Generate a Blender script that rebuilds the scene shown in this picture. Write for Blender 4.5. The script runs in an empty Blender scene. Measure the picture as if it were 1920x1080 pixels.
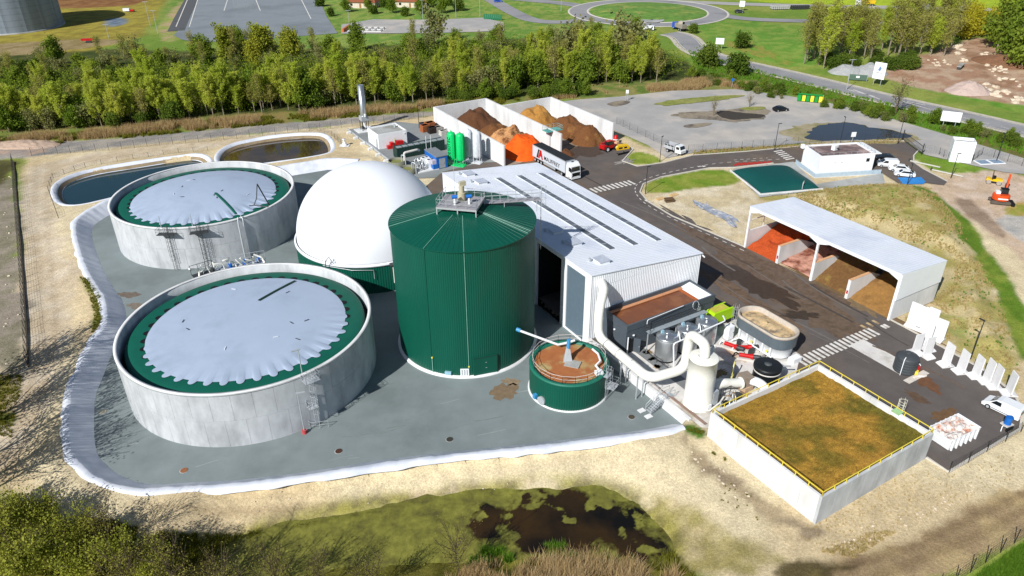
import bpy, bmesh, math, random
import numpy as np
from mathutils import Vector, Matrix
random.seed(7); np.random.seed(7)
scene = bpy.context.scene
COL = scene.collection

# ------------------------------------------------------------------ camera, sky, sun, exposure
CAM_H, F_PX, PITCH, ROLL = 62.0, 1390.2, math.radians(29.714), math.radians(-0.427)
_cp, _sp = math.cos(PITCH), math.sin(PITCH)
_fw = Vector((0, _cp, -_sp)); _r = Vector((1, 0, 0)); _u = Vector((0, _sp, _cp))
_R = _r * math.cos(ROLL) + _u * math.sin(ROLL); _U = _u * math.cos(ROLL) - _r * math.sin(ROLL)
cam_d = bpy.data.cameras.new('camera'); cam_d.sensor_width = 36.0; cam_d.lens = F_PX / 1920 * 36
cam_d.clip_start = 1.0; cam_d.clip_end = 12000
cam = bpy.data.objects.new('camera', cam_d); COL.objects.link(cam)
cam.matrix_world = Matrix(((_R.x, _U.x, -_fw.x, 0), (_R.y, _U.y, -_fw.y, 0), (_R.z, _U.z, -_fw.z, CAM_H), (0, 0, 0, 1)))
scene.camera = cam

SUN_EL, SUN_AZ = math.radians(37.5), math.radians(54.0)       # shadows run towards SUN_AZ (counter-clockwise from +X)
world = bpy.data.worlds.new('World'); scene.world = world; world.use_nodes = True
wn = world.node_tree.nodes; wl = world.node_tree.links
bg = wn['Background']
sky = wn.new('ShaderNodeTexSky'); sky.sky_type = 'NISHITA'; sky.sun_disc = False
sky.sun_elevation = SUN_EL
_sd = Vector((-math.cos(SUN_AZ), -math.sin(SUN_AZ)))          # horizontal direction towards the sun
sky.sun_rotation = math.atan2(_sd.x, _sd.y) % (2 * math.pi)
sky.altitude = 50; sky.air_density = 1.0; sky.dust_density = 0.6; sky.ozone_density = 1.0
wl.new(sky.outputs[0], bg.inputs[0]); bg.inputs[1].default_value = 0.06
sun_d = bpy.data.lights.new('sun', 'SUN'); sun_d.energy = 4.6; sun_d.angle = math.radians(0.53); sun_d.color = (1.0, 0.975, 0.93)
sun = bpy.data.objects.new('sun', sun_d); COL.objects.link(sun)
_ld = Vector((math.cos(SUN_AZ) * math.cos(SUN_EL), math.sin(SUN_AZ) * math.cos(SUN_EL), -math.sin(SUN_EL)))
sun.rotation_euler = _ld.to_track_quat('-Z', 'Y').to_euler(); sun.location = (-60, -60, 120)
vs = scene.view_settings
vs.view_transform = 'Standard'; vs.look = 'None'; vs.exposure = 0.35; vs.gamma = 1.0; vs.use_curve_mapping = False

# ------------------------------------------------------------------ frames
def gp(x, y, z=1.3):
    """survey: where the line of sight through pixel (x, y) of the 1920 px photo meets the level z"""
    d = _fw + _R * ((x - 960) / F_PX) - _U * ((y - 540) / F_PX)
    t = (z - CAM_H) / d.z
    return Vector((d.x * t, d.y * t, z))
TH = math.radians(30.8); CU, SU = math.cos(TH), math.sin(TH)
def S(u, v, z=1.3): return Vector((u * CU - v * SU, u * SU + v * CU, z))     # site frame -> world
def UV(p): return (p.x * CU + p.y * SU, -p.x * SU + p.y * CU)
ZY = 1.3                                                                   # level of the yard

# ------------------------------------------------------------------ mesh helpers
class MB:
    def __init__(s): s.v = []; s.f = []; s.sm = []
    def add(s, vs_, fs, smooth=False):
        o = len(s.v); s.v += [tuple(q) for q in vs_]; s.f += [[i + o for i in f] for f in fs]; s.sm += [smooth] * len(fs); return s
    def box(s, x0, x1, y0, y1, z0, z1):
        return s.add([(x0, y0, z0), (x1, y0, z0), (x1, y1, z0), (x0, y1, z0), (x0, y0, z1), (x1, y0, z1), (x1, y1, z1), (x0, y1, z1)],
                     [(0, 3, 2, 1), (4, 5, 6, 7), (0, 1, 5, 4), (1, 2, 6, 5), (2, 3, 7, 6), (3, 0, 4, 7)])
    def cbox(s, cx, cy, cz, sx, sy, sz, rz=0.0):
        c, n = math.cos(rz), math.sin(rz); vs_ = []
        for z in (-sz / 2, sz / 2):
            for x, y in ((-sx / 2, -sy / 2), (sx / 2, -sy / 2), (sx / 2, sy / 2), (-sx / 2, sy / 2)):
                vs_.append((cx + x * c - y * n, cy + x * n + y * c, cz + z))
        return s.add(vs_, [(0, 3, 2, 1), (4, 5, 6, 7), (0, 1, 5, 4), (1, 2, 6, 5), (2, 3, 7, 6), (3, 0, 4, 7)])
    def bar(s, a, b, w=0.06, h=None):
        """square bar from a to b"""
        return s.tube([a, b], w / 2 * 1.2, 4)
    def tube(s, pts, r, n=8, caps=True, smooth=True):
        pts = [Vector(p) for p in pts]; m = len(pts); rs = r if isinstance(r, (list, tuple)) else [r] * m
        ring = []; t0 = (pts[1] - pts[0]).normalized(); ax = Vector((0, 0, 1)) if abs(t0.z) < 0.9 else Vector((1, 0, 0))
        nx = t0.cross(ax).normalized(); vs_ = []
        for i, p in enumerate(pts):
            t = (pts[min(i + 1, m - 1)] - pts[max(i - 1, 0)])
            if t.length < 1e-9: t = t0
            t.normalize(); nx = (nx - t * nx.dot(t))
            if nx.length < 1e-6: nx = t.orthogonal()
            nx.normalize(); ny = t.cross(nx)
            for k in range(n):
                a = 2 * math.pi * k / n + math.pi / 4
                vs_.append(p + (nx * math.cos(a) + ny * math.sin(a)) * rs[i])
        fs = [(i * n + k, i * n + (k + 1) % n, (i + 1) * n + (k + 1) % n, (i + 1) * n + k) for i in range(m - 1) for k in range(n)]
        s.add(vs_, fs, smooth and n > 4)
        if caps:
            s.add(vs_[:n], [tuple(reversed(range(n)))]); s.add(vs_[-n:], [tuple(range(n))])
        return s
    def lathe(s, prof, n=32, cx=0, cy=0, a0=0, a1=2 * math.pi, smooth=True):
        full = abs(a1 - a0 - 2 * math.pi) < 1e-6; m = n if full else n + 1; vs_ = []
        for r, z in prof:
            for k in range(m):
                a = a0 + (a1 - a0) * k / n; vs_.append((cx + r * math.cos(a), cy + r * math.sin(a), z))
        fs = []
        for i in range(len(prof) - 1):
            for k in range(n):
                k2 = (k + 1) % m; fs.append((i * m + k, i * m + k2, (i + 1) * m + k2, (i + 1) * m + k))
        return s.add(vs_, fs, smooth)
    def cyl(s, cx, cy, z0, z1, r, n=24, smooth=True):
        s.lathe([(r, z0), (r, z1)], n, cx, cy, smooth=smooth)
        top = [(cx + r * math.cos(2 * math.pi * k / n), cy + r * math.sin(2 * math.pi * k / n)) for k in range(n)]
        s.add([(x, y, z1) for x, y in top], [tuple(range(n))]); return s.add([(x, y, z0) for x, y in top], [tuple(reversed(range(n)))])
    def prism(s, poly, z0, z1):
        n = len(poly); a = [(p[0], p[1], z0) for p in poly] + [(p[0], p[1], z1) for p in poly]
        return s.add(a, [tuple(reversed(range(n))), tuple(range(n, 2 * n))] + [(k, (k + 1) % n, n + (k + 1) % n, n + k) for k in range(n)])
    def xprism(s, prof, y0, y1, inset=0.0, smooth=False):
        """profile in x-z extruded along y"""
        n = len(prof); a = [(p[0], y0, p[1]) for p in prof] + [(p[0], y1, p[1]) for p in prof]
        return s.add(a, [tuple(range(n)), tuple(reversed(range(n, 2 * n)))] + [((k + 1) % n, k, n + k, n + (k + 1) % n) for k in range(n)], smooth)
    def quad(s, a, b, c, d): return s.add([a, b, c, d], [(0, 1, 2, 3)])
    def build(s, name, mat, parent=None, loc=None, rz=None):
        me = bpy.data.meshes.new(name); me.from_pydata(s.v, [], s.f)
        if any(s.sm): me.polygons.foreach_set('use_smooth', s.sm)
        if mat is not None: me.materials.append(mat)
        me.update(); return link(name, me, parent, loc, rz)
def link(name, data, parent=None, loc=None, rz=None):
    o = bpy.data.objects.new(name, data); COL.objects.link(o)
    if parent is not None: o.parent = parent
    if loc is not None: o.location = loc
    if rz is not None: o.rotation_euler = (0, 0, rz)
    return o
def tag(o, label=None, cat=None, group=None, kind=None):
    if label: o['label'] = label
    if cat: o['category'] = cat
    if group: o['group'] = group
    if kind: o['kind'] = kind
    return o
def T(name, label, cat, loc=(0, 0, 0), rz=TH, group=None):
    o = bpy.data.objects.new(name, None); o.empty_display_size = 0.2; COL.objects.link(o)
    o.location = loc; o.rotation_euler = (0, 0, rz); return tag(o, label, cat, group)
def children(o): return [c for c in bpy.data.objects if c.parent == o]
def copy_tree(o, kids, parent=None):
    c = o.copy(); COL.objects.link(c); c.parent = parent
    for k, sub in kids: copy_tree(k, sub, c)
    return c
def tree_of(o): return [(c, tree_of(c)) for c in o.children]
def rail_run(mb, pts, h=1.05, r=0.025, step=1.6, mid=True, knee=None):
    """guard rail along a polyline: posts, hand rail, mid rail"""
    for a, b in zip(pts[:-1], pts[1:]):
        a = Vector(a); b = Vector(b); n = max(1, round((b - a).length / step))
        for k in range(n + 1):
            p = a.lerp(b, k / n); mb.tube([p, p + Vector((0, 0, h))], r, 4)
        z = Vector((0, 0, h)); mb.tube([a + z, b + z], r, 4)
        if mid: z = Vector((0, 0, h * .52)); mb.tube([a + z, b + z], r * .8, 4)

# ------------------------------------------------------------------ materials
def lin(c):
    if isinstance(c, str): c = tuple(int(c[i:i + 2], 16) / 255 for i in (1, 3, 5))
    return tuple(x / 12.92 if x <= .04045 else ((x + .055) / 1.055) ** 2.4 for x in c)
MATS = {}
def mat(name, c, rough=0.7, metal=0.0, var=0.18, scale=1.5, c2=None, amt2=0.5, scale2=0.3, streak=0.0, bump=0.0, bscale=12.0, spec=0.3, world_co=False):
    if name in MATS: return MATS[name]
    m = bpy.data.materials.new(name); m.use_nodes = True; nt = m.node_tree; N = nt.nodes; L = nt.links
    b = N['Principled BSDF']; col = lin(c)
    b.inputs['Roughness'].default_value = rough; b.inputs['Metallic'].default_value = metal
    b.inputs['Specular IOR Level'].default_value = spec
    tc = N.new('ShaderNodeTexCoord'); pos = N.new('ShaderNodeNewGeometry').outputs['Position'] if world_co else tc.outputs['Object']
    mp = N.new('ShaderNodeMapping'); L.new(pos, mp.inputs[0])
    if streak: mp.inputs['Scale'].default_value = (1, 1, 1 - streak)
    nz = N.new('ShaderNodeTexNoise'); nz.inputs['Scale'].default_value = scale; nz.inputs['Detail'].default_value = 6; nz.inputs['Roughness'].default_value = .62
    L.new(mp.outputs[0], nz.inputs['Vector'])
    mr = N.new('ShaderNodeMapRange'); mr.inputs[1].default_value = .25; mr.inputs[2].default_value = .75; mr.inputs[3].default_value = 1 - var; mr.inputs[4].default_value = 1 + var * .6
    L.new(nz.outputs[0], mr.inputs[0])
    src = None
    base = N.new('ShaderNodeRGB'); base.outputs[0].default_value = (*col, 1); src = base.outputs[0]
    if c2 is not None:
        n2 = N.new('ShaderNodeTexNoise'); n2.inputs['Scale'].default_value = scale2; n2.inputs['Detail'].default_value = 7; n2.inputs['Roughness'].default_value = .6
        L.new(mp.outputs[0], n2.inputs['Vector'])
        cr = N.new('ShaderNodeMapRange'); cr.inputs[1].default_value = .62 - .3 * amt2; cr.inputs[2].default_value = .78 - .3 * amt2; L.new(n2.outputs[0], cr.inputs[0])
        mx = N.new('ShaderNodeMix'); mx.data_type = 'RGBA'; L.new(cr.outputs[0], mx.inputs[0]); L.new(src, mx.inputs[6]); mx.inputs[7].default_value = (*lin(c2), 1); src = mx.outputs[2]
    mu = N.new('ShaderNodeMix'); mu.data_type = 'RGBA'; mu.blend_type = 'MULTIPLY'; mu.inputs[0].default_value = 1
    L.new(src, mu.inputs[6]); L.new(mr.outputs[0], mu.inputs[7]); L.new(mu.outputs[2], b.inputs['Base Color'])
    if bump:
        nb = N.new('ShaderNodeTexNoise'); nb.inputs['Scale'].default_value = bscale; nb.inputs['Detail'].default_value = 4; L.new(tc.outputs['Object'], nb.inputs['Vector'])
        bp = N.new('ShaderNodeBump'); bp.inputs['Strength'].default_value = bump; bp.inputs['Distance'].default_value = .15; L.new(nb.outputs[0], bp.inputs['Height']); L.new(bp.outputs[0], b.inputs['Normal'])
    MATS[name] = m; return m
def leaf_mat(name, c, c2, rnd=0.35, transl=0.35):
    m = bpy.data.materials.new(name); m.use_nodes = True; nt = m.node_tree; N = nt.nodes; L = nt.links
    for n in list(N): N.remove(n)
    out = N.new('ShaderNodeOutputMaterial'); df = N.new('ShaderNodeBsdfDiffuse'); tr = N.new('ShaderNodeBsdfTranslucent'); ms = N.new('ShaderNodeMixShader')
    oi = N.new('ShaderNodeObjectInfo'); tc = N.new('ShaderNodeTexCoord'); nz = N.new('ShaderNodeTexNoise'); nz.inputs['Scale'].default_value = .9; nz.inputs['Detail'].default_value = 5
    L.new(tc.outputs['Object'], nz.inputs['Vector'])
    ad = N.new('ShaderNodeMath'); ad.operation = 'MULTIPLY_ADD'; L.new(oi.outputs['Random'], ad.inputs[0]); ad.inputs[1].default_value = rnd * 2; L.new(nz.outputs[0], ad.inputs[2])
    mr = N.new('ShaderNodeMapRange'); mr.inputs[1].default_value = .3; mr.inputs[2].default_value = .7 + rnd * 2; L.new(ad.outputs[0], mr.inputs[0])
    mx = N.new('ShaderNodeMix'); mx.data_type = 'RGBA'; mx.inputs[6].default_value = (*lin(c), 1); mx.inputs[7].default_value = (*lin(c2), 1); L.new(mr.outputs[0], mx.inputs[0])
    L.new(mx.outputs[2], df.inputs[0]); L.new(mx.outputs[2], tr.inputs[0]); ms.inputs[0].default_value = transl
    L.new(df.outputs[0], ms.inputs[1]); L.new(tr.outputs[0], ms.inputs[2]); L.new(ms.outputs[0], out.inputs[0])
    MATS[name] = m; return m
conc = mat('pale_concrete', '#b9bdc1', .85, var=.2, scale=.9, c2='#a2a6aa', amt2=.5, scale2=.25, streak=.55, bump=.05, world_co=True)
conc_d = mat('grey_concrete', '#a5a7a5', .9, var=.22, scale=.8, c2='#85867f', amt2=.5, scale2=.2, bump=.1, world_co=True)
conc_w = mat('white_concrete', '#d6d7d8', .85, var=.1, scale=1.2, c2='#bfc0c0', amt2=.4, scale2=.3, streak=.6, world_co=True)
slab_m = mat('slab_concrete', '#cfccc8', .9, var=.16, scale=.6, c2='#a8a196', amt2=.42, scale2=.25, bump=.08, world_co=True)
white = mat('white_paint', '#e4e7ea', .45, var=.05, scale=1.0)
white_c = mat('white_cladding', '#e9edf3', .42, var=.05, scale=.4)
roof_w = mat('white_roof_sheet', '#d6dbe4', .38, var=.06, scale=.25, c2='#c4cbd8', amt2=.4, scale2=.12)
greyclad = mat('slate_grey_cladding', '#4a525a', .5, var=.08)
bluegrey = mat('blue_grey_panel', '#5c6d7a', .5, var=.08)
black = mat('black_rubber', '#121315', .75, var=.2)
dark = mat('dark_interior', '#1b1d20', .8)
steel = mat('galvanised_steel', '#b9bfc4', .45, .35, var=.15, scale=4)
steel_d = mat('dark_steel', '#4b4e50', .5, .5, var=.15)
inox = mat('stainless_steel', '#c3c7c9', .3, .85, var=.1, scale=1.2, streak=.8)
green_t = mat('green_cladding', '#094d3e', .4, var=.10, scale=.5, streak=.85, c2='#0a5141', amt2=.3, scale2=.3, world_co=True)
green_m = mat('green_membrane', '#0a5747', .55, var=.12, scale=.6)
green_dk = mat('dark_green_paint', '#1f3d33', .5)
membrane = mat('pale_blue_membrane', '#a1afc4', .5, var=.05, scale=.35, c2='#98a6ba', amt2=.4, scale2=.2)
dome_m = mat('white_dome_membrane', '#dfe3ea', .5, var=.03, scale=.3)
pvc = mat('cream_pvc_duct', '#e1e0d8', .45, var=.07, scale=1.0)
yellow = mat('yellow_paint', '#e2cf4a', .5, var=.08)
red = mat('red_paint', '#b81a1c', .4, var=.08)
orange = mat('orange_paint', '#cf4a18', .42, var=.08)
blue = mat('blue_paint', '#1d63b4', .4, var=.08)
limeg = mat('lime_green_paint', '#a3d01c', .42, var=.06)
glass = mat('dark_glass', '#1a2126', .08, var=.02, spec=.7)
tyre_m = mat('tyre_rubber', '#1c1c1d', .85)
asph = mat('yard_asphalt', '#5d5754', .9, var=.2, scale=.35, c2='#6b5d51', amt2=.5, scale2=.045, bump=.15, bscale=6, world_co=True)
asph_old = mat('old_grey_asphalt', '#a09e9c', .92, var=.14, scale=.2, c2='#b1aaa1', amt2=.5, scale2=.05, bump=.1, bscale=5)
asph_far = mat('far_road_asphalt', '#8d8d8f', .92, var=.1, scale=.2, c2='#7c7c80', amt2=.45, scale2=.06)
asph_lot = mat('far_lot_asphalt', '#7d848a', .92, var=.08, scale=.15, c2='#70777c', amt2=.45, scale2=.04)
floor_m = mat('retention_floor', '#798384', .85, var=.14, scale=.3, c2='#6d7677', amt2=.5, scale2=.07, bump=.06, bscale=3, world_co=True)
paint_w = mat('road_paint_white', '#d9d6d0', .8, var=.25, scale=3, c2='#a69d92', amt2=.35, scale2=1.2)
paint_r = mat('road_paint_red', '#a83028', .8, var=.2, scale=3)
paint_b = mat('road_paint_blue', '#2f7fc4', .8, var=.12, scale=1.5)
kerb_m = mat('kerb_concrete', '#c2bdb3', .9, var=.15, scale=2)
liner_m = mat('white_geomembrane', '#d5d9e2', .5, var=.1, scale=.5, c2='#bfc5d2', amt2=.4, scale2=.2, world_co=True)
water_m = mat('lagoon_water_teal', '#123038', .06, var=.15, scale=.2, spec=.5)
water_b = mat('lagoon_water_brown', '#3a3024', .06, var=.2, scale=.2, c2='#4a3a1e', amt2=.5, scale2=.1, spec=.5)
water_g = mat('puddle_water', '#2c3038', .05, var=.15, scale=.2, spec=.5)
rusty = mat('rusty_water', '#6d3a18', .2, var=.2, scale=.6, c2='#7d4a24', amt2=.4, scale2=.3)
bark = mat('pale_bark', '#8c8272', .9, var=.3, scale=3)
bark_d = mat('dark_bark', '#4d4235', .9, var=.3, scale=3)
wood = mat('timber', '#9a7346', .85, var=.25, scale=3)

# ------------------------------------------------------------------ terrain: one sheet to the horizon
_tab = np.random.RandomState(3).rand(256, 256)
def vnoise(x, y, s=0):
    x = np.asarray(x, float) + s * 17.3; y = np.asarray(y, float) + s * 9.1
    xi = np.floor(x).astype(int); yi = np.floor(y).astype(int); fx = x - xi; fy = y - yi
    fx = fx * fx * (3 - 2 * fx); fy = fy * fy * (3 - 2 * fy)
    a = _tab[xi & 255, yi & 255]; b = _tab[(xi + 1) & 255, yi & 255]; c = _tab[xi & 255, (yi + 1) & 255]; d = _tab[(xi + 1) & 255, (yi + 1) & 255]
    return (a * (1 - fx) + b * fx) * (1 - fy) + (c * (1 - fx) + d * fx) * fy
def fbm(x, y, sc, o=4, s=0):
    r = 0; amp = .5; tot = 0
    for k in range(o): r = r + amp * vnoise(x / sc, y / sc, s + k); tot += amp; amp *= .5; sc *= .5
    return r / tot
def sstep(t): t = np.clip(t, 0, 1); return t * t * (3 - 2 * t)
def seg_dist(X, Y, pts, closed=False):
    d = np.full(X.shape, 1e9); n = len(pts)
    for i in range(n if closed else n - 1):
        ax, ay = pts[i][:2]; bx, by = pts[(i + 1) % n][:2]; ex, ey = bx - ax, by - ay; l2 = ex * ex + ey * ey + 1e-12
        t = np.clip(((X - ax) * ex + (Y - ay) * ey) / l2, 0, 1); d = np.minimum(d, np.hypot(X - ax - t * ex, Y - ay - t * ey))
    return d
def inside(X, Y, pts):
    r = np.zeros(X.shape, bool); n = len(pts)
    for i in range(n):
        ax, ay = pts[i][:2]; bx, by = pts[(i + 1) % n][:2]
        if ay == by: continue
        r ^= ((ay > Y) != (by > Y)) & (X < (bx - ax) * (Y - ay) / (by - ay) + ax)
    return r
def sdist(X, Y, pts, margin=14):
    """signed distance, positive inside; only near the polygon"""
    P = np.array([p[:2] for p in pts]); out = np.full(X.shape, -1e3)
    m = (X > P[:, 0].min() - margin) & (X < P[:, 0].max() + margin) & (Y > P[:, 1].min() - margin) & (Y < P[:, 1].max() + margin)
    if m.any():
        d = seg_dist(X[m], Y[m], pts, True); out[m] = np.where(inside(X[m], Y[m], pts), d, -d)
    return out
def PX(l, z=1.2): return [gp(x, y, z) for x, y in l]
def smooth_poly(pts, it=2, closed=True):
    pts = [Vector(p) for p in pts]
    for _ in range(it):
        q = []; n = len(pts)
        if not closed: q.append(pts[0])
        for i in range(n if closed else n - 1):
            a, b = pts[i], pts[(i + 1) % n]; q += [a.lerp(b, .25), a.lerp(b, .75)]
        if not closed: q.append(pts[-1])
        pts = q
    return pts
ZC = 1.75                                                   # crest of the earth bund
crest_px = [(673, 299), (622, 296), (583, 302), (533, 310), (400, 335), (290, 350), (210, 370), (162, 395), (140, 412), (136, 432), (145, 470), (155, 500), (178, 540), (192, 560),
            (197, 605), (185, 622), (165, 647), (147, 690), (127, 730), (122, 790), (122, 825), (127, 855), (155, 885), (180, 902), (220, 917), (270, 922), (325, 917), (410, 914), (480, 907), (567, 896),
            (655, 882), (730, 870), (855, 855), (960, 845), (1060, 834), (1135, 824), (1235, 812), (1290, 800)]
CREST = smooth_poly([gp(x, y, ZC) for x, y in crest_px], 1, False)
RET = CREST + [S(56.2, 51.5), S(56.2, 72.3), S(56.6, 120), S(58, 150), S(60.8, 156)]
lag1 = smooth_poly([gp(x, y, 1.5) for x, y in ((95, 358), (108, 337), (160, 318), (250, 303), (335, 291), (372, 287), (393, 294), (398, 306), (380, 318), (300, 345), (205, 372), (140, 386), (108, 382))], 2)
lag2 = smooth_poly([gp(x, y, 1.5) for x, y in ((402, 296), (415, 277), (450, 264), (520, 252), (585, 248), (612, 251), (626, 266), (626, 283), (600, 291), (520, 303), (440, 312), (410, 308))], 2)
pond = smooth_poly([gp(x, y, -.9) for x, y in ((400, 1040), (470, 1000), (600, 968), (750, 940), (880, 926), (1000, 915), (1120, 912), (1190, 940), (1245, 985), (1265, 1020), (1245, 1075), (1050, 1060), (900, 1050), (760, 1050), (640, 1065), (500, 1090), (400, 1100))], 2)
yard_px = [(795, 352), (830, 322), (900, 305), (1000, 300), (1050, 270), (1150, 262), (1178, 272), (1187, 280), (1167, 302), (1195, 312), (1246, 305), (1300, 291), (1400, 284), (1460, 278), (1520, 272), (1600, 264), (1695, 264), (1722, 282),
           (1713, 292), (1713, 304), (1730, 316), (1776, 340), (1770, 347), (1738, 343), (1690, 347), (1655, 325), (1500, 303), (1450, 306), (1378, 314), (1330, 315), (1240, 332), (1206, 345), (1200, 360), (1215, 378), (1260, 405), (1396, 463), (1670, 600), (1765, 650),
           (1850, 697), (1900, 737), (1918, 770), (1912, 805), (1779, 885), (1737, 858), (1640, 830), (1400, 830)]
YARD = [gp(x, y, ZY) for x, y in yard_px] + [S(56.4, 50), S(56.4, 72.2), S(56.4, 119), S(62, 140)]
PARK = [gp(x, y, ZY) for x, y in [(1035, 192), (1090, 186), (1160, 181), (1260, 170), (1380, 167), (1480, 180), (1560, 194), (1650, 216), (1760, 248), (1840, 272), (1925, 298), (1960, 330), (1880, 322), (1735, 290), (1700, 264), (1640, 266), (1560, 262), (1500, 268), (1420, 276), (1340, 280), (1300, 286), (1250, 296), (1215, 272), (1160, 248), (1090, 214)]]
GAS = [S(60.8, 156), S(60.8, 187), S(75, 186.5), S(82, 178), S(82, 141.5), S(72, 140), S(62, 145)]

def axis(lo, a, b, hi, s, g):
    x = list(np.arange(a, b, s)); st = s; p = b
    while p < hi: x.append(p); st = s * (1 + (p - b) / g); p += st
    left = []; p = a - s
    while p > lo: left.append(p); p -= s * (1 + (a - p) / g)
    return left[::-1] + x
xs = np.array([-7000, -2500, -1100, -600, -420] + axis(-340, -66, 80, 360, .56, 62) + [430, 620, 1100, 2500, 7000], float)
ys = [-6000, -1500, -400, -120, -30, 5]; y_ = 18
while y_ < 480: ys.append(y_); y_ += .5 * max(1, y_ / 80)
ys = np.array(ys + [510, 560, 650, 900, 1500, 3000, 8000], float)
GX, GY = np.meshgrid(xs, ys)
wx = (fbm(GX, GY, 6, 3, 1) - .5); wy = fbm(GX, GY, 2.2, 3, 5) - .5
Z = 1.15 + (fbm(GX, GY, 9, 4, 2) - .5) * .35
crest2 = [p for p in CREST]
dcr = seg_dist(GX, GY, crest2); inret = inside(GX, GY, RET)
Zb = Z + (1.7 - Z) * sstep(1 - (dcr - .8) / 5.5)
Zin = -.2 + 1.85 * sstep(1 - dcr / 3.0)
Z = np.where(inret, Zin, Zb)
# outer ditch pond
dp = sdist(GX, GY, pond, 25)
Z = np.where(inret, Z, np.minimum(Z, np.where(dp > 0, -.96 - .5 * sstep(dp / 1.5) + (wx + wy) * .5 * sstep(1 - dp / 2), -.95 + np.maximum(-dp, 0) * .36 + wx * .7 + wy * .35)))
for lg in (lag1, lag2):
    d = sdist(GX, GY, lg, 8); Z = np.where(d > -3, np.where(d > 0, 1.45 - 2.6 * sstep(d / 3), Z + (1.45 - Z) * sstep(1 + d / 3)), Z)
# flat ground under paving
for pg in (YARD, PARK, GAS):
    d = sdist(GX, GY, pg, 5); Z = np.where(d > -2.5, Z + (1.18 - Z) * sstep((d + 2.5) / 2.2), Z)
mound = PX([(1480, 372), (1545, 352), (1660, 345), (1745, 352), (1800, 420), (1870, 550), (1910, 690), (1850, 670), (1765, 575), (1800, 500), (1770, 470)])
dm = sdist(GX, GY, smooth_poly(mound, 1), 6); Z = Z + 1.3 * sstep((dm + 1) / 6) * (dm > -1)
Z = Z + np.where(sdist(GX, GY, mound, 2) > 0, (fbm(GX, GY, 1.3, 3, 8) - .5) * .35, 0)
_u = GX * CU + GY * SU; _v = -GX * SU + GY * CU
Z = np.where(inret, Zin, Z); Z = np.where((_u > 55.5) & (_u < 57.3) & (_v > 51.8) & (_v < 122), -.25, Z)
far = GY > 520; Z = np.where(far, 1.1, Z)
Z = np.where((GY > 185) & (~inret), np.minimum(Z, 1.26), Z)

def rgb(c): return np.array(lin(c))
C = np.zeros(GX.shape + (3,)); n1 = fbm(GX, GY, 14, 4, 11)[..., None]; n2 = fbm(GX, GY, 3.2, 4, 21)[..., None]; n3 = fbm(GX, GY, 1.1, 3, 31)[..., None]
def mixc(a, b, n, lo=.38, hi=.62): t = sstep((n - lo) / (hi - lo)); return rgb(a) * (1 - t) + rgb(b) * t
C[:] = mixc('#6f8a38', '#8a9448', n1)
def zone(poly, a, b, soft=1.2, warp=2.0, n=None, z=1.2, px=True, k=1.0, it=1):
    pts = smooth_poly(PX(poly, z) if px else poly, it)
    d = sdist(GX, GY, pts, soft + warp + 6) + (wx * 1.2 + wy) * warp
    w = (sstep(d / soft + .5) * k)[..., None]
    global C
    C = C * (1 - w) + mixc(a, b, n2 if n is None else n) * w
# far: field, verges, tree-belt floor
zone([(1250, -40), (2200, -60), (2200, 20), (1300, 6)], '#a3b52e', '#93a832', 6, 3)
zone([(300, -60), (1300, -60), (1300, 60), (300, 110)], '#66883a', '#86954a', 5, 3)
zone([(-300, 60), (300, 100), (640, 90), (960, 70), (1180, 70), (1290, 110), (1330, 160), (1150, 175), (830, 190), (640, 215), (300, 235), (-300, 260)], '#3d4a22', '#57592f', 4, 4)
zone([(-200, 238), (200, 232), (420, 215), (640, 205), (830, 190), (980, 172), (1180, 168), (1180, 180), (1000, 188), (830, 205), (640, 222), (300, 250), (-200, 275)], '#8a7a4c', '#6f7a3c', 2, 2.5)
zone([(1010, 165), (1200, 150), (1330, 150), (1420, 160), (1420, 172), (1250, 172), (1100, 185), (1010, 190)], '#5f7434', '#8a8450', 2, 2)
zone([(-100, -40), (330, -40), (300, 20), (250, 90), (-100, 110)], '#a09440', '#8a7d3a', 4, 3)
zone([(60, -20), (280, -20), (280, 8), (140, 16), (60, 12)], '#7a5436', '#8f6a44', 3, 2)
zone([(-50, 85), (150, 72), (260, 75), (110, 98), (-50, 108)], '#9c8a66', '#8a7a52', 2, 2)
zone([(195, 35), (235, 32), (240, 45), (200, 52)], '#5a6c80', '#7e8890', 1.5, 1)
zone([(300, 40), (335, 5), (350, 0), (325, 60), (330, 80), (300, 75)], '#b09a78', '#8e9a50', 1.5, 1.5)
zone([(1120, 0), (1290, -2), (1420, 40), (1500, 50), (1560, 110), (1500, 130), (1400, 110), (1310, 70), (1290, 50)], '#648c36', '#7f9644', 4, 3)
zone([(1340, 75), (1400, 70), (1460, 105), (1500, 125), (1420, 110)], '#8f8a44', '#6a9036', 2, 3)
zone([(1650, 150), (1920, 210), (2100, 270), (2100, 220), (1900, 190), (1760, 165)], '#5f8e30', '#7c9640', 2, 2)
# rubble and gravel yard on the far right
zone([(1640, 140), (1700, 112), (1760, 95), (1820, 70), (1870, 75), (1900, 110), (2100, 160), (2100, 230), (1900, 195), (1800, 180), (1700, 160)], '#b79e86', '#a5826a', 2, 2.5)
zone([(1790, 75), (1850, 80), (1880, 125), (1920, 165), (1860, 165), (1830, 130)], '#b0927a', '#96755c', 1.5, 2)
zone([(1570, 122), (1660, 125), (1660, 145), (1575, 142)], '#a6a8a6', '#bcb8b0', 1.5, 1)
zone([(1290, 90), (1450, 128), (1600, 168), (1760, 210), (1960, 268), (1960, 310), (1830, 272), (1700, 230), (1560, 190), (1400, 158), (1330, 150), (1300, 120)], '#5a7a2e', '#6f6a3c', 2, 2)
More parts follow.
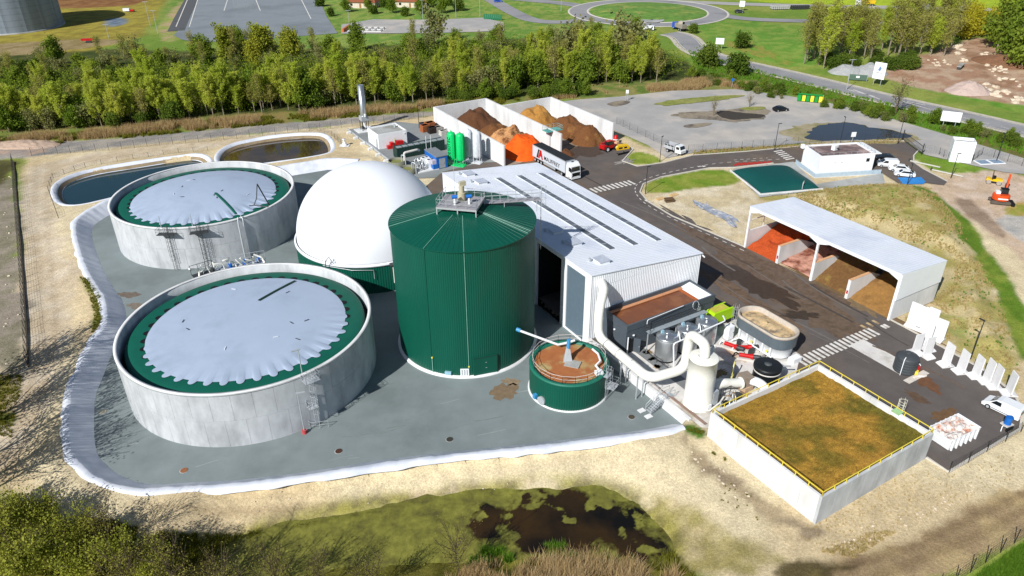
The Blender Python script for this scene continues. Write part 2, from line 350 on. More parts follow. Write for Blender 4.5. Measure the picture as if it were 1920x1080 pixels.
# plant site: pale sandy soil
zone([(30, 300), (130, 275), (250, 266), (420, 255), (640, 235), (815, 214), (1000, 190), (1100, 215), (1250, 296), (1700, 300), (1790, 300), (2000, 420), (2000, 900), (1850, 995), (1640, 1090), (1440, 1120), (1330, 1100), (1240, 960), (1140, 908), (900, 920), (600, 960), (450, 1000), (250, 1010), (110, 985), (20, 935), (-140, 900), (-140, 660), (40, 560), (45, 400)],
     '#d5c6a4', '#c9b692', 1.5, 2.2, n=n1)
zone([(35, 320), (110, 300), (200, 280), (420, 262), (640, 240), (640, 250), (400, 275), (200, 300), (100, 330), (95, 400), (140, 520), (135, 600), (110, 700), (70, 820), (0, 900), (-100, 900), (-60, 700), (40, 500)], '#cdbfa8', '#c2b196', 2.5, 3)
zone([(-20, 268), (60, 264), (180, 262), (400, 243), (640, 221), (825, 207), (825, 216), (640, 234), (400, 258), (180, 280), (0, 300), (-40, 300)], '#8e8a86', '#a39c92', .8, .8)
zone([(-60, 262), (90, 264), (85, 290), (-60, 292)], '#b39a86', '#9a8e86', 1, 2)
zone([(-120, 295), (28, 300), (36, 500), (48, 700), (10, 720), (-120, 600)], '#968c7e', '#827d68', 1.2, 3)
zone([(-60, 300), (35, 298), (30, 315), (0, 350), (-40, 360)], '#4d4a2c', '#5c5a36', .8, 1)
zone([(152, 525), (168, 527), (190, 560), (195, 605), (175, 630), (178, 590), (168, 555)], '#6d7a30', '#8a8a48', .8, 1)
zone([(-120, 690), (20, 705), (30, 740), (10, 800), (-120, 830)], '#57602a', '#8a7d4c', 1.2, 3)
zone([(-120, 930), (60, 935), (120, 985), (260, 1012), (450, 1005), (600, 965), (750, 935), (900, 918), (1050, 905), (1140, 908), (1240, 965), (1330, 1060), (1330, 1200), (-120, 1200)], '#5f5c22', '#7d7634', 2.2, 3.5)
zone([(330, 985), (560, 960), (760, 933), (900, 920), (900, 940), (700, 985), (560, 1010), (400, 1030)], '#8d8436', '#787a2a', 1.2, 1.5)
zone([(1130, 912), (1220, 935), (1330, 975), (1480, 1040), (1420, 1075), (1350, 1085), (1290, 1040), (1230, 985), (1180, 945)], '#9a8f5c', '#b3a47c', 2, 3)
zone([(1270, 820), (1330, 850), (1400, 905), (1520, 985), (1550, 1000), (1500, 1005), (1400, 950), (1300, 880)], '#93836c', '#a8977a', 1, 2.2)
zone([(1283, 800), (1305, 797), (1325, 818), (1310, 830), (1290, 818)], '#56782c', '#7b8a40', .6, 1)
zone([(1960, 880), (1760, 975), (1560, 1055), (1480, 1080), (1420, 1110), (1700, 1120), (1990, 975)], '#9c8768', '#b19c74', 1, 2.2)
zone([(1980, 900), (1860, 950), (1700, 1005), (1580, 1065), (1600, 1060), (1760, 985), (1960, 905)], '#75624c', '#8f7b60', .6, 2.4, k=.7)
zone([(1990, 970), (1920, 1012), (1830, 1065), (1790, 1110), (2100, 1130)], '#5f8628', '#7d9438', .8, .8)
zone([(1440, 1062), (1560, 1050), (1600, 1070), (1480, 1100)], '#5a5036', '#75683f', .8, 2)
# dry mown mound behind the shed
zone([(1408, 350), (1480, 372), (1545, 352), (1660, 342), (1745, 350), (1810, 420), (1880, 550), (1920, 700), (1920, 760), (1850, 690), (1765, 640), (1680, 605), (1760, 560), (1500, 390), (1420, 380)], '#c2b286', '#a89d60', 1.2, 2.5)
zone([(1500, 350), (1640, 345), (1730, 370), (1700, 420), (1600, 400)], '#8f9040', '#a99c60', 2, 5, k=.7, n=n3)
zone([(1700, 350), (1740, 350), (1810, 400), (1870, 490), (1930, 580), (1930, 700), (1890, 600), (1840, 500), (1770, 400)], '#5d7a26', '#7d8c38', 1, 1.6)
zone([(1760, 585), (1800, 600), (1830, 650), (1780, 640)], '#7d8a3a', '#b0a068', 1, 3, k=.7)
# trampled plots
zone([(1215, 368), (1300, 350), (1390, 335), (1430, 375), (1410, 400), (1395, 450), (1300, 420), (1240, 395)], '#dacdb2', '#cbbb98', 1, 1.2)
zone([(1205, 350), (1230, 335), (1320, 317), (1370, 320), (1395, 345), (1300, 352), (1220, 366)], '#6f8a2c', '#8a9440', .6, .8)
zone([(1170, 302), (1190, 282), (1230, 292), (1246, 304), (1196, 310)], '#7d8f34', '#93a046', .5, .5)
zone([(1715, 296), (1740, 290), (1790, 292), (1870, 310), (1840, 322), (1780, 324), (1740, 318)], '#6a8a2c', '#7d943a', .6, .6)
zone([(1740, 345), (1790, 330), (1860, 315), (1960, 340), (1960, 520), (1880, 460), (1820, 410), (1760, 365)], '#cdb9a6', '#c4ad94', 1, 1.5)
zone([(1790, 370), (1830, 378), (1890, 440), (1880, 450), (1820, 410)], '#a08c78', '#937f6c', .8, 1)
zone([(1870, 385), (1930, 375), (1960, 420), (1900, 410)], '#b99b62', '#8f9440', .8, 1.5)
zone([(1860, 400), (1960, 410), (1960, 470), (1890, 440)], '#a3a39f', '#b8b2aa', .8, 1)
zone([(1730, 20), (1800, 25), (1800, 40), (1700, 40)], '#7c8a3c', '#9a9440', 2, 2)
for rut in ([(70, 300), (62, 400), (75, 520), (82, 620), (60, 720), (30, 820), (-20, 900)], [(92, 320), (84, 400), (98, 520), (106, 620), (84, 720), (52, 820), (0, 910)], [(1960, 905), (1800, 985), (1650, 1045), (1520, 1095)], [(1960, 935), (1830, 1005), (1700, 1060), (1600, 1100)], [(120, 860), (180, 935), (330, 960), (560, 935), (800, 905), (1000, 882)]):
    dr = seg_dist(GX, GY, smooth_poly(PX(rut, 1.1), 2, False)) + wx * .8; w = (sstep(1 - dr / .9) * .55)[..., None]; C = C * (1 - w) + C * np.array([.62, .58, .54]) * w
# retention area and lagoons are lined; bare soil under the paving
for pg in (YARD, PARK, GAS):
    w = sstep((sdist(GX, GY, pg, 3)) / .6)[..., None]; C = C * (1 - w) + rgb('#8d857a') * w
bank = sstep(1 - np.abs(dp + .2) / 2.2)[..., None] * sstep((n2 - .3) / .2); C = C * (1 - bank * .8) + mixc('#5f5c22', '#8a8638', n3) * bank * .8
C *= (1 + (n3 - .5) * .35) * (1 + (fbm(GX, GY, 40, 3, 41)[..., None] - .5) * .25)
tm = bpy.data.materials.new('terrain_soil'); tm.use_nodes = True; _N = tm.node_tree.nodes; _L = tm.node_tree.links; _b = _N['Principled BSDF']
_b.inputs['Roughness'].default_value = .95; _b.inputs['Specular IOR Level'].default_value = .1
_at = _N.new('ShaderNodeAttribute'); _at.attribute_name = 'Col'; _tc = _N.new('ShaderNodeTexCoord')
_prev = _at.outputs['Color']
for sc, amt, det in ((.7, .16, 9), (3.5, .34, 8), (11, .36, 4)):
    _n = _N.new('ShaderNodeTexNoise'); _n.inputs['Scale'].default_value = sc; _n.inputs['Detail'].default_value = det; _n.inputs['Roughness'].default_value = .65; _L.new(_tc.outputs['Object'], _n.inputs['Vector'])
    _m = _N.new('ShaderNodeMapRange'); _m.inputs[1].default_value = .25; _m.inputs[2].default_value = .75; _m.inputs[3].default_value = 1 - amt; _m.inputs[4].default_value = 1 + amt * .75; _L.new(_n.outputs[0], _m.inputs[0])
    _x = _N.new('ShaderNodeMix'); _x.data_type = 'RGBA'; _x.blend_type = 'MULTIPLY'; _x.inputs[0].default_value = 1; _L.new(_prev, _x.inputs[6]); _L.new(_m.outputs[0], _x.inputs[7]); _prev = _x.outputs[2]
_L.new(_prev, _b.inputs['Base Color'])
_bp = _N.new('ShaderNodeBump'); _bp.inputs['Strength'].default_value = .5; _bp.inputs['Distance'].default_value = .25; _n = _N.new('ShaderNodeTexNoise'); _n.inputs['Scale'].default_value = 2.2; _n.inputs['Detail'].default_value = 8; _n.inputs['Roughness'].default_value = .7
_L.new(_tc.outputs['Object'], _n.inputs['Vector']); _L.new(_n.outputs[0], _bp.inputs['Height']); _L.new(_bp.outputs[0], _b.inputs['Normal'])
def grid_mesh(name, X, Y, Zz, m, color=None, attr=None, keep=None):
    ny, nx = X.shape; me = bpy.data.meshes.new(name); co = np.stack([X, Y, Zz], -1).reshape(-1, 3)
    i = np.arange(ny * nx).reshape(ny, nx); q = np.stack([i[:-1, :-1], i[:-1, 1:], i[1:, 1:], i[1:, :-1]], -1).reshape(-1, 4)
    if keep is not None: q = q[keep[:-1, :-1].reshape(-1)]
    me.vertices.add(len(co)); me.vertices.foreach_set('co', co.astype(np.float32).ravel())
    me.loops.add(q.size); me.loops.foreach_set('vertex_index', q.astype(np.int32).ravel())
    me.polygons.add(len(q)); me.polygons.foreach_set('loop_start', np.arange(0, q.size, 4, dtype=np.int32)); me.polygons.foreach_set('use_smooth', np.ones(len(q), bool))
    if color is not None:
        a = me.color_attributes.new('Col', 'FLOAT_COLOR', 'POINT'); a.data.foreach_set('color', np.concatenate([color.reshape(-1, 3), np.ones((len(co), 1))], 1).astype(np.float32).ravel())
    if attr is not None:
        a = me.attributes.new('algae', 'FLOAT', 'POINT'); a.data.foreach_set('value', attr.astype(np.float32).ravel())
    me.materials.append(m); me.update(calc_edges=True); me.validate(); return me
ground = link('ground', grid_mesh('ground', GX, GY, Z, tm, np.clip(C, 0.01, .9))); tag(ground, 'pale sandy soil and grass around the plant', None, None, 'structure')
def zt(x, y):
    """terrain height at a point"""
    i = min(max(np.searchsorted(ys, y) - 1, 0), len(ys) - 2); j = min(max(np.searchsorted(xs, x) - 1, 0), len(xs) - 2)
    a = (x - xs[j]) / (xs[j + 1] - xs[j]); b = (y - ys[i]) / (ys[i + 1] - ys[i])
    return float((Z[i, j] * (1 - a) + Z[i, j + 1] * a) * (1 - b) + (Z[i + 1, j] * (1 - a) + Z[i + 1, j + 1] * a) * b)
def gt(x, y):
    p = gp(x, y, 1.2)
    for _ in range(4): p = gp(x, y, zt(p.x, p.y))
    return p

def flat(name, pts, z, m, kind='structure', holes=None, label=None):
    """paved sheet: polygon at level z with a skirt going into the ground"""
    bm = bmesh.new(); vs_ = [bm.verts.new((p[0], p[1], z)) for p in pts]; es = [bm.edges.new((vs_[i], vs_[(i + 1) % len(vs_)])) for i in range(len(vs_))]
    for h in holes or []:
        hv = [bm.verts.new((p[0], p[1], z)) for p in h]; es += [bm.edges.new((hv[i], hv[(i + 1) % len(hv)])) for i in range(len(hv))]
    bmesh.ops.triangle_fill(bm, edges=es, use_beauty=True)
    for f in bm.faces:
        f.normal_update()
        if f.normal.z < 0: f.normal_flip()
    me = bpy.data.meshes.new(name); bm.to_mesh(me); bm.free(); me.materials.append(m)
    return tag(link(name, me), label, None, None, kind)
def strip(name, pts, w, z, m, parent=None, h=None):
    """band of width w along a polyline; with h a raised kerb"""
    pts = [Vector((p[0], p[1], 0)) for p in pts]; L_ = []; R_ = []
    for i, p in enumerate(pts):
        t = (pts[min(i + 1, len(pts) - 1)] - pts[max(i - 1, 0)]); t.normalize(); n = Vector((-t.y, t.x, 0)) * (w / 2); L_.append(p + n); R_.append(p - n)
    mb = MB(); k = len(pts)
    if h is None:
        mb.add([(q.x, q.y, z) for q in L_] + [(q.x, q.y, z) for q in R_], [(i + k, i + k + 1, i + 1, i) for i in range(k - 1)])
    else:
        mb.add([(q.x, q.y, z) for q in L_] + [(q.x, q.y, z) for q in R_] + [(q.x, q.y, z + h) for q in L_] + [(q.x, q.y, z + h) for q in R_],
               [f for i in range(k - 1) for f in ((i + 3 * k, i + 3 * k + 1, i + 2 * k + 1, i + 2 * k), (i, i + 2 * k, i + 2 * k + 1, i + 1), (i + k, i + k + 1, i + 3 * k + 1, i + 3 * k))] + [(0, k, 3 * k, 2 * k), (k - 1, 3 * k - 1, 4 * k - 1, 2 * k - 1)[::-1]])
    return mb.build(name, m, parent)

retention_floor = flat('retention_floor', RET, 0.0, floor_m, label='grey sealed floor around the storage tanks')
# dark damp patches and manholes on it
for cx, cy, w, h, cc in ((242, 553, 1.9, 1.1, '#6d6257'), (256, 573, 1.9, .9, '#7a6f63'), (945, 735, 2.2, 1.7, '#7d6b56'), (958, 715, 1.2, .8, '#8b7a64'), (376, 499, 1.0, .5, '#8a7a60')):
    pts = []; c0 = gp(cx, cy, 0); rr = random.Random(cx)
    for k in range(22):
        a = k / 22 * 2 * math.pi; r = 1 + rr.uniform(-.35, .3); pts.append((math.cos(a) * w * r, math.sin(a) * h * r))
    mb = MB(); mb.add([(x, y, 0) for x, y in pts], [tuple(range(22))]); o = mb.build('damp_patch', mat('patch' + cc, cc, .6, var=.3, scale=1.5), retention_floor, loc=(c0.x, c0.y, .006), rz=rr.uniform(-.5, .5))
for cx, cy, cc in ((345, 882, '#8a5a3c'), (635, 846, '#4a3228'), (843, 824, '#3c3a34'), (1184, 782, '#4a4438'), (193, 772, '#a09a88')):
    c0 = gp(cx, cy, 0); mb = MB(); mb.cyl(0, 0, 0, .03, .42, 20); o = mb.build('manhole_cover', mat('manhole' + cc, cc, .7), retention_floor, loc=(c0.x, c0.y, .004))
    m2 = MB(); m2.lathe([(.42, 0), (.5, .004), (.5, 0)], 20); m2.build('cover_ring', conc_d, o)

# white liner over the bund: crest strip and wrinkled inner slope
N_ = len(CREST); mb = MB(); rows = []
cen = Vector((-20, 100, 0)); inner_n = []
for i, p in enumerate(CREST):
    t = CREST[min(i + 1, N_ - 1)] - CREST[max(i - 1, 0)]; t.z = 0; t.normalize(); inner_n.append(Vector((t.y, -t.x, 0)) * -1)
dens = []; 
for i in range(N_ - 1):
    L0 = (CREST[i + 1] - CREST[i]).length; k = max(1, int(L0 / .45))
    for j in range(k): dens.append((CREST[i].lerp(CREST[i + 1], j / k), inner_n[i].lerp(inner_n[i + 1], j / k).normalized()))
prof = [(-.62, -.4), (-.45, .03), (0, .07), (.4, .03), (.5, -.03), (.95, -.37), (1.45, -.74), (1.95, -1.1), (2.45, -1.47), (2.8, -1.745)]
vs_ = []; K = len(prof)
for i, (p, n) in enumerate(dens):
    w1 = (vnoise(i * .8, 3) - .5) * .9; w2 = (vnoise(i * 1.3, 8) - .5) * 1.2; edge = (vnoise(i * .25, 12) - .5) * .45
    for j, (o_, dz) in enumerate(prof):
        f = math.sin(math.pi * j / (K - 1)); oo = o_ + (edge if j < 2 else 0) + f * w2 * .12; vs_.append((p.x + n.x * oo, p.y + n.y * oo, ZC + dz + f * w1 * .13))
mb.add(vs_, [(i * K + j, i * K + j + 1, (i + 1) * K + j + 1, (i + 1) * K + j) for i in range(len(dens) - 1) for j in range(K - 1)], True)
o = mb.build('bund_liner', liner_m); tag(o, 'white wrinkled geomembrane liner over the earth bund around the tanks', 'liner')
def lagoon(poly, wm, wz, name, lab1):
    c = sum((Vector(p) for p in poly), Vector()) / len(poly); mb = MB(); n = len(poly); pr = ((1.02, 1.3), (1.012, 1.5), (1.0, 1.53), (.99, 1.5), (.97, 1.1), (.945, .5), (.9, -.5)); vs_ = []
    for s_, z in pr:
        for i, p in enumerate(poly):
            d = (Vector(p) - c); L0 = d.length; q = c + d * (1 + (s_ - 1) * 26 / max(L0, 8)); vs_.append((q.x, q.y, z + (vnoise(i * .7, z * 3) - .5) * .12))
    mb.add(vs_, [(j * n + i, j * n + (i + 1) % n, (j + 1) * n + (i + 1) % n, (j + 1) * n + i) for j in range(len(pr) - 1) for i in range(n)], True)
    o = mb.build('lagoon_liner', liner_m); tag(o, lab1, 'liner')
    mb = MB(); rings = [[], []]
    for s_, z, rg in ((.968, 1.06, 0), (.944, .5, 1)):
        for i, p in enumerate(poly):
            d = (Vector(p) - c); L0 = d.length; q = c + d * (1 + (s_ - 1 - .003) * 26 / max(L0, 8)); rings[rg].append((q.x, q.y, z + (vnoise(i * .7, z * 3) - .5) * .12))
    mb.add(rings[0] + rings[1], [(i, (i + 1) % n, n + (i + 1) % n, n + i) for i in range(n)], True); mb.build('tide_mark', mat('tan_tide_mark', '#8f7f66', .9, var=.3, scale=.8), o)
    pts = []
    for p in poly:
        d = Vector(p) - c; pts.append(c + d * (1 - .055 * 26 / max(d.length, 8)))
    flat(name, pts, wz, wm)
lagoon(lag1, water_m, .35, 'lagoon_water', 'white liner edge of the teal lagoon behind the far storage tank')
lagoon(lag2, water_b, .45, 'lagoon_water', 'white liner edge of the brown lagoon near the flare stack')

# ditch pond: dark water with algae mats
P_ = np.array([p[:2] for p in pond]); pond_e = pond; px_ = np.arange(P_[:, 0].min() - 1, P_[:, 0].max() + 1, .25); py_ = np.arange(P_[:, 1].min() - 1, P_[:, 1].max() + 1, .25); QX, QY = np.meshgrid(px_, py_)
dq = sdist(QX, QY, pond, 3); open_w = PX([(835, 985), (880, 962), (950, 945), (990, 927), (1060, 918), (1130, 925), (1185, 950), (1225, 990), (1240, 1020), (1190, 1035), (1080, 1035), (990, 1025), (900, 1010)], -.9)
do = sdist(QX, QY, open_w, 30); alg = np.clip(.5 - do * .3 + (fbm(QX, QY, 2.6, 5, 51) - .5) * 1.9, 0, 1); alg = np.clip(alg + np.maximum(0, fbm(QX, QY, 2.0, 4, 57) - .6) * 7, 0, 1)
wm = bpy.data.materials.new('algae_pond_water'); wm.use_nodes = True; _N = wm.node_tree.nodes; _L = wm.node_tree.links; _b = _N['Principled BSDF']
_a = _N.new('ShaderNodeAttribute'); _a.attribute_name = 'algae'; _tc = _N.new('ShaderNodeTexCoord'); _n = _N.new('ShaderNodeTexNoise'); _n.inputs['Scale'].default_value = 1.6; _n.inputs['Detail'].default_value = 7; _L.new(_tc.outputs['Object'], _n.inputs['Vector'])
_s = _N.new('ShaderNodeMath'); _s.operation = 'MULTIPLY_ADD'; _L.new(_n.outputs[0], _s.inputs[0]); _s.inputs[1].default_value = .9; _L.new(_a.outputs['Fac'], _s.inputs[2])
_m = _N.new('ShaderNodeMapRange'); _m.inputs[1].default_value = .75; _m.inputs[2].default_value = 1.15; _L.new(_s.outputs[0], _m.inputs[0])
_c = _N.new('ShaderNodeMix'); _c.data_type = 'RGBA'; _n3 = _N.new('ShaderNodeTexNoise'); _n3.inputs['Scale'].default_value = .16; _n3.inputs['Detail'].default_value = 6; _L.new(_tc.outputs['Object'], _n3.inputs['Vector']); _cw = _N.new('ShaderNodeValToRGB'); _L.new(_n3.outputs[0], _cw.inputs[0]); _cw.color_ramp.elements[0].position = .38; _cw.color_ramp.elements[0].color = (*lin('#100e08'), 1); _cw.color_ramp.elements[1].position = .62; _cw.color_ramp.elements[1].color = (*lin('#35260f'), 1); _L.new(_cw.outputs[0], _c.inputs[6]); _L.new(_m.outputs[0], _c.inputs[0]); _L.new(_c.outputs[2], _b.inputs['Base Color'])
_n2 = _N.new('ShaderNodeTexNoise'); _n2.inputs['Scale'].default_value = .55; _n2.inputs['Detail'].default_value = 9; _n2.inputs['Roughness'].default_value = .7; _L.new(_tc.outputs['Object'], _n2.inputs['Vector'])
_cr = _N.new('ShaderNodeValToRGB'); _L.new(_n2.outputs[0], _cr.inputs[0]); _cr.color_ramp.elements[0].position = .3; _cr.color_ramp.elements[0].color = (*lin('#403c16'), 1); _cr.color_ramp.elements[1].position = .72; _cr.color_ramp.elements[1].color = (*lin('#8a8838'), 1)
_e = _cr.color_ramp.elements.new(.5); _e.color = (*lin('#676722'), 1); _L.new(_cr.outputs[0], _c.inputs[7])
_r2 = _N.new('ShaderNodeMapRange'); _r2.inputs[3].default_value = .08; _r2.inputs[4].default_value = .8; _L.new(_m.outputs[0], _r2.inputs[0]); _L.new(_r2.outputs[0], _b.inputs['Roughness'])
o = link('pond_water', grid_mesh('pond_water', QX, QY, np.full(QX.shape, -.9), wm, None, alg, dq > -.6)); tag(o, 'dark ditch water with floating algae mats', None, None, 'structure')

# ------------------------------------------------------------------ paving
yard = flat('yard_road', YARD, ZY, asph, label='dark stained asphalt yard and access road of the plant')
park = flat('old_parking', PARK, ZY - .012, asph_old, label='worn pale grey parking loop beyond the fence')
gas_slab = flat('gas_pad', GAS, ZY - .02, mat('gas_pad_concrete', '#85898a', .9, var=.15, scale=.4, c2='#757977', amt2=.4, scale2=.1), label='grey concrete pad under the gas treatment plant')
slab = flat('process_slab', [S(56.45, 49.2), S(56.45, 66.6), S(75, 66.6), S(76, 66.6), S(79.5, 64.5), S(79.5, 53.5), S(75.2, 50.6), S(75.2, 47.9), S(58, 47.9)], ZY + .006, slab_m, label='pale concrete slab carrying the process equipment')
strip('drain_channel', [S(60.8, 66.5), S(60.8, 53.5)], 1.7, ZY + .012, mat('grey_drain', '#77797a', .9), slab)
retw = MB(); retw.box(-.22, .22, -.3, 21.0, -1.35, .22); o = retw.build('retaining_wall', conc_w, None, S(56.25, 51.2, 1.3), TH); tag(o, 'low white concrete retaining wall beside the process slab', 'wall')
for a, b, lab in ((0, 7, ''),):
    pass
# kerbs
def kerb(pts, par): return strip('kerb', pts, .28, ZY - .1, kerb_m, par, .22)
yp = lambda i, j: YARD[i:j]
kerb(yp(8, 11), yard); kerb(yp(10, 17), yard); kerb(yp(17, 22), yard); kerb(yp(27, 36), yard); kerb(yp(36, 44), yard); kerb([YARD[8], YARD[7], YARD[6]], yard)
# crossings
def stripes(p0, p1, n, ln, wd, ang, par, m=paint_w, drop=()):
    me = None
    for k in range(n):
        p = p0.lerp(p1, k / (n - 1))
        if me is None:
            o = MB().add([(-wd / 2, -ln / 2, 0), (wd / 2, -ln / 2, 0), (wd / 2, ln / 2, 0), (-wd / 2, ln / 2, 0)], [(0, 1, 2, 3)]).build('crossing_stripe', m, par); me = o.data
        else: o = link('crossing_stripe', me, par)
        o.location = (p.x, p.y, ZY + .012); o.rotation_euler = (0, 0, ang)
paint_y = mat('road_paint_worn', '#b9a27c', .85, var=.3, scale=3, c2='#6b5c4c', amt2=.4, scale2=1.0)
z0, z1 = gp(1502, 678), gp(1658, 613)
stripes(z0, z0.lerp(z1, .86), 18, 2.1, .5, TH, yard)
zz = gp(1642, 604); stripes(zz, gp(1620, 613), 3, 1.2, .5, TH, yard, paint_y); stripes(gp(1657, 613), gp(1662, 611), 2, 1.0, .5, TH, yard)
stripes(gp(1113, 357), gp(1184, 342), 10, 2.6, .55, TH, yard)
stripes(gp(1459, 283), gp(1481, 298), 6, 2.6, .5, TH + 1.45, yard)
stripes(gp(1382, 308), gp(1440, 305), 7, 2.6, .75, TH - 1.3, yard, paint_r)
# dashed edge lines, arrows
def dashes(pts, seg, gap, w, m=paint_w):
    pts = smooth_poly([Vector(p) for p in pts], 2, False); acc = 0; cur = []; on = True; me = None; mb = MB()
    for a, b in zip(pts[:-1], pts[1:]):
        L0 = (b - a).length; t = 0
        while t < L0:
            st = min((seg if on else gap) - acc, L0 - t); q0 = a.lerp(b, t / L0); q1 = a.lerp(b, (t + st) / L0)
            if on and st > .05:
                d = (q1 - q0).normalized(); n = Vector((-d.y, d.x, 0)) * w / 2; mb.quad(q0 - n, q1 - n, q1 + n, q0 + n)
            acc += st; t += st
            if acc >= (seg if on else gap) - 1e-6: acc = 0; on = not on
    return mb
mb = dashes([gp(x, y, ZY + .012) for x, y in ((1395, 470), (1330, 440), (1255, 408), (1205, 380), (1188, 357), (1196, 342), (1230, 328), (1320, 309), (1375, 303), (1440, 300), (1475, 297))], 1.0, 1.0, .16)
mb.build('dashed_edge_line', paint_w, yard)
mb = dashes([gp(x, y, ZY + .012) for x, y in ((1376, 300), (1420, 297), (1440, 296))], .8, .8, .14); mb.build('dashed_edge_line', paint_w, yard)
for x, y, a in ((1216, 377, 2.4), (1316, 312, .2)):
    mb = MB(); mb.add([(-1, -.12, 0), (.2, -.12, 0), (.2, -.5, 0), (1.1, 0, 0), (.2, .5, 0), (.2, .12, 0), (-1, .12, 0)], [tuple(range(7))]); p = gp(x, y, ZY + .014); mb.build('road_arrow', paint_w, yard, p, a)
pav = strip('concrete_strip', [gp(1605, 642), gp(1700, 695)], 3.2, ZY + .008, slab_m, yard)
bp = flat('parking_bay', [gp(1683, 333), gp(1727, 332), gp(1735, 340), (gp(1732, 345)), gp(1693, 345)], ZY + .008, paint_b); bp.parent = yard
# mud, spills and wear on the yard
def blot(name, x, y, w, h, cc, rz, par=yard, z=ZY + .004, rough=.85, seed=0, c2=None, ro=.4):
    rr = random.Random(int(x * 7 + y) + seed); pts = []
    n = 40
    for k in range(n):
        a = k / n * 2 * math.pi; r = 1 + (vnoise(k * .8 + x, y) - .5) * ro * 2 + rr.uniform(-.12, .12); pts.append((math.cos(a) * w * r, math.sin(a) * h * r, 0))
    mb = MB(); mb.add([(0, 0, 0)] + pts, [(0, k + 1, (k + 1) % n + 1) for k in range(n)]); p = gp(x, y, z)
    return mb.build(name, mat('stain' + cc, cc, rough, var=.35, scale=1.2, c2=c2, amt2=.5, scale2=.5), par, (p.x, p.y, z), rz)
VA = TH + math.pi / 2
blot('mud_stain', 1440, 522, 19, 5.0, '#66564a', VA - .03, seed=1, c2='#5a4a3c'); blot('mud_stain', 1400, 560, 10, 1.6, '#6b5848', VA, z=ZY + .0055, c2='#5c4c3e'); blot('mud_stain', 1540, 590, 8, 4, '#675749', VA, z=ZY + .005, c2='#5a4b3d')
blot('wet_stain', 1430, 540, 6.5, 2.4, '#43372e', VA, z=ZY + .0085, rough=.5, ro=.3); blot('wet_stain', 1375, 512, 8, 2.2, '#463b33', VA + .05, z=ZY + .008, rough=.5, ro=.3); blot('wet_stain', 1500, 590, 2.6, 1.1, '#40362d', VA + .9, z=ZY + .0087, rough=.5, ro=.4)
blot('mud_stain', 1620, 570, 4, 2, '#7a684f', VA, z=ZY + .0095); blot('mud_stain', 1600, 560, 14, .9, '#6e5a40', VA, z=ZY + .0088)
blot('rust_stain', 1735, 712, 2.6, 1.2, '#6a4a34', VA - .4, z=ZY + .006); blot('rust_stain', 1770, 780, 2.0, .9, '#6a5138', TH, z=ZY + .006); blot('rust_stain', 1720, 745, 1.6, .7, '#5d4a3a', VA, z=ZY + .0055)
blot('dust_stain', 1175, 302, 2.5, 1.2, '#8d8884', TH, z=ZY + .005, ro=.7); blot('dust_stain', 1300, 420, 9, 1.0, '#5d5753', VA, z=ZY + .005, ro=.8); blot('dust_stain', 1245, 395, 6, .8, '#5f5955', VA + .1, z=ZY + .0052, ro=.8)
blot('mud_stain', 1085, 285, 7, 4, '#4d4038', TH, z=ZY + .0045); blot('mud_stain', 1010, 305, 5, 2.5, '#7a6048', TH, z=ZY + .0062)
blot('rust_stain', 1213, 660, .7, .5, '#b08a54', 0, slab, ZY + .012); blot('rust_stain', 1225, 672, .8, .35, '#b0884e', .5, slab, ZY + .012); blot('rust_stain', 1232, 687, .5, .5, '#a8804a', 0, slab, ZY + .012)
blot('rust_stain', 1378, 663, 2.2, .8, '#b9a088', VA, slab, ZY + .011); blot('rust_stain', 1385, 745, 1.9, 1.2, '#a88f6c', TH, slab, ZY + .011); blot('rust_stain', 1345, 700, 1.5, .8, '#7a6a48', TH, slab, ZY + .0105)
# tyre tracks and scuffs
_rr = random.Random(77); trk = [mat('tyre_mark_dark', '#45403d', .9, var=.3, scale=1.5), mat('tyre_mark_brown', '#665649', .9, var=.3, scale=1.5), mat('tyre_mark_pale', '#6a6663', .9, var=.3, scale=1.5)]
for k in range(46):
    u0 = _rr.uniform(79, 96.5) if k < 30 else _rr.uniform(84, 97); v0 = _rr.uniform(36, 116) if k < 30 else _rr.uniform(118, 138); L0 = _rr.uniform(5, 17); bend = _rr.uniform(-2.2, 2.2); off = _rr.choice((0, 1.9))
    pts = smooth_poly([S(u0 + off + bend * f * f, v0 + L0 * f, 0) for f in np.linspace(0, 1, 6)], 1, False)
    if not bool(inside(np.array([pts[-1].x]), np.array([pts[-1].y]), YARD)[0]): continue
    strip('tyre_track', pts, _rr.uniform(.18, .42), ZY + .0102 + k * .00002, _rr.choice(trk), yard)
_fm = [mat('floor_scuff', '#747c7a', .85, var=.2, scale=1), mat('floor_scuff_pale', '#8c9492', .85, var=.2, scale=1)]
for k in range(34):
    x = _rr.uniform(200, 1180); y = _rr.uniform(720, 880); p = gp(x, y, 0)
    if not bool(inside(np.array([p.x]), np.array([p.y]), RET)[0]) or math.hypot(p.x + 36.34, p.y - 86.38) < 18.5 or math.hypot(p.x - 7.56, p.y - 81.24) < 6.5: continue
    a = _rr.uniform(.1, .5); q = p + Vector((math.cos(a), math.sin(a), 0)) * _rr.uniform(.8, 4.5); m_ = p.lerp(q, .5) + Vector((0, _rr.uniform(-.2, .2), 0)); strip('floor_scuff', smooth_poly([p, m_, q], 2, False), _rr.uniform(.05, .22), .005, _rr.choice(_fm), retention_floor)
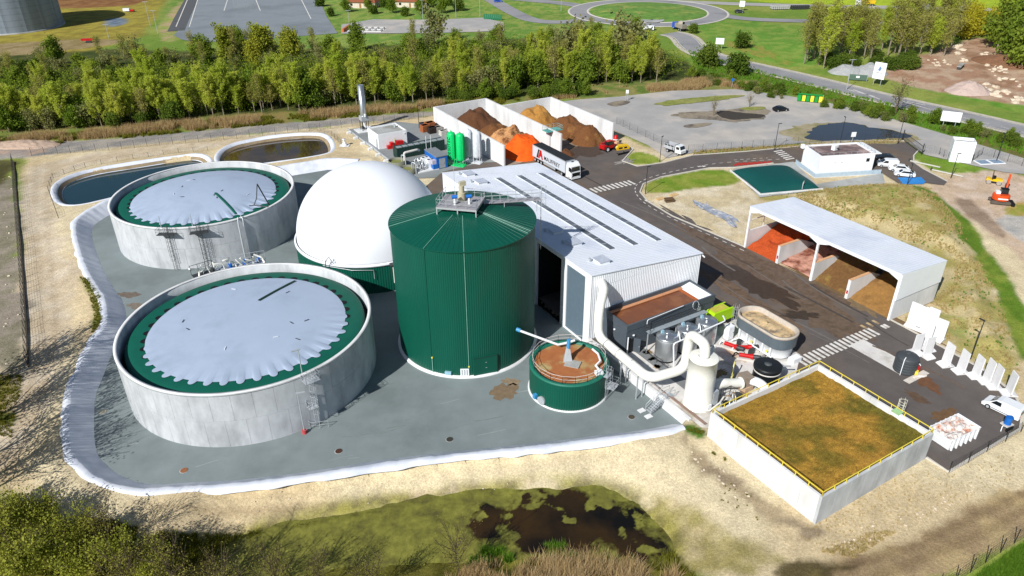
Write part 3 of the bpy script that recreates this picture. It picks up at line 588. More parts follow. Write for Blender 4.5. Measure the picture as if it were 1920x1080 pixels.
# islands and puddles of the old parking
def island(name, l, m, z, kind='structure'):
    pts = smooth_poly([gp(x, y, ZY) for x, y in l], 3); c = sum(pts, Vector()) / len(pts); out = []
    for i, p in enumerate(pts): f = 1 + (float(fbm(np.array([p.x]), np.array([p.y]), 3.0, 4, 33)[0]) - .5) * .5; out.append(c + (p - c) * f)
    return flat(name, out, z, m)
grassy = mat('verge_grass', '#8a8c4c', .95, var=.35, scale=.9, c2='#77803a', amt2=.5, scale2=.3, bump=.6, bscale=2)
dirt_m = mat('bare_dirt', '#8d8272', .95, var=.3, scale=.8, c2='#5f5850', amt2=.45, scale2=.25, bump=.5, bscale=2)
island('parking_island', [(1222, 196), (1240, 190), (1300, 183), (1370, 178), (1392, 180), (1370, 186), (1300, 194), (1240, 200)], grassy, ZY + .09)
island('parking_island', [(1233, 215), (1290, 211), (1350, 207), (1420, 200), (1448, 204), (1440, 222), (1390, 231), (1340, 226), (1280, 220)], dirt_m, ZY + .08)
island('parking_island', [(1270, 236), (1330, 229), (1345, 232), (1300, 242)], dirt_m, ZY + .07); island('parking_island', [(1135, 193), (1165, 188), (1185, 190), (1175, 197), (1145, 200)], dirt_m, ZY + .08)
island('parking_island', [(1385, 203), (1412, 200), (1440, 201), (1430, 207), (1395, 209)], grassy, ZY + .12)
island('parking_island', [(1450, 243), (1520, 232), (1580, 229), (1640, 236), (1700, 252), (1745, 262), (1690, 268), (1560, 272), (1490, 268)], mat('puddle_margin', '#9a8f74', .95, var=.3, scale=.5, c2='#7d7a4c', amt2=.5, scale2=.15), ZY + .004)
pud = island('puddle_water', [(1515, 240), (1545, 232), (1590, 230), (1640, 237), (1690, 250), (1705, 257), (1640, 262), (1540, 265), (1508, 256)], water_g, ZY + .012)
island('parking_island', [(1345, 205), (1390, 212), (1440, 215), (1430, 222), (1380, 226), (1342, 220)], mat('black_mud', '#3f3a34', .8, var=.3), ZY + .1)

# ------------------------------------------------------------------ far roads
ZR = 1.28
def road(name, pl, w, m, z=ZR, lab=None):
    pts = smooth_poly([gp(x, y, ZR) for x, y in pl], 3, False); o = strip(name, pts, w, z, m); tag(o, lab, None, None, 'structure'); return pts, o
mpts, mroad = road('main_road', [(1255, 62), (1283, 68), (1300, 92), (1350, 112), (1440, 131), (1560, 160), (1680, 190), (1800, 216), (1960, 254)], 8.4, asph_far, ZR, 'two-lane grey road curving past the plant')
for off in (-3.9, 3.9, ):
    pts = []
    for i, p in enumerate(mpts):
        t = (mpts[min(i + 1, len(mpts) - 1)] - mpts[max(i - 1, 0)]).normalized(); pts.append(p + Vector((-t.y, t.x, 0)) * off)
    strip('edge_line', pts, .22, ZR + .006, paint_w, mroad)
    strip('gravel_shoulder', [p + (p - q) * .35 for p, q in zip(pts, mpts)], 1.8, ZR - .01, mat('pale_gravel', '#b9b2a4', .95, var=.3, scale=1), mroad)
for a, b in (((1590, 168), (1640, 181)), ((1600, 168), (1650, 186)), ((1690, 189), (1740, 204)), ((1700, 190), (1735, 197))):
    strip('lane_marking', [gp(*a, ZR), gp(*b, ZR)], .35, ZR + .007, paint_w, mroad)
mb = dashes([gp(x, y, ZR + .007) for x, y in ((1740, 204), (1830, 226), (1960, 258))], 2, 3, .2); mb.build('lane_marking', paint_w, mroad)
rc = Vector((65, 369, 0)); ring = [rc + Vector((math.cos(a), math.sin(a), 0)) * 37 for a in np.linspace(0, 2 * math.pi, 72, endpoint=False)]
rb = flat('roundabout_road', ring, ZR + .012, asph_far, label='grey ring road of the roundabout')
mb = MB(); mb.lathe([(27.5, ZR + .1), (27, ZR + .25), (20, ZR + .9), (8, ZR + 1.4), (0.01, ZR + 1.5)], 60, rc.x, rc.y)
o = mb.build('roundabout_island', mat('roundabout_grass', '#5f8436', .95, var=.4, scale=.35, c2='#8a9448', amt2=.45, scale2=.12, bump=.5, bscale=1)); tag(o, None, None, None, 'structure')
mb = MB(); mb.lathe([(27.5, ZR), (27.9, ZR + .16), (28.4, ZR + .16), (28.6, ZR)], 60, rc.x, rc.y); mb.build('kerb', kerb_m, rb)
mb = MB(); mb.lathe([(36.6, ZR), (36.8, ZR + .1), (37.3, ZR + .1), (37.6, ZR)], 60, rc.x, rc.y); mb.build('kerb', kerb_m, rb)
road('branch_road', [(1105, 14), (1060, 6), (990, 0), (900, -8)], 9, asph_far, ZR + .004); road('branch_road', [(1110, 34), (1060, 42), (1000, 40), (960, 22), (930, 4), (900, -12)], 8, asph_far, ZR + .003)
road('branch_road', [(1330, 22), (1380, 34), (1450, 38), (1560, 40), (1700, 44)], 8, asph_far, ZR + .005); road('branch_road', [(1250, 2), (1400, 8), (1560, 12), (1700, 14), (1980, 22)], 9, asph_old, ZR + .002)
lot = flat('far_parking', [gp(x, y, ZR) for x, y in [(378, -12), (345, 45), (326, 66), (340, 74), (372, 79), (450, 76), (560, 68), (633, 62), (612, 30), (595, -12)]], ZR, asph_lot, label='large empty blue-grey parking lot beyond the trees')
road('branch_road', [(362, -6), (345, 25), (330, 58)], 7, mat('dark_lane', '#55575a', .9), ZR + .006)
for a, b in (((428, -5), (420, 20)), ((478, -5), (488, 20)), ((563, -5), (583, 35)), ((372, -5), (355, 50)), ((352, -2), (330, 50))): strip('lane_marking', [gp(*a, ZR), gp(*b, ZR)], .4, ZR + .012, paint_w, lot)
for k in range(11): strip('bay_line', [gp(434 + k * .5, -2 + k * 2, ZR), gp(474 + k * 1.6, -1 + k * 2, ZR)], .12, ZR + .01, paint_w, lot)
flat('far_parking', [gp(x, y, ZR) for x, y in [(640, 63), (640, 46), (700, 36), (770, 37), (830, 36), (905, 33), (945, 42), (945, 58), (800, 62)]], ZR + .004, asph_old)

# ------------------------------------------------------------------ ladders
def ladder(name, par, base, top, nrm, cage=True, m=steel, w=.5, cage_from=2.2):
    """vertical ladder with hooped cage; nrm points away from the wall"""
    base = Vector(base); top = Vector(top); nrm = Vector(nrm).normalized(); s = Vector((-nrm.y, nrm.x, 0)); mb = MB(); h = (top - base).length
    for k in (-1, 1): mb.tube([base + s * k * w / 2, top + s * k * w / 2], .035, 4)
    n = int(h / .35)
    for k in range(1, n): p = base.lerp(top, k / n); mb.tube([p - s * w / 2, p + s * w / 2], .02, 4)
    o = mb.build(name, m, par)
    if cage:
        c = MB(); hoops = [cage_from + i * .9 for i in range(int((h - cage_from) / .9) + 1)]
        arc = [(s * (math.cos(a) * .42) + nrm * (math.sin(a) * .75)) for a in np.linspace(0, math.pi, 8)]
        up = (top - base).normalized()
        for z in hoops: c.tube([base + up * z + q for q in arc], .022, 4)
        for q in arc[1:-1:2]: c.tube([base + up * cage_from + q, base + up * h + q], .018, 4)
        c.build('safety_cage', m, o)
    return o
def platform(par, p, nrm, w=1.8, d=1.0, m=steel, name='access_platform'):
    p = Vector(p); nrm = Vector(nrm).normalized(); s = Vector((-nrm.y, nrm.x, 0)); mb = MB(); a = math.atan2(nrm.y, nrm.x)
    c = p + nrm * d / 2; mb.cbox(c.x, c.y, c.z, d, w, .08, a); o = mb.build(name, m, par); r = MB()
    rail_run(r, [p + s * w / 2, p + s * w / 2 + nrm * d, p - s * w / 2 + nrm * d, p - s * w / 2], 1.05, .022, .9); r.build('guard_rail', m, o); return o

# ------------------------------------------------------------------ concrete storage tanks with scalloped membrane covers
TR, THT = 16.75, 7.98
def storage_tank(cx, cy, label, bulge, rot):
    t = T('storage_tank', label, 'tank', (cx, cy, 0), 0)
    mb = MB(); mb.lathe([(TR - .06, 0), (TR - .06, THT - .25), (TR, THT - .25), (TR, THT), (TR - .42, THT), (TR - .42, 5.5), (TR - .42, 5.4)], 160); mb.build('wall_core', conc, t)
    n = 42; me = None
    for row, (a, b) in enumerate(((.0, 3.96), (3.99, THT - .26))):
        me = None
        for k in range(n):
            if me is None:
                da = 2 * math.pi / n; g = .012 / TR; mb = MB(); ang = [g + (da - 2 * g) * i / 6 for i in range(7)]; R1 = TR - .015
                mb.add([(R1 * math.cos(x), R1 * math.sin(x), z) for z in (a, b) for x in ang], [(i, i + 1, 8 + i, 7 + i) for i in range(6)], True)
                for x in (ang[0], ang[-1]): mb.add([(r * math.cos(x), r * math.sin(x), z) for z in (a, b) for r in (TR - .06, R1)], [(0, 1, 3, 2)])
                for z in (a, b): mb.add([(r * math.cos(x), r * math.sin(x), z) for r in (TR - .06, R1) for x in ang], [(i, i + 1, 8 + i, 7 + i) for i in range(6)])
                o = mb.build('wall_panel', conc, t); me = o.data
            else: o = link('wall_panel', me, t)
            o.rotation_euler = (0, 0, 2 * math.pi * (k + .5 * row) / n + .02)
    mb = MB(); mb.lathe([(TR + .02, THT), (TR + .02, THT + .06), (TR - .44, THT + .06), (TR - .44, THT)], 160); mb.build('rim_cap', conc_w, t)
    # floor of the gap below the cover
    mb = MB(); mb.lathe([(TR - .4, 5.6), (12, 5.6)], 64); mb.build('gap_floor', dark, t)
    # green annular cover
    mb = MB(); mb.lathe([(15.55, 5.7), (15.72, 6.6), (15.68, 6.92), (15.4, 7.08), (14.4, 7.16), (13.2, 7.2), (12.4, 7.15)], 120); gc = mb.build('ring_cover', green_m, t)
    NS = 42
    pk = None
    for k in range(NS):
        if pk is None:
            mb = MB(); pr = [(-.62, -.1), (-.58, .34), (-.32, .66), (0, .76), (.32, .66), (.58, .34), (.62, -.1)]
            mb.add([(13.05 + y, x, 7.225) for x, y in pr], [tuple(reversed(range(7)))]); o = mb.build('cover_slot', black, gc); pk = o.data
        else: o = link('cover_slot', pk, gc)
        o.rotation_euler = (0, 0, 2 * math.pi * k / NS)
    # pale membrane
    nr, na = 26, NS * 18; vs_ = []; dirv = -1.25; AA, FF = np.meshgrid(np.linspace(0, 6.2832, na, endpoint=False), np.linspace(0, 1, nr + 1), indexing='ij'); VN = fbm(np.cos(AA) * FF * 13 + cx, np.sin(AA) * FF * 13 + 50, 5, 3, 4)
    for i in range(nr + 1):
        f = i / nr
        for j in range(na):
            a = 2 * math.pi * j / na; ph = (j % 18) / 18; ph = ph - 1 if ph > .5 else ph   # 0 at slot centre
            face = .5 + .5 * math.cos(a - dirv); ext = sstep((face - .5) / .25)
            tab = math.sqrt(max(0, 1 - (ph * 12 / 3.2) ** 2)) * (.02 + .78 * float(ext)); R_ = 13.12 + .16 * math.cos(a * 3 + 1) * .3
            r = (R_ + tab * sstep((f - .8) / .2)) * f
            z = 7.24 + bulge * (1 - f ** 2.2) + .02 + .04 * sstep((f - .74) / .26) * (1 - sstep((f - .93) / .07)) * math.cos(NS * a + 1.1) * (.05 + .95 * float(sstep((math.cos(a + .45) - .15) / .8))) + .012 * VN[j, i]
            if i == nr: z = 7.235 + (.02 if tab > .1 else 0)
            vs_.append((r * math.cos(a), r * math.sin(a), z))
    mb = MB(); mb.add(vs_, [(i * na + (j + 1) % na, i * na + j, (i + 1) * na + j, (i + 1) * na + (j + 1) % na) for i in range(1, nr) for j in range(na)] + [(0, na + j, na + (j + 1) % na) for j in range(na)], True)
    mem = mb.build('membrane', membrane, t)
    rr = random.Random(int(cx)); zm = lambda r: 7.28 + bulge * (1 - (r / 13.1) ** 2.2)
    for k in range(9):
        a = rr.uniform(0, 6.28); r = rr.uniform(4, 10.5); mb = MB(); mb.cbox(0, 0, .02, .7, .09, .05); mb.build('membrane_tab', steel_d if k % 3 else white, mem, (r * math.cos(a), r * math.sin(a), zm(r) + .06), rr.uniform(0, 3))
    return t, mem, zm, gc
tA, memA, zmA, gcA = storage_tank(-36.34, 86.38, 'round concrete storage tank nearest the camera, pale scalloped membrane in a green ring', .75, 0)
tB, memB, zmB, gcB = storage_tank(-58.91, 132.93, 'round concrete storage tank beside the teal lagoon, two cage ladders on its wall', 1.5, 1)
def band(mem, zm, a0, r0, a1, r1, w=.3, m=green_m, lift=.1):
    mb = MB(); n = 14; L_ = []
    for i in range(n + 1):
        f = i / n; x = r0 * math.cos(a0) * (1 - f) + r1 * math.cos(a1) * f; y = r0 * math.sin(a0) * (1 - f) + r1 * math.sin(a1) * f; L_.append(Vector((x, y, zm(min(13.1, math.hypot(x, y))) + lift)))
    d = (L_[-1] - L_[0]).normalized(); nn = Vector((-d.y, d.x, 0)) * w
    mb.add([p + nn for p in L_] + [p + Vector((0, 0, .1)) for p in L_] + [p - nn for p in L_], [f for i in range(n) for f in ((i, i + 1, n + 2 + i, n + 1 + i), (n + 1 + i, n + 2 + i, 2 * n + 3 + i, 2 * n + 2 + i))]); return mb.build('seam_strip', m, mem)
def on_tank(cx, cy, x, y, z): p = gp(x, y, z); return p.x - cx, p.y - cy
ax, ay = on_tank(-36.34, 86.38, 553, 526, 7.5); bx, by = on_tank(-36.34, 86.38, 484, 564, 8)
band(memA, zmA, math.atan2(by, bx), math.hypot(bx, by), math.atan2(ay, ax), math.hypot(ax, ay), .22, green_dk)
ax, ay = on_tank(-58.91, 132.93, 455, 407, 7.6); bx, by = on_tank(-58.91, 132.93, 404, 363, 8.6)
band(memB, zmB, math.atan2(by, bx), math.hypot(bx, by), math.atan2(ay, ax), min(13.0, math.hypot(ax, ay)), .26)
# floodlight-like staple poles, ladders and platforms
def wall_pt(cx, cy, x, y, z=0, off=0.0):
    """point of the tank wall whose foot shows at pixel (x, y)"""
    p = gp(x, y, z); a = math.atan2(p.y - cy, p.x - cx); return Vector(((TR + off) * math.cos(a), (TR + off) * math.sin(a), 0)), Vector((math.cos(a), math.sin(a), 0))
def mast(par, p, h, m=steel, arm=None, name='mast'):
    mb = MB(); mb.tube([p, Vector(p) + Vector((0, 0, h))], [.07, .05], 6)
    if arm: mb.cbox(p[0] + arm[0] * .45, p[1] + arm[1] * .45, p[2] + h, 1.1, .2, .1, math.atan2(arm[1], arm[0]))
    return mb.build(name, m, par)
b_, n_ = wall_pt(-36.34, 86.38, 594, 795)
ladder('ladder', tA, b_ + n_ * .35, b_ + n_ * .35 + Vector((0, 0, 8.6)), n_); platform(tA, b_ + Vector((0, 0, 7.3)), n_, 1.9, 1.3); platform(tA, b_ + Vector((0, 0, 3.2)) - Vector((-n_.y, n_.x, 0)) * .3, n_, 1.2, 1.0)
mast(tA, b_ - n_ * .2 + Vector((-.6, 0, THT)), 3.4, arm=(-.5, -.3)); rb_ = MB(); rail_run(rb_, [b_ + n_ * .3 + Vector((-1.2, -.2, 0)), b_ + n_ * 1.2 + Vector((-1.2, -.2, 0)), b_ + n_ * 1.2 + Vector((.9, .2, 0))], 1.1, .03, 1); rb_.build('ladder_gate', steel, tA)
b_, n_ = wall_pt(-36.34, 86.38, 567, 806); l_ = T('flood_lamp', 'slim grey lamp post with flat head in front of the nearest storage tank', 'lamp post', Vector((-36.34, 86.38, 0)) + b_ + n_ * .7, 0)
mast(l_, Vector((0, 0, 0)), 6.3, steel, (.8, .25), 'pole'); MB().cyl(0, 0, 0, .5, .3, 12).build('red_base', mat('red_cap', '#b8494c', .6), l_)
for x, y in ((333, 505), (390, 503)):
    b_, n_ = wall_pt(-58.91, 132.93, x, y); L2 = ladder('ladder', tB, b_ + n_ * .3, b_ + n_ * .3 + Vector((0, 0, 8.9)), n_, m=steel_d, w=.6); platform(tB, b_ + Vector((0, 0, 7.2)), n_, 3.0, 1.2, steel_d)
    mast(tB, b_ - n_ * .2 + Vector((-1, 0, THT)), 2.2)
b_, n_ = wall_pt(-58.91, 132.93, 460, 487)
mb = MB(); mb.tube([b_ + n_ * .4, b_ + n_ * .4 + Vector((0, 0, 7.6)), b_ + n_ * -.1 + Vector((0.3, 0, 8.3))], .14, 8); mb.tube([b_ + n_ * .4 + Vector((.8, .3, 6.6)), b_ + n_ * .4 + Vector((.8, .3, 8.2)), b_ - n_ * .4 + Vector((.8, .3, 8.4))], .1, 8); mb.build('wall_pipe', steel, tB)
# blower hoses and lifting tripod on the far tank
p0 = Vector((*on_tank(-58.91, 132.93, 482, 345, 12.0), 12.0)); p1 = Vector((*on_tank(-58.91, 132.93, 515, 402, 5.0), 5.0)); p2 = Vector((*on_tank(-58.91, 132.93, 476, 385, 8.3), 8.3)); p3 = Vector((*on_tank(-58.91, 132.93, 503, 388, 8.1), 8.1))
mb = MB(); mb.tube([p1, p0], .12, 6); mb.tube([p0, p2.lerp(p0, .4) + Vector((.2, 0, -.3)), p2], .1, 6); mb.tube([p2 + Vector((-.8, -.2, 0)), p2, p3], .1, 6); mb.build('hose_mast', steel_d, tB)
mb = MB(); mb.cbox(p1.x, p1.y, p1.z, 1.0, .7, .7); mb.build('blower', white, tB)
# pipework on the rim of the nearest tank
for x, y, n in ((450, 488, 9), (392, 520, 4)):
    b_, n_ = wall_pt(-36.34, 86.38, x, y, THT, .4); g_ = T('valve_rack', 'tangle of grey pipes and valves on the back rim of the nearest tank' if n == 9 else 'small rail platform with ladder head on the back rim of the nearest tank', 'pipework', Vector((-36.34, 86.38, .9)) + b_, math.atan2(n_.y, n_.x)); rr = random.Random(x); mb = MB()
    mb.box(-.3, 1.6, -n * .42, n * .42, 6.6, 6.7); rail_run(mb, [(1.6, -n * .42, 6.7), (1.6, n * .42, 6.7)], 1.5, .04, 1.1); mb.box(-.1, .1, -n * .4, -n * .4 + .2, -.9, 6.6); mb.box(-.1, .1, n * .4 - .2, n * .4, -.9, 6.6); mb.build('rack', steel_d if n == 4 else steel, g_)
    mb = MB()
    for k in range(n):
        y0 = -n * .4 + k * .85; z0_ = 6.8; mb.tube([(rr.uniform(0, 1), y0, z0_), (rr.uniform(0, 1), y0 + rr.uniform(-.6, .6), z0_ + rr.uniform(.5, 1.8)), (rr.uniform(-.3, 1), y0 + rr.uniform(.4, 1.4), z0_ + rr.uniform(.6, 1.8))], rr.uniform(.07, .16), 7)
    mb.build('pipe_bundle', pvc, g_); mb = MB()
    for k in range(max(1, n // 3)): mb.cyl(rr.uniform(.2, 1), -n * .3 + k * 2.1, 6.75, 7.5, .28, 10)
    mb.build('pump_motor', blue if n == 9 else steel_d, g_)

# ------------------------------------------------------------------ gas dome on its green base
dome = T('gas_dome', 'huge smooth white gas dome on a green round base', 'gas holder', (-25.1, 120.1, 0), 0)
DR = 13.3; nrib = 200
def ribbed_ring(R_, z0, z1, n, depth, mode=0):
    mb = MB(); vs_ = []; m = n * 4
    for z in (z0, z1):
        for k in range(m):
            a = 2 * math.pi * k / m; r = R_ - (depth if k % 4 in (2, 3) else 0); vs_.append((r * math.cos(a), r * math.sin(a), z))
    mb.add(vs_, [(k, (k + 1) % m, m + (k + 1) % m, m + k) for k in range(m)]); return mb
ribbed_ring(DR - .15, 0, 5.1, nrib, .05).build('base_wall', green_t, dome)
mb = MB(); mb.lathe([(DR - .2, 4.95), (DR + .02, 5.0), (DR + .02, 5.3), (DR - .25, 5.45)], 120); mb.build('clamp_ring', dome_m, dome)
prof = [];  Rs, zc = 12.86, 4.95
for i in range(33):
    a = math.radians(2 + 88 * i / 32); prof.append((max(.01, Rs * math.cos(a) * (1 + .012 * math.sin(2 * a))), zc + Rs * math.sin(a) * .995))
mb = MB(); mb.lathe(prof, 128); mb.build('membrane', dome_m, dome)
mb = MB(); mb.tube([(2.5, -13.3, 3.0), (2.5, -13.3, 4.6), (-1, -13.5, 4.7), (-6, -12.1, 4.9)], .06, 6); mb.build('gas_line', steel, dome); MB().tube([(8.6, -10.8, 0), (8.6, -10.8, 3.3), (11, -9, 3.5)], .07, 6).build('gas_line', steel, dome)
mb = MB(); mb.tube([(-5.4, -13.0, 4.8), (-5.2, -13.1, 6.2), (-4.6, -13.0, 6.9), (-4.3, -12.9, 6.2), (-4.5, -12.7, 5.4)], .07, 6); mb.build('bent_pipe', steel_d, dome)
mb = MB(); mb.box(5.6, 6.1, -13.0, -12.6, 2.0, 5.2); mb.box(6.5, 7.0, -12.7, -12.2, 2.0, 5.2); mb.build('overflow_pipe', pvc, dome); mb = MB(); mb.cbox(6.2, -12.9, 5.5, 2.0, 1.0, .3, .4); mb.build('service_platform', steel_d, dome)

# ------------------------------------------------------------------ tall green digester
dig = T('digester', 'tall green ribbed steel digester with conical roof and platform', 'tank', (-6.75, 93.7, 0), 0)
DRr, DZ = 10.05, 19.55
mb = MB(); mb.lathe([(DRr + .38, 0), (DRr + .38, .22), (DRr - .2, .3)], 96); mb.build('base_kerb', conc_w, dig)
wall = ribbed_ring(DRr, .2, DZ, 210, .03).build('cladding', green_t, dig)
AP = 2.15
mb = MB(); mb.lathe([(DRr + .14, DZ - .12), (DRr + .16, DZ + .03)], 128); mb.lathe([(DRr + .16, DZ + .03), (5, DZ + .03 + AP * (1 - 5 / (DRr + .16))), (.01, DZ + AP)], 128); roof = mb.build('roof', green_t, dig)
mb = MB()
for k in range(84):
    a = 2 * math.pi * k / 84; c, s_ = math.cos(a), math.sin(a); r0, r1 = (2.2 if k % 2 else .8), DRr + .14
    z = lambda r: DZ + .03 + AP * (1 - r / (DRr + .16)); w = .028
    mb.add([(r0 * c + s_ * w, r0 * s_ - c * w, z(r0)), (r1 * c + s_ * w, r1 * s_ - c * w, z(r1)), (r1 * c, r1 * s_, z(r1) + .035), (r0 * c, r0 * s_, z(r0) + .035), (r1 * c - s_ * w, r1 * s_ + c * w, z(r1)), (r0 * c - s_ * w, r0 * s_ + c * w, z(r0))], [(0, 1, 2, 3), (3, 2, 4, 5)])
mb.build('roof_seams', green_t, roof)
lightline = mat('pale_green_trim', '#7fb0a0', .4)
for a in (-1.50, -2.03, -2.9, -.42, -.50):
    c, s_ = math.cos(a), math.sin(a); MB().tube([(2.6 * c, 2.6 * s_, DZ + .08 + AP * (1 - 2.6 / 10.2)), (10.17 * c, 10.17 * s_, DZ + .09)], .035, 5).build('flashing', lightline, roof)
for a in (-1.50, -2.03):
    c, s_ = math.cos(a), math.sin(a); MB().tube([(10.09 * c, 10.09 * s_, .3), (10.09 * c, 10.09 * s_, DZ)], .04, 5).build('corner_trim', lightline if a > -1.6 else green_t, dig)
# door, grille and fittings at the foot
def rim_box(par, a, w, h, z, d, m, name, R0=DRr): mb = MB(); mb.cbox(0, 0, 0, d, w, h); return mb.build(name, m, par, ((R0 + d / 2) * math.cos(a), (R0 + d / 2) * math.sin(a), z + h / 2), a)
dr = rim_box(dig, -1.27, 3.4, 2.9, .3, .18, green_t, 'door', DRr - .1); MB().cbox(.12, 1.68, 0, .06, .1, 2.9).build('frame', green_dk, dr); MB().cbox(.12, 0, 1.4, .06, 3.3, .08).build('lintel', green_dk, dr)
MB().cbox(.13, .1, .5, .04, .22, .05).cbox(.13, .1, -.4, .04, .22, .05).build('handle', steel, dr)
gr = rim_box(dig, -1.56, 1.2, 1.1, .35, .16, white, 'vent_box'); 
for k in (-.35, 0, .35): MB().cbox(.09, k, 0, .02, .2, .95).build('louvre', steel, gr)
rim_box(dig, -1.79, .9, .45, .45, .3, mat('pale_blue', '#8fb7c9', .4), 'valve')
a = -2.02; MB().tube([(10.15 * math.cos(a), 10.15 * math.sin(a), .2), (10.15 * math.cos(a), 10.15 * math.sin(a), 2.7)], .05, 6).build('sample_pipe', lightline, dig); rim_box(dig, a, .2, .2, 2.6, .15, yellow, 'yellow_tag'); rim_box(dig, -1.5, .2, .2, 1.7, .1, yellow, 'yellow_tag')
# roof platform, agitator and gangway to the warehouse roof
pf = T('roof_platform', 'galvanised steel platform with railings on top of the green digester', 'platform', (-6.75, 93.7, DZ), -.22); pf.scale = (.88, .88, 1)
grate = mat('grating', '#a5a3a8', .6, .3, var=.2, scale=6)
MB().box(-3.4, 3.0, -2.6, 2.6, 2.45, 2.55).build('deck', grate, pf); mb = MB(); 
for x, y in ((-3.3, -2.5), (2.9, -2.5), (2.9, 2.5), (-3.3, 2.5), (0, -2.5)): mb.box(x - .08, x + .08, y - .08, y + .08, 1.3 if abs(x) > 1 else 1.5, 2.45)
mb.box(-3.4, 3.0, -2.62, -2.5, 2.25, 2.45); mb.box(2.9, 3.02, -2.6, 2.6, 2.25, 2.45); mb.build('support_frame', steel, pf)
mb = MB(); rail_run(mb, [(-3.35, 2.5, 2.55), (-3.35, -2.55, 2.55), (2.95, -2.55, 2.55), (2.95, 1.0, 2.55)], 1.1, .035, 1.6); rail_run(mb, [(2.95, 2.55, 2.55), (-3.35, 2.55, 2.55)], 1.1, .03, 1.6); mb.build('guard_rail', steel, pf)
ag = T('agitator_head', 'beige mixer gearbox with two blue motors on the digester roof', 'mixer', (-6.75, 93.9, DZ + 2.55), .1)
MB().cyl(0, .3, 0, 1.2, .55, 14).cyl(0, .3, 1.2, 2.2, .38, 14).cbox(.15, .5, 2.4, .9, .5, .6, .4).build('gearbox', mat('beige_paint', '#b5ae96', .5), ag)
for x in (-1.0, .95): mb = MB(); mb.cyl(x, -1.0, 0, .9, .16, 10); mb.build('spray_post', white, ag); mb = MB(); mb.tube([(x - .4, -1.0, 1.1), (x + .35, -1.0, 1.15)], .26, 10); mb.build('motor', blue, ag)
MB().tube([(-.9, 1.2, 0), (-.9, 1.2, 5.2)], .03, 5).build('lightning_rod', steel, ag)
gw = T('gangway', 'narrow railed steel gangway from digester platform towards the warehouse roof', 'walkway', (-6.75, 93.7, DZ), -.22 + .36)
MB().box(3.1, 11.2, 1.2, 2.3, 1.5, 1.6).build('deck', grate, gw); mb = MB(); rail_run(mb, [(3.2, 1.2, 1.6), (11.2, 1.2, 1.6)], 1.1, .035, 1.1); rail_run(mb, [(3.2, 2.3, 1.6), (11.2, 2.3, 1.6)], 1.1, .035, 1.1); mb.build('guard_rail', steel, gw)
ladder('ladder', gw, (11.3, 1.75, -6.3), (11.3, 1.75, 3.6), (1, 0, 0), m=steel, cage_from=7)
mb = MB(); mb.tube([(10.6, 1.2, -.1), (10.6, 1.2, 1.5)], .06, 6); mb.tube([(6, 1.2, .8), (6, 1.2, 1.5)], .06, 6); mb.build('support_leg', steel, gw)

# ------------------------------------------------------------------ small green tank with rust-brown deck
sm = T('mixing_tank', 'small round green tank with a rust-brown top and white railing', 'tank', (7.56, 81.24, 0), 0)
SR, SH = 5.3, 4.22
mb = MB(); mb.lathe([(SR + .2, 0), (SR + .2, .12), (SR - .1, .15)], 64); mb.build('base_kerb', conc_w, sm); ribbed_ring(SR, .1, SH, 100, .025).build('cladding', green_t, sm)
mb = MB(); mb.lathe([(SR + .06, SH - .2), (SR + .06, SH), (SR - .55, SH), (SR - .6, SH - .3)], 72); mb.build('rim', mat('green_rim', '#1f6a58', .5, var=.2, scale=3), sm)
deck_m = mat('rusty_deck', '#a2653c', .8, var=.25, scale=.6, c2='#a59c6c', amt2=.45, scale2=.28); mb = MB(); mb.lathe([(SR - .5, SH - .28), (3.2, SH - .22), (.01, SH - .2)], 64); dk = mb.build('top_deck', deck_m, sm)
mb = MB(); rail_run(mb, [(math.cos(a) * (SR - .35), math.sin(a) * (SR - .35), SH) for a in np.linspace(.15, 2 * math.pi - .15, 19)], 1.1, .032, 3); mb.build('guard_rail', mat('white_rail', '#cfcac4', .5), sm)
MB().cbox(.45, -.35, SH - .1, 2.0, 1.6, .1, -.35).build('hatch', mat('hatch_steel', '#b9b9b4', .4, .4), sm)
mx = T('tank_mixer', 'pale blue mixer motor on a bent stand on the small green tank', 'mixer', (7.4, 81.8, SH - .2), .3); mb = MB(); mb.add([(-.7, -.3, 0), (.5, -.5, 0), (.3, .2, 2.2), (-.1, .3, 2.2), (-.5, .4, 0)], [(0, 1, 2, 3), (1, 4, 3, 2), (4, 0, 3)]); mb.build('stand', steel, mx)
MB().cyl(.1, .1, 2.0, 3.3, .26, 12).build('motor', mat('sky_blue_paint', '#3f8fc4', .4), mx)
bn = MB(); bn.tube([(3.4, 2.6, SH + .2), (4.0, 1.2, SH + .4), (4.1, -.6, SH + .5), (3.4, -1.4, SH + .3), (3.9, -2.4, SH + .2)], .16, 8); bn.build('top_pipe', white, sm); MB().cbox(3.7, -2.7, SH + .15, 1.0, .7, .5, .3).build('pipe_box', white, sm)
a = -.55; d_ = Vector((math.cos(a), math.sin(a), 0)); ladder('ladder', sm, d_ * (SR + .3), d_ * (SR + .3) + Vector((0, 0, SH + 1.2)), d_); platform(sm, d_ * (SR + .1) + Vector((0, 0, 2.0)) + Vector((-d_.y, d_.x, 0)) * .8, d_, 1.6, 1.3); platform(sm, d_ * (SR - .1) + Vector((0, 0, SH - .1)), d_, 1.2, .8)
mb = MB(); mb.cyl(0, 0, 0, .25, .62, 16); o = mb.build('manway', steel, sm); o.location = (SR * math.cos(-2.35), SR * math.sin(-2.35), .75); o.rotation_euler = (0, math.pi / 2, -2.35)
rim_box(sm, -2.55, .5, .6, .6, .5, mat('sky_blue_paint', '#3f8fc4', .4), 'valve', SR)
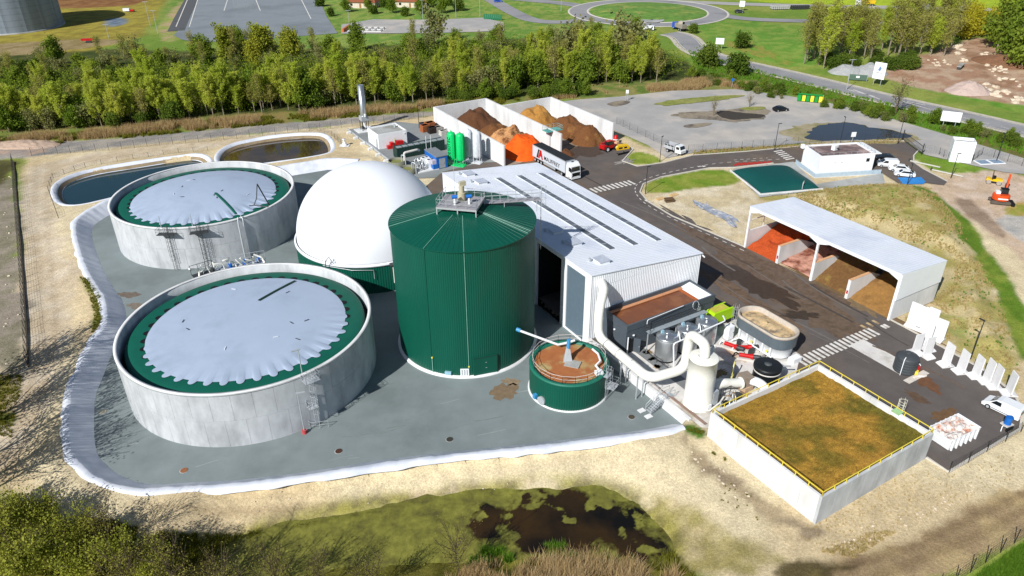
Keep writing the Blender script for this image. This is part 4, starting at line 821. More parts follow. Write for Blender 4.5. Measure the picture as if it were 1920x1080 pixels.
# white feed pipe from digester to small tank
pa = gp(975, 620, 7.2); pb = gp(1048, 647, 4.8)
fp = T('feed_pipe', 'white pipe sloping from the green digester down to the small tank', 'pipe', pa, 0); q = pb - pa
mb = MB(); mb.tube([(0, 0, 0), q * .97, q + Vector((.9, .3, .1)), q + Vector((2.2, .9, .15))], .17, 10); mb.build('pipe', white, fp); MB().tube([(-.45, .25, .1), (.05, 0, 0)], .28, 10).build('flange', mat('sky_blue_paint', '#3f8fc4', .4), fp)

# ------------------------------------------------------------------ helpers for sheet cladding and heaps
def ribbed(mb, o, ea, eb, n, d):
    """trapezoidal sheet from corner o, ribs stacked along ea, running along eb; d = depth vector"""
    o = Vector(o); ea = Vector(ea); eb = Vector(eb); d = Vector(d); vs_ = []; prof = []
    for k in range(n):
        for f, h in ((0, 0), (.55, 0), (.65, 1), (.9, 1)): prof.append(((k + f) / n, h))
    prof.append((1, 0))
    for f, h in prof: vs_ += [o + ea * f + d * h, o + ea * f + d * h + eb]
    return mb.add(vs_, [(2 * i, 2 * i + 2, 2 * i + 3, 2 * i + 1) for i in range(len(prof) - 1)])
def heap(name, label, cx, cy, sx, sy, h, m, rz=TH, z=ZY, seed=0, fn=None, res=44, rough=.5, cat='heap', clip=None):
    n = res; vs_ = []
    g = np.linspace(-1, 1, n + 1); HX, HY = np.meshgrid(g, g, indexing='ij'); NZ = fbm(HX * sx + seed * 31.7, HY * sy + seed * 7.3, 2.6, 4, seed) - .5; NF = fbm(HX * sx + seed * 3.1, HY * sy, .8, 3, seed + 5) - .5
    for i in range(n + 1):
        for j in range(n + 1):
            x = g[i]; y = g[j]; r = math.hypot(x, y)
            b = (min(1.0, 1.35 * max(0.0, 1 - (abs(x) ** 2.3 + abs(y) ** 2.3) ** .435)) ** .85 if fn is None else fn(x, y)); nz = NZ[i, j]
            zz = h * b * (1 + nz * rough) + ((nz * .5 + NF[i, j] * .9) * rough if b > .02 else -.05); vs_.append((x * sx, y * sy, zz if b > 0 else -.12))
    fs = [(i * (n + 1) + j, (i + 1) * (n + 1) + j, (i + 1) * (n + 1) + j + 1, i * (n + 1) + j + 1) for i in range(n) for j in range(n)]
    fs = [f for f in fs if max(vs_[k][2] for k in f) > -.03]
    mb = MB(); mb.add(vs_, fs, True); o = mb.build(name, m, None, (cx, cy, z), rz); return tag(o, label, cat)
# ------------------------------------------------------------------ warehouse
wh = T('warehouse', 'long white warehouse with ribbed roof and three grey skylight strips', 'building', S(56.14, 72.3, 0)); WU, WV, WL, WRt = 20.9, 47.0, 12.03, 9.89
ZR_ = lambda u: WL + (WRt - WL) * u / WU
mb = MB(); mb.box(.05, WU - .05, WV - .12, WV, 0, WRt - .1); mb.add([(.05, WV, WRt - .1), (WU - .05, WV, WRt - .1), (.05, WV, WL - .1)], [(1, 0, 2)]); mb.build('far_wall', white_c, wh)
mb = MB(); ribbed(mb, (.0, .0, 0), (WU, 0, 0), (0, 0, WRt - .06), 64, (0, -.03, 0)); mb.add([(0, -.0, WRt - .06), (WU, -.0, WRt - .06), (WU, 0, WRt - .05), (0, 0, WL - .1)], [(0, 1, 2, 3)]); sw = mb.build('end_wall', white_c, wh)
mb = MB(); ribbed(mb, (0, -.02, WRt - .1), (WU * .97, 0, 0), (0, 0, .02), 62, (0, -.07, 0))
tri = MB()
for k in range(62):
    u0, u1 = WU * k / 62, WU * (k + .55) / 62; tri.box(u1, WU * (k + .9) / 62, -.03, 0, WRt - .07, ZR_(WU * (k + .9) / 62) - .08)
tag(tri.build('upper_ribs', white_c, sw), kind='stuff')
mb = MB(); ribbed(mb, (WU, 0, 0), (0, WV, 0), (0, 0, WRt), 140, (.06, 0, 0)); mb.build('side_wall', white_c, wh)
# left wall in bays
for v0, v1, m_, nm in ((0, 1.5, white, 'wall_post'), (1.5, 6.1, bluegrey, 'sliding_door'), (6.1, 7.5, white, 'wall_post'), (14.2, 16, white, 'wall_post'), (16, 22, bluegrey, 'sliding_door'), (22, WV, white_c, 'side_wall')):
    mb = MB(); w_ = m_ is bluegrey
    if w_: mb.box(.12, .25, v0, v1, .3, WL - .9); 
    else: mb.box(0, .3, v0, v1, 0, WL - .02)
    o = mb.build(nm, m_, wh)
    if w_:
        for k in range(1, 30): pass
        MB().box(.0, .3, v0 - .02, v1 + .02, WL - .9, WL - .05).build('lintel', white, o); MB().box(.0, .3, v0 - .01, v1 + .01, 0, .3).build('sill', white, o)
mb = MB(); mb.box(.0, .3, 7.5, 14.2, WL - .7, WL - .05); mb.build('lintel', white, wh)
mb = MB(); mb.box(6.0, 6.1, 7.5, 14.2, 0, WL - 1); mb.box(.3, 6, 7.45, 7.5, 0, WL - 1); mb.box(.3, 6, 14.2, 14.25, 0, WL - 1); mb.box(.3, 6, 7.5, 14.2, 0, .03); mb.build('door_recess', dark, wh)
# roof: standing seams run down the slope
mb = MB(); mb.add([(-.12, -.15, WL - .02), (WU + .2, -.15, WRt - .02), (WU + .2, WV + .1, WRt - .02), (-.12, WV + .1, WL - .02), (-.12, -.15, WL + .06), (WU + .2, -.15, WRt + .06), (WU + .2, WV + .1, WRt + .06), (-.12, WV + .1, WL + .06)], [(4, 5, 6, 7), (0, 1, 5, 4), (1, 2, 6, 5), (2, 3, 7, 6), (3, 0, 4, 7)]); rf = mb.build('roof', roof_w, wh)
mb = MB()
for k in range(94):
    v = .15 + k * .5; mb.add([(-.1, v - .035, WL + .06), (WU + .18, v - .035, WRt + .06), (WU + .18, v, WRt + .11), (-.1, v, WL + .11), (WU + .18, v + .035, WRt + .06), (-.1, v + .035, WL + .06)], [(0, 1, 2, 3), (3, 2, 4, 5)])
tag(mb.build('roof_ribs', roof_w, rf), kind='stuff')
mb = MB(); mb.box(WU + .05, WU + .3, -.1, WV, WRt - .15, WRt + .05); mb.build('gutter', white_c, wh); MB().tube([(WU + .2, -.1, WRt - .3), (WU + .45, -.35, WRt - .6)], .12, 8).build('spout', white, wh)
sky_m = mat('skylight_polycarbonate', '#5d6269', .3, var=.2, scale=.6, c2='#7b8087', amt2=.35, scale2=.4)
for u0 in (8.0, 12.6, 17.35):
    mb = MB(); z = ZR_(u0 + .55)
    mb.add([(u0, 6.4, ZR_(u0) + .12), (u0 + 1.15, 6.4, ZR_(u0 + 1.15) + .12), (u0 + 1.15, 41, ZR_(u0 + 1.15) + .12), (u0, 41, ZR_(u0) + .12), (u0, 6.4, ZR_(u0) + .05), (u0 + 1.15, 6.4, ZR_(u0 + 1.15) + .05), (u0 + 1.15, 41, ZR_(u0 + 1.15) + .05), (u0, 41, ZR_(u0) + .05)], [(0, 1, 2, 3), (4, 5, 1, 0), (5, 6, 2, 1), (6, 7, 3, 2), (7, 4, 0, 3)])
    sk = mb.build('skylight', sky_m, rf); mb = MB(); 
    mb.box(u0 - .12, u0, 6.3, 41.1, ZR_(u0) + .04, ZR_(u0) + .16); mb.box(u0 + 1.15, u0 + 1.4, 6.3, 41.1, ZR_(u0 + 1.2) + .03, ZR_(u0 + 1.2) + .15); mb.build('frame', roof_w, sk)
    me = None
    for k in range(17):
        v = 8.4 + k * 2.0
        if me is None: o = MB().add([(0, -.04, .13), (1.15, -.04, .13 - 1.15 * .1024), (1.15, .04, .13 - 1.15 * .1024), (0, .04, .13)], [(0, 1, 2, 3)]).build('glazing_bar', roof_w, sk); me = o.data
        else: o = link('glazing_bar', me, sk)
        o.location = (u0, v, ZR_(u0) + .012)
for v0 in (44.3, 39.6, 15.2, 10.2, 3.3):
    hm = MB(); hm.box(3.2, 5.0, v0 - .9, v0 + .9, ZR_(4.9) - .1, ZR_(4.1) + .42); h_ = hm.build('roof_hatch', white, rf)
    MB().add([(3.1, v0 - 1, ZR_(4) + .45), (5.1, v0 - 1, ZR_(4) + .40), (5.1, v0 + 1, ZR_(4) + .40), (3.1, v0 + 1, ZR_(4) + .45), (3.1, v0 - 1, ZR_(4) + .55), (5.1, v0 - 1, ZR_(4) + .5), (5.1, v0 + 1, ZR_(4) + .5), (3.1, v0 + 1, ZR_(4) + .55)], [(4, 5, 6, 7), (0, 1, 5, 4), (1, 2, 6, 5), (2, 3, 7, 6), (3, 0, 4, 7)]).build('hatch_lid', mat('hatch_lid', '#c5ccd8', .35, .2), h_)
    MB().box(2.4, 2.7, v0 + .5, v0 + .9, ZR_(2.5), ZR_(2.5) + .55).build('hatch_actuator', steel, h_)
# ------------------------------------------------------------------ dark technical building with flooded roof
tb = T('technical_building', 'low slate grey technical building with rust-brown flooded roof', 'building', S(58.45, 66.67, ZY)); BU, BV, BH = 16.55, 5.35, 4.65
mb = MB(); ribbed(mb, (0, 0, 0), (0, 0, BH), (BU, 0, 0), 20, (0, -.05, 0)); mb.build('front_wall', greyclad, tb)
mb = MB(); ribbed(mb, (0, 0, 0), (0, 0, BH), (0, BV, 0), 20, (-.05, 0, 0)); mb.build('side_wall', greyclad, tb); mb = MB(); ribbed(mb, (BU, 0, 0), (0, 0, BH), (0, BV, 0), 20, (.05, 0, 0)); mb.build('side_wall', greyclad, tb)
for a in ((-.1, BU + .1, -.1, .18), (-.1, BU + .1, BV - .18, BV + .1), (-.1, .18, .18, BV - .18), (BU - .18, BU + .1, .18, BV - .18)): MB().box(*a, BH - .95, BH + .06).build('parapet', greyclad, tb)
mb = MB(); mb.box(.18, BU - .18, .18, BV - .18, BH - 1.05, BH - .6); mb.build('roof_water', rusty, tb)
mb = MB(); mb.add([(BU - 2.2, .2, BH - .58), (BU - .2, .2, BH - .15), (BU - .2, BV - .2, BH - .15), (BU - 2.2, BV - .2, BH - .58)], [(0, 1, 2, 3)]); mb.build('roof_upstand', white, tb)
MB().add([(BU - 2.9, .2, BH - .59), (BU - 2.2, .2, BH - .575), (BU - 2.2, BV - .2, BH - .575), (BU - 2.9, BV - .2, BH - .59)], [(0, 1, 2, 3)]).build('roof_edge_strip', mat('orange_edge', '#a85a2e', .6), tb)
mb = MB(); mb.box(.18, BU - .2, BV - .75, BV - .18, BH - .6, BH - .52); mb.build('roof_ledge', mat('orange_ledge', '#c08a66', .7, var=.2), tb)
MB().box(.35, 1.25, -.16, -.05, 0, 2.3).build('doorway', dark, tb); d_ = MB().box(0, 1.0, -.05, .05, 0, 2.3).build('open_door', greyclad, tb, (1.3, -.1, 0), -.9); MB().box(.8, .95, -.12, .1, 1.0, 1.06).build('handle', steel, d_)
for u, v, z in ((-.1, 2.6, 2.7), (1.2, -.12, 2.75)): MB().cyl(0, 0, 0, .12, .16, 12).build('wall_light', white, tb, (u, v, z))
MB().tube([(.1, -.3, 0), (.1, -.3, 2.9)], .09, 8).build('downpipe', white, tb); MB().box(13.2, 13.9, -.12, -.04, 2.9, 3.4).build('vent_grille', steel, tb)
# ------------------------------------------------------------------ biofilter basin
BNu, BNv, BSu, BSv, BZ = 55.85, 31.45, 19.1, 16.1, 5.05
bf = T('biofilter_basin', 'large square concrete basin filled with brown bark, yellow railing on its rim', 'basin', S(BNu, BNv, 0))
def wallrun(par, x0, x1, y0, y1, z0, z1, along, n, m=conc, nm='wall_panel', gap=.03):
    me = None; L0 = (x1 - x0) if along == 'x' else (y1 - y0); w = L0 / n
    for k in range(n):
        if me is None:
            mb = MB(); mb.box(gap / 2, w - gap / 2, 0, y1 - y0, z0, z1) if along == 'x' else mb.box(0, x1 - x0, gap / 2, w - gap / 2, z0, z1); o = mb.build(nm, m, par); me = o.data
        else: o = link(nm, me, par)
        o.location = (x0 + (k * w if along == 'x' else 0), y0 + (k * w if along == 'y' else 0), 0)
wallrun(bf, 0, BSu, 0, .3, .6, BZ, 'x', 8, conc); wallrun(bf, 0, .3, .3, BSv, .6, BZ, 'y', 7, conc_w); wallrun(bf, .3, BSu, BSv - .3, BSv, .6, BZ, 'x', 8, conc_w); wallrun(bf, BSu - .3, BSu, .3, BSv - .3, .6, BZ, 'y', 6, conc_w)
nx = 90; X, Y = np.meshgrid(np.linspace(.3, BSu - .3, nx), np.linspace(.3, BSv - .3, nx)); Zm = BZ - .75 + (fbm(X, Y, 2.5, 4, 61) - .5) * .35 + (fbm(X, Y, .5, 2, 71) - .5) * .18
big = fbm(X * 1.0 + Y * .3, Y, 5.5, 4, 63); Cm = np.zeros(X.shape + (3,)); t = np.maximum(sstep((big - .6) / .14) * .7, sstep((fbm(X, Y, 3.5, 4, 64) - .35 + (X - 11) * .035 - (Y - 3) * .045) / .3) * .9)[..., None]; e = sstep((Y - 12.0) / 4)[..., None]; Cm = rgb('#93702e') * (1 - t) + rgb('#54511f') * t; Cm = Cm * (1 - e * .5) + rgb('#6d5c22') * e * .5
t2 = sstep((fbm(X, Y, 4, 3, 66) - .5) / .2)[..., None]; Cm = Cm * (1 - t2 * .5) + rgb('#9a7434') * t2 * .5
bkm = bpy.data.materials.new('bark_mulch'); bkm.use_nodes = True; _N = bkm.node_tree.nodes; _L = bkm.node_tree.links; _b = _N['Principled BSDF']; _b.inputs['Roughness'].default_value = .95; _b.inputs['Specular IOR Level'].default_value = .1
_at = _N.new('ShaderNodeAttribute'); _at.attribute_name = 'Col'; _tc = _N.new('ShaderNodeTexCoord'); _prev = _at.outputs['Color']
for sc, a0, a1, det in ((1.3, .7, 1.35, 8), (5.5, .45, 1.7, 6), (13, .6, 1.5, 3)):
    _mp = _N.new('ShaderNodeMapping'); _mp.inputs['Scale'].default_value = (1, 1.8, 1); _mp.inputs['Rotation'].default_value = (0, 0, .5); _L.new(_tc.outputs['Object'], _mp.inputs[0]); _n = _N.new('ShaderNodeTexNoise'); _n.inputs['Scale'].default_value = sc; _n.inputs['Detail'].default_value = det; _n.inputs['Roughness'].default_value = .7; _L.new(_mp.outputs[0], _n.inputs['Vector'])
    _m = _N.new('ShaderNodeMapRange'); _m.inputs[1].default_value = .3; _m.inputs[2].default_value = .7; _m.inputs[3].default_value = a0; _m.inputs[4].default_value = a1; _L.new(_n.outputs[0], _m.inputs[0]); _x = _N.new('ShaderNodeMix'); _x.data_type = 'RGBA'; _x.blend_type = 'MULTIPLY'; _x.inputs[0].default_value = 1; _L.new(_prev, _x.inputs[6]); _L.new(_m.outputs[0], _x.inputs[7]); _prev = _x.outputs[2]
_L.new(_prev, _b.inputs['Base Color']); _bp = _N.new('ShaderNodeBump'); _bp.inputs['Strength'].default_value = .8; _bp.inputs['Distance'].default_value = .2; _L.new(_n.outputs[0], _bp.inputs['Height']); _L.new(_bp.outputs[0], _b.inputs['Normal'])
link('bark_fill', grid_mesh('bark_fill', X, Y, Zm, bkm, Cm * 1.3), bf)
def rimrail(pts, nm, gap=None):
    mb = MB(); z = BZ
    for a, b in zip(pts[:-1], pts[1:]):
        a = Vector((*a, z)); b = Vector((*b, z)); n = max(1, round((b - a).length / 1.85))
        for k in range(n + 1): p = a.lerp(b, k / n); mb.tube([p, p + Vector((0, 0, .62))], .05, 4)
        for h in (.6,): mb.tube([a + Vector((0, 0, h)), b + Vector((0, 0, h))], .055, 4)
    return mb.build(nm, yellow, bf)
rimrail([(.15, .15), (BSu - .15, .15)], 'guard_rail'); rimrail([(.15, .15), (.15, BSv - .15)], 'guard_rail'); rimrail([(.15, BSv - .15), (BSu - .15, BSv - .15)], 'guard_rail'); rimrail([(BSu - .15, BSv - .15), (BSu - .15, .15)], 'guard_rail')
ladder('ladder', bf, (BSu + .3, 4.6, 1.3), (BSu + .3, 4.6, BZ + 1.6), (1, 0, 0), m=mat('white_cage', '#d8d6c8', .5), w=.7, cage_from=2.4)
MB().box(BSu - .6, BSu + .4, 4.1, 5.1, BZ + .02, BZ + .1).build('step_platform', mat('pale_green', '#9ac08a', .6), bf)
MB().box(-.05, BSu, -.5, 0, .5, .75).build('footing', conc_d, bf)
# ------------------------------------------------------------------ open storage shed
sh = T('storage_shed', 'open-fronted white storage shed with monopitch roof over four bays', 'building', S(98.2, 52.6, ZY)); SU_, SV_ = 11.2, 29.5; SF, SB = 8.0, 7.15
mb = MB(); zz0 = SF; mb.add([(-.2, -.1, SF), (SU_ + .1, -.1, SB), (SU_ + .1, SV_ + .1, SB), (-.2, SV_ + .1, SF), (-.2, -.1, SF + .14), (SU_ + .1, -.1, SB + .14), (SU_ + .1, SV_ + .1, SB + .14), (-.2, SV_ + .1, SF + .14)], [(4, 5, 6, 7), (3, 2, 1, 0), (0, 1, 5, 4), (1, 2, 6, 5), (2, 3, 7, 6), (3, 0, 4, 7)]); rf = mb.build('roof', roof_w, sh)
mb = MB()
for k in range(59): v = .1 + k * .5; mb.add([(-.2, v - .03, SF + .14), (SU_ + .1, v - .03, SB + .14), (SU_ + .1, v, SB + .185), (-.2, v, SF + .185), (SU_ + .1, v + .03, SB + .14), (-.2, v + .03, SF + .14)], [(0, 1, 2, 3), (3, 2, 4, 5)])
tag(mb.build('roof_ribs', roof_w, rf), kind='stuff')
wallrun(sh, .2, SU_, .0, .25, 0, 3.3, 'x', 4, conc_w); wallrun(sh, .2, SU_, SV_ - .25, SV_, 0, 3.3, 'x', 4, conc_w); wallrun(sh, SU_ - .25, SU_, .25, SV_ - .25, 0, 3.3, 'y', 10, conc)
mb = MB(); mb.add([(.0, -.12, 3.5), (SU_, -.12, 3.5), (SU_, -.12, SB), (.0, -.12, SF), (.0, -.02, 3.5), (SU_, -.02, 3.5), (SU_, -.02, SB), (.0, -.02, SF)], [(0, 1, 2, 3), (7, 6, 5, 4), (0, 4, 5, 1), (3, 2, 6, 7), (0, 3, 7, 4), (1, 5, 6, 2)]); mb.build('end_cladding', white_c, sh)
MB().box(SU_ - .1, SU_, .2, SV_ - .2, 3.3, SB).build('back_cladding', bluegrey, sh)
mb = MB()
for v in (.15, 14.75, SV_ - .15): MB().box(-.1, .22, v - .16, v + .16, 0, SF).build('front_post', white, sh)
for v in (7.5, 14.75, 22): MB().box(SU_ - .4, SU_ - .12, v - .12, v + .12, 3.3, SB).build('back_post', steel_d, sh)
for v0 in (.2, 14.9): o = MB().box(-.16, .06, v0, v0 + 14.4, SF - .45, SF).build('front_beam', white, sh); MB().add([(0, v0, SF - .45), (0, v0 + 2.2, SF - .45), (0, v0, SF - 1.2)], [(0, 1, 2)]).add([(0, v0 + 14.4, SF - .45), (0, v0 + 12.2, SF - .45), (0, v0 + 14.4, SF - 1.2)], [(0, 2, 1)]).build('haunch', white, o)
MB().box(1, SU_, SV_ - .1, SV_ - .02, 5.2, 5.35).build('side_rail', white, sh); MB().box(4, 4.12, SV_ - .1, SV_ - .02, 3.3, SF - .4).build('side_post', white, sh)
for v in (7.8, 14.75, 22.0):
    mb = MB(); mb.xprism([(0, 0), (9.2, 0), (9.2, 1.6), (5.2, 3.35), (0, 3.35)], v - .25, v + .25); d_ = mb.build('bay_divider', conc_w, sh); 
    if v != 14.75: MB().box(-.03, 0, v - .14, v + .14, .9, 1.5).build('red_sign', red, d_)
    MB().box(0, 5.2, v - .26, v + .26, 3.36, 3.4).build('timber_cap', mat('tan_cap', '#d0a37c', .8, var=.2), d_)
bayfn = lambda e: (lambda x, y: max(0, min(1, (x + 1) * e)) ** .9 * (1 - .25 * max(0, abs(y) - .7)))
o_m = mat('orange_pulp', '#b04a1e', .9, var=.35, scale=4, c2='#a8451a', amt2=.4, scale2=.8, bump=.6, bscale=5)
heap('orange_heap', 'orange heap in the shed bay nearest the road', *S(103.9, 78.2, 0).xy, 5.6, 3.4, 3.3, o_m, fn=bayfn(.62), seed=3)
heap('pink_waste_heap', 'pale pink and red waste heap in the second shed bay', *S(104.2, 71, 0).xy, 5.2, 3.3, 1.9, mat('pink_waste', '#b98a78', .9, var=.3, scale=2, c2='#6e3c2c', amt2=.5, scale2=.5, bump=.5, bscale=4), fn=bayfn(.5), seed=4)
heap('dark_brown_heap', 'dark brown mound in the third shed bay', *S(104.2, 64, 0).xy, 5.2, 3.4, 3.6, mat('dark_brown_soil', '#6a4c2c', .95, var=.3, scale=3, c2='#86713a', amt2=.35, scale2=.4, bump=.4, bscale=6), fn=bayfn(.75), seed=5, rough=.3)
heap('tan_heap', 'smooth tan heap in the shed bay at the crossing end', *S(104.0, 56.6, 0).xy, 5.4, 3.5, 3.0, mat('tan_soil', '#8f6a3a', .95, var=.25, scale=3, c2='#7a5a34', amt2=.4, scale2=.4, bump=.4, bscale=6), fn=bayfn(.6), seed=6, rough=.3)
# ------------------------------------------------------------------ concrete silage bays
def bay_wall(label, u0, u1, v0, v1, along, n):
    t = T('bay_wall', label, 'wall', S(u0, v0, ZY)); wallrun(t, 0, u1 - u0, 0, v1 - v0, -.1, 5.0, along, n, conc_w, gap=.025); return t
bay_wall('long concrete bay wall beside the green and white vessels', 82.1, 82.5, 141.0, 178, 'y', 15); bay_wall('concrete bay wall between the two heaps, behind the articulated lorry', 97.9, 98.3, 141.0, 178, 'y', 15)
bay_wall('concrete bay wall next to the red telehandler', 113.7, 114.1, 141.3, 169.5, 'y', 12); bay_wall('rear concrete wall of the bay with the orange heap', 82.5, 97.9, 177.6, 178, 'x', 6); bay_wall('rear concrete wall of the bay with the ochre heap', 98.3, 113.7, 169.1, 169.5, 'x', 6)
flat('bay_floor', [S(82.5, 141), S(114, 141), S(114, 169), S(98, 169), S(98, 178), S(82.5, 178)], ZY + .004, mat('bay_floor_dirt', '#9c8c78', .95, var=.25, scale=.6, c2='#6f5a44', amt2=.45, scale2=.2))
brown = mat('brown_compost', '#6b4526', .95, var=.3, scale=2.5, c2='#8a6436', amt2=.4, scale2=.35, bump=.6, bscale=4); dbrown = mat('dark_compost', '#5a3a24', .95, var=.3, scale=2.5, bump=.6, bscale=4)
ochre = mat('ochre_wood_chip', '#a8793a', .95, var=.25, scale=3, c2='#8a5c2c', amt2=.35, scale2=.3, bump=.6, bscale=4); pale_chip = mat('pale_wood_waste', '#b98a5c', .95, var=.35, scale=2, c2='#6e4428', amt2=.45, scale2=.6, bump=.8, bscale=3)
heap('compost_heap', 'dark brown compost mound at the back of the left bay', *S(91.0, 170.5, 0).xy, 7.0, 7.2, 4.3, dbrown, seed=11); heap('compost_heap', 'low reddish brown heap against the long wall of the left bay', *S(85.8, 163, 0).xy, 3.4, 9, 2.2, brown, seed=12)
heap('wood_waste_heap', 'pale torn wood waste heap behind the orange pile', *S(91, 153.5, 0).xy, 7.4, 6.5, 3.6, pale_chip, seed=13, rough=1.0); heap('compost_heap', 'smooth brown heap in the middle of the left bay', *S(92, 161.0, 0).xy, 5.6, 6, 2.9, brown, seed=18)
vivid = mat('bright_orange_pulp', '#e25a0a', .85, var=.25, scale=4, c2='#d44c06', amt2=.4, scale2=1, bump=.5, bscale=5)
heap('orange_heap', 'bright orange heap behind the articulated lorry', *S(91.2, 146.3, 0).xy, 5.8, 5.6, 4.3, vivid, seed=14, rough=.4, fn=lambda x, y: min(1, 1.5 * max(0, 1 - (abs(x) ** 2.6 + abs(y) ** 2.6) ** .385)))
heap('orange_spill', 'small orange spill in front of the left bay', *gp(985, 299, ZY).xy, 1.6, 1.0, .8, vivid, seed=19)
heap('ochre_heap', 'ochre wood chip heap at the back of the right bay', *S(104.9, 162.8, 0).xy, 6.6, 6.3, 4.9, ochre, seed=15, rough=.6, fn=lambda x, y: min(.9, 1.6 * max(0, 1 - (abs(x) ** 2.4 + abs(y) ** 2.4) ** .42))); heap('compost_heap', 'long brown compost heap along the right bay wall', *S(109.4, 153, 0).xy, 4.3, 10, 3.8, brown, seed=16, rough=.7, fn=lambda x, y: min(.9, 1.5 * max(0, 1 - (abs(x) ** 2.4 + abs(y) ** 2.4) ** .42)))
heap('compost_heap', 'dark brown mound by the red telehandler', *S(109.3, 145.6, 0).xy, 4.4, 4.6, 3.9, brown, seed=17); heap('compost_heap', 'small dark brown pile beside the lorry trailer', *S(99.3, 140.6, 0).xy, 1.7, 2.4, 1.1, dbrown, seed=20); heap('compost_heap', 'low dark heap in the back corner of the right bay', *S(100.3, 167.2, 0).xy, 2.5, 2.2, 2.0, dbrown, seed=21)
# ------------------------------------------------------------------ office
oa = math.radians(8.0); of = T('office', 'white flat-roofed weighbridge office with railing round its base', 'building', gp(1533, 328, ZY), oa); OL, OW, OH = 12.9, 7.7, 4.35
for a in ((0, OL, 0, .25), (0, OL, OW - .25, OW), (0, .25, .25, OW - .25), (OL - .25, OL, .25, OW - .25)): MB().box(*a, -.3, OH).build('wall', white, of)
MB().box(.25, OL - .25, .25, OW - .25, OH - .55, OH - .35).build('roof', mat('office_roof', '#6d5a58', .5, var=.3, scale=.8, c2='#a58d88', amt2=.45, scale2=.3), of)
MB().box(-.02, OL + .02, -.02, OW + .02, OH - .32, OH - .34).build('roof_trim', white, of) if False else None
mb = MB(); rail_run(mb, [(.15, .15, OH), (OL - .15, .15, OH), (OL - .15, OW - .15, OH), (.15, OW - .15, OH), (.15, .15, OH)], .6, .03, 1.4, False); mb.build('roof_rail', steel, of)
ac = MB().cbox(5.4, 4.2, OH + .3, 1.2, .9, 1.1, .4).build('air_unit', white, of); MB().cyl(0, 0, 0, .04, .38, 14).build('fan_grille', steel_d, ac, (5.9, 3.75, OH + .3), 0)
for x, w, h, z in ((11.0, .75, .75, 2.5), (3.4, .35, .12, 2.6), (5.0, .35, .12, 2.6)): MB().box(x, x + w, -.06, -.005, z, z + h).build('window', dark if w > .5 else steel, of)
MB().box(OL + .005, OL + .06, 1, 3.2, 0, 2.4).build('window', dark, of); MB().box(OL - .2, OL + 1.4, -.1, OW, OH - .2, OH - .05).build('canopy', white, of)
ap = MB().box(-1.5, OL + 1.5, -1.5, OW, -.4, -.02).build('plinth', conc_w, of); mb = MB(); rail_run(mb, [(-1.4, OW, 0), (-1.4, -1.4, 0), (OL + 1.4, -1.4, 0)], 1.0, .03, 1.3); mb.build('guard_rail', mat('pale_rail', '#9fb0bd', .5), of)
MB().box(-1.45, OL + 1.4, -1.45, -1.42, 0, .9).box(-1.45, -1.42, -1.4, OW, 0, .9).build('glass_panel', mat('pale_glass', '#a9bccb', .3), of)
MB().box(-.9, -.2, OW - .6, OW + .1, OH - .6, OH + .3).build('camera_box', white, of)
flat('office_apron', [gp(x, y, ZY) for x, y in ((1372, 321), (1425, 370), (1536, 356), (1660, 346), (1655, 325), (1530, 345), (1488, 303), (1376, 316))], ZY + .002, conc_d)
# green bladder tank
ba = math.radians(11); bl = T('bladder_tank', 'flat teal green pillow tank lying beside the office', 'tank', (58.15, 153.55, ZY), ba); n = 28; vs_ = []
for i in range(n + 1):
    for j in range(n + 1):
        x = -1 + 2 * i / n; y = -1 + 2 * j / n; h = (max(0, 1 - abs(x) ** 3.2) * max(0, 1 - abs(y) ** 3.2)) ** .55; pin = 1 - .05 * (1 - abs(x)) * abs(y) - .05 * (1 - abs(y)) * abs(x)
        vs_.append((x * 6.9 * pin, y * 7.0 * pin, 0.08 + 1.75 * h + .03 * math.sin(6 * x) * h))
mb = MB(); mb.add(vs_, [(i * (n + 1) + j, (i + 1) * (n + 1) + j, (i + 1) * (n + 1) + j + 1, i * (n + 1) + j + 1) for i in range(n) for j in range(n)], True); mb.build('bladder', mat('teal_bladder', '#0a4744', .6, var=.08, scale=.5), bl)
MB().box(-7.2, 7.2, -7.3, -7.1, 0, .3).box(-7.3, -7.1, -7.3, 7.2, 0, .3).build('tank_kerb', conc_w, bl); MB().tube([(2.6, -6.7, .3), (2.6, -6.7, 1.6), (2.9, -6.4, 2.0), (3.2, -6.2, 1.4)], .09, 8).build('vent_pipe', steel, bl)
# white cubic substation
pa_, pb_ = gp(1779, 302), gp(1820, 306); ca = math.atan2(pb_.y - pa_.y, pb_.x - pa_.x); cu = T('substation', 'tall white cubic kiosk standing on grass by the fence', 'building', pa_, ca); w_ = (pb_ - pa_).length
MB().box(0, w_, 0, .2, -.2, 4.9).build('front_wall', white, cu); MB().box(0, .2, .2, 3.4, -.2, 4.9).build('side_wall', white, cu); MB().box(w_ - .2, w_, .2, 3.4, -.2, 4.9).build('side_wall', white, cu); MB().box(.2, w_ - .2, 3.2, 3.4, -.2, 4.9).build('rear_wall', white, cu); MB().box(.2, w_ - .2, .2, 3.2, 4.2, 4.3).build('roof', conc_d, cu)

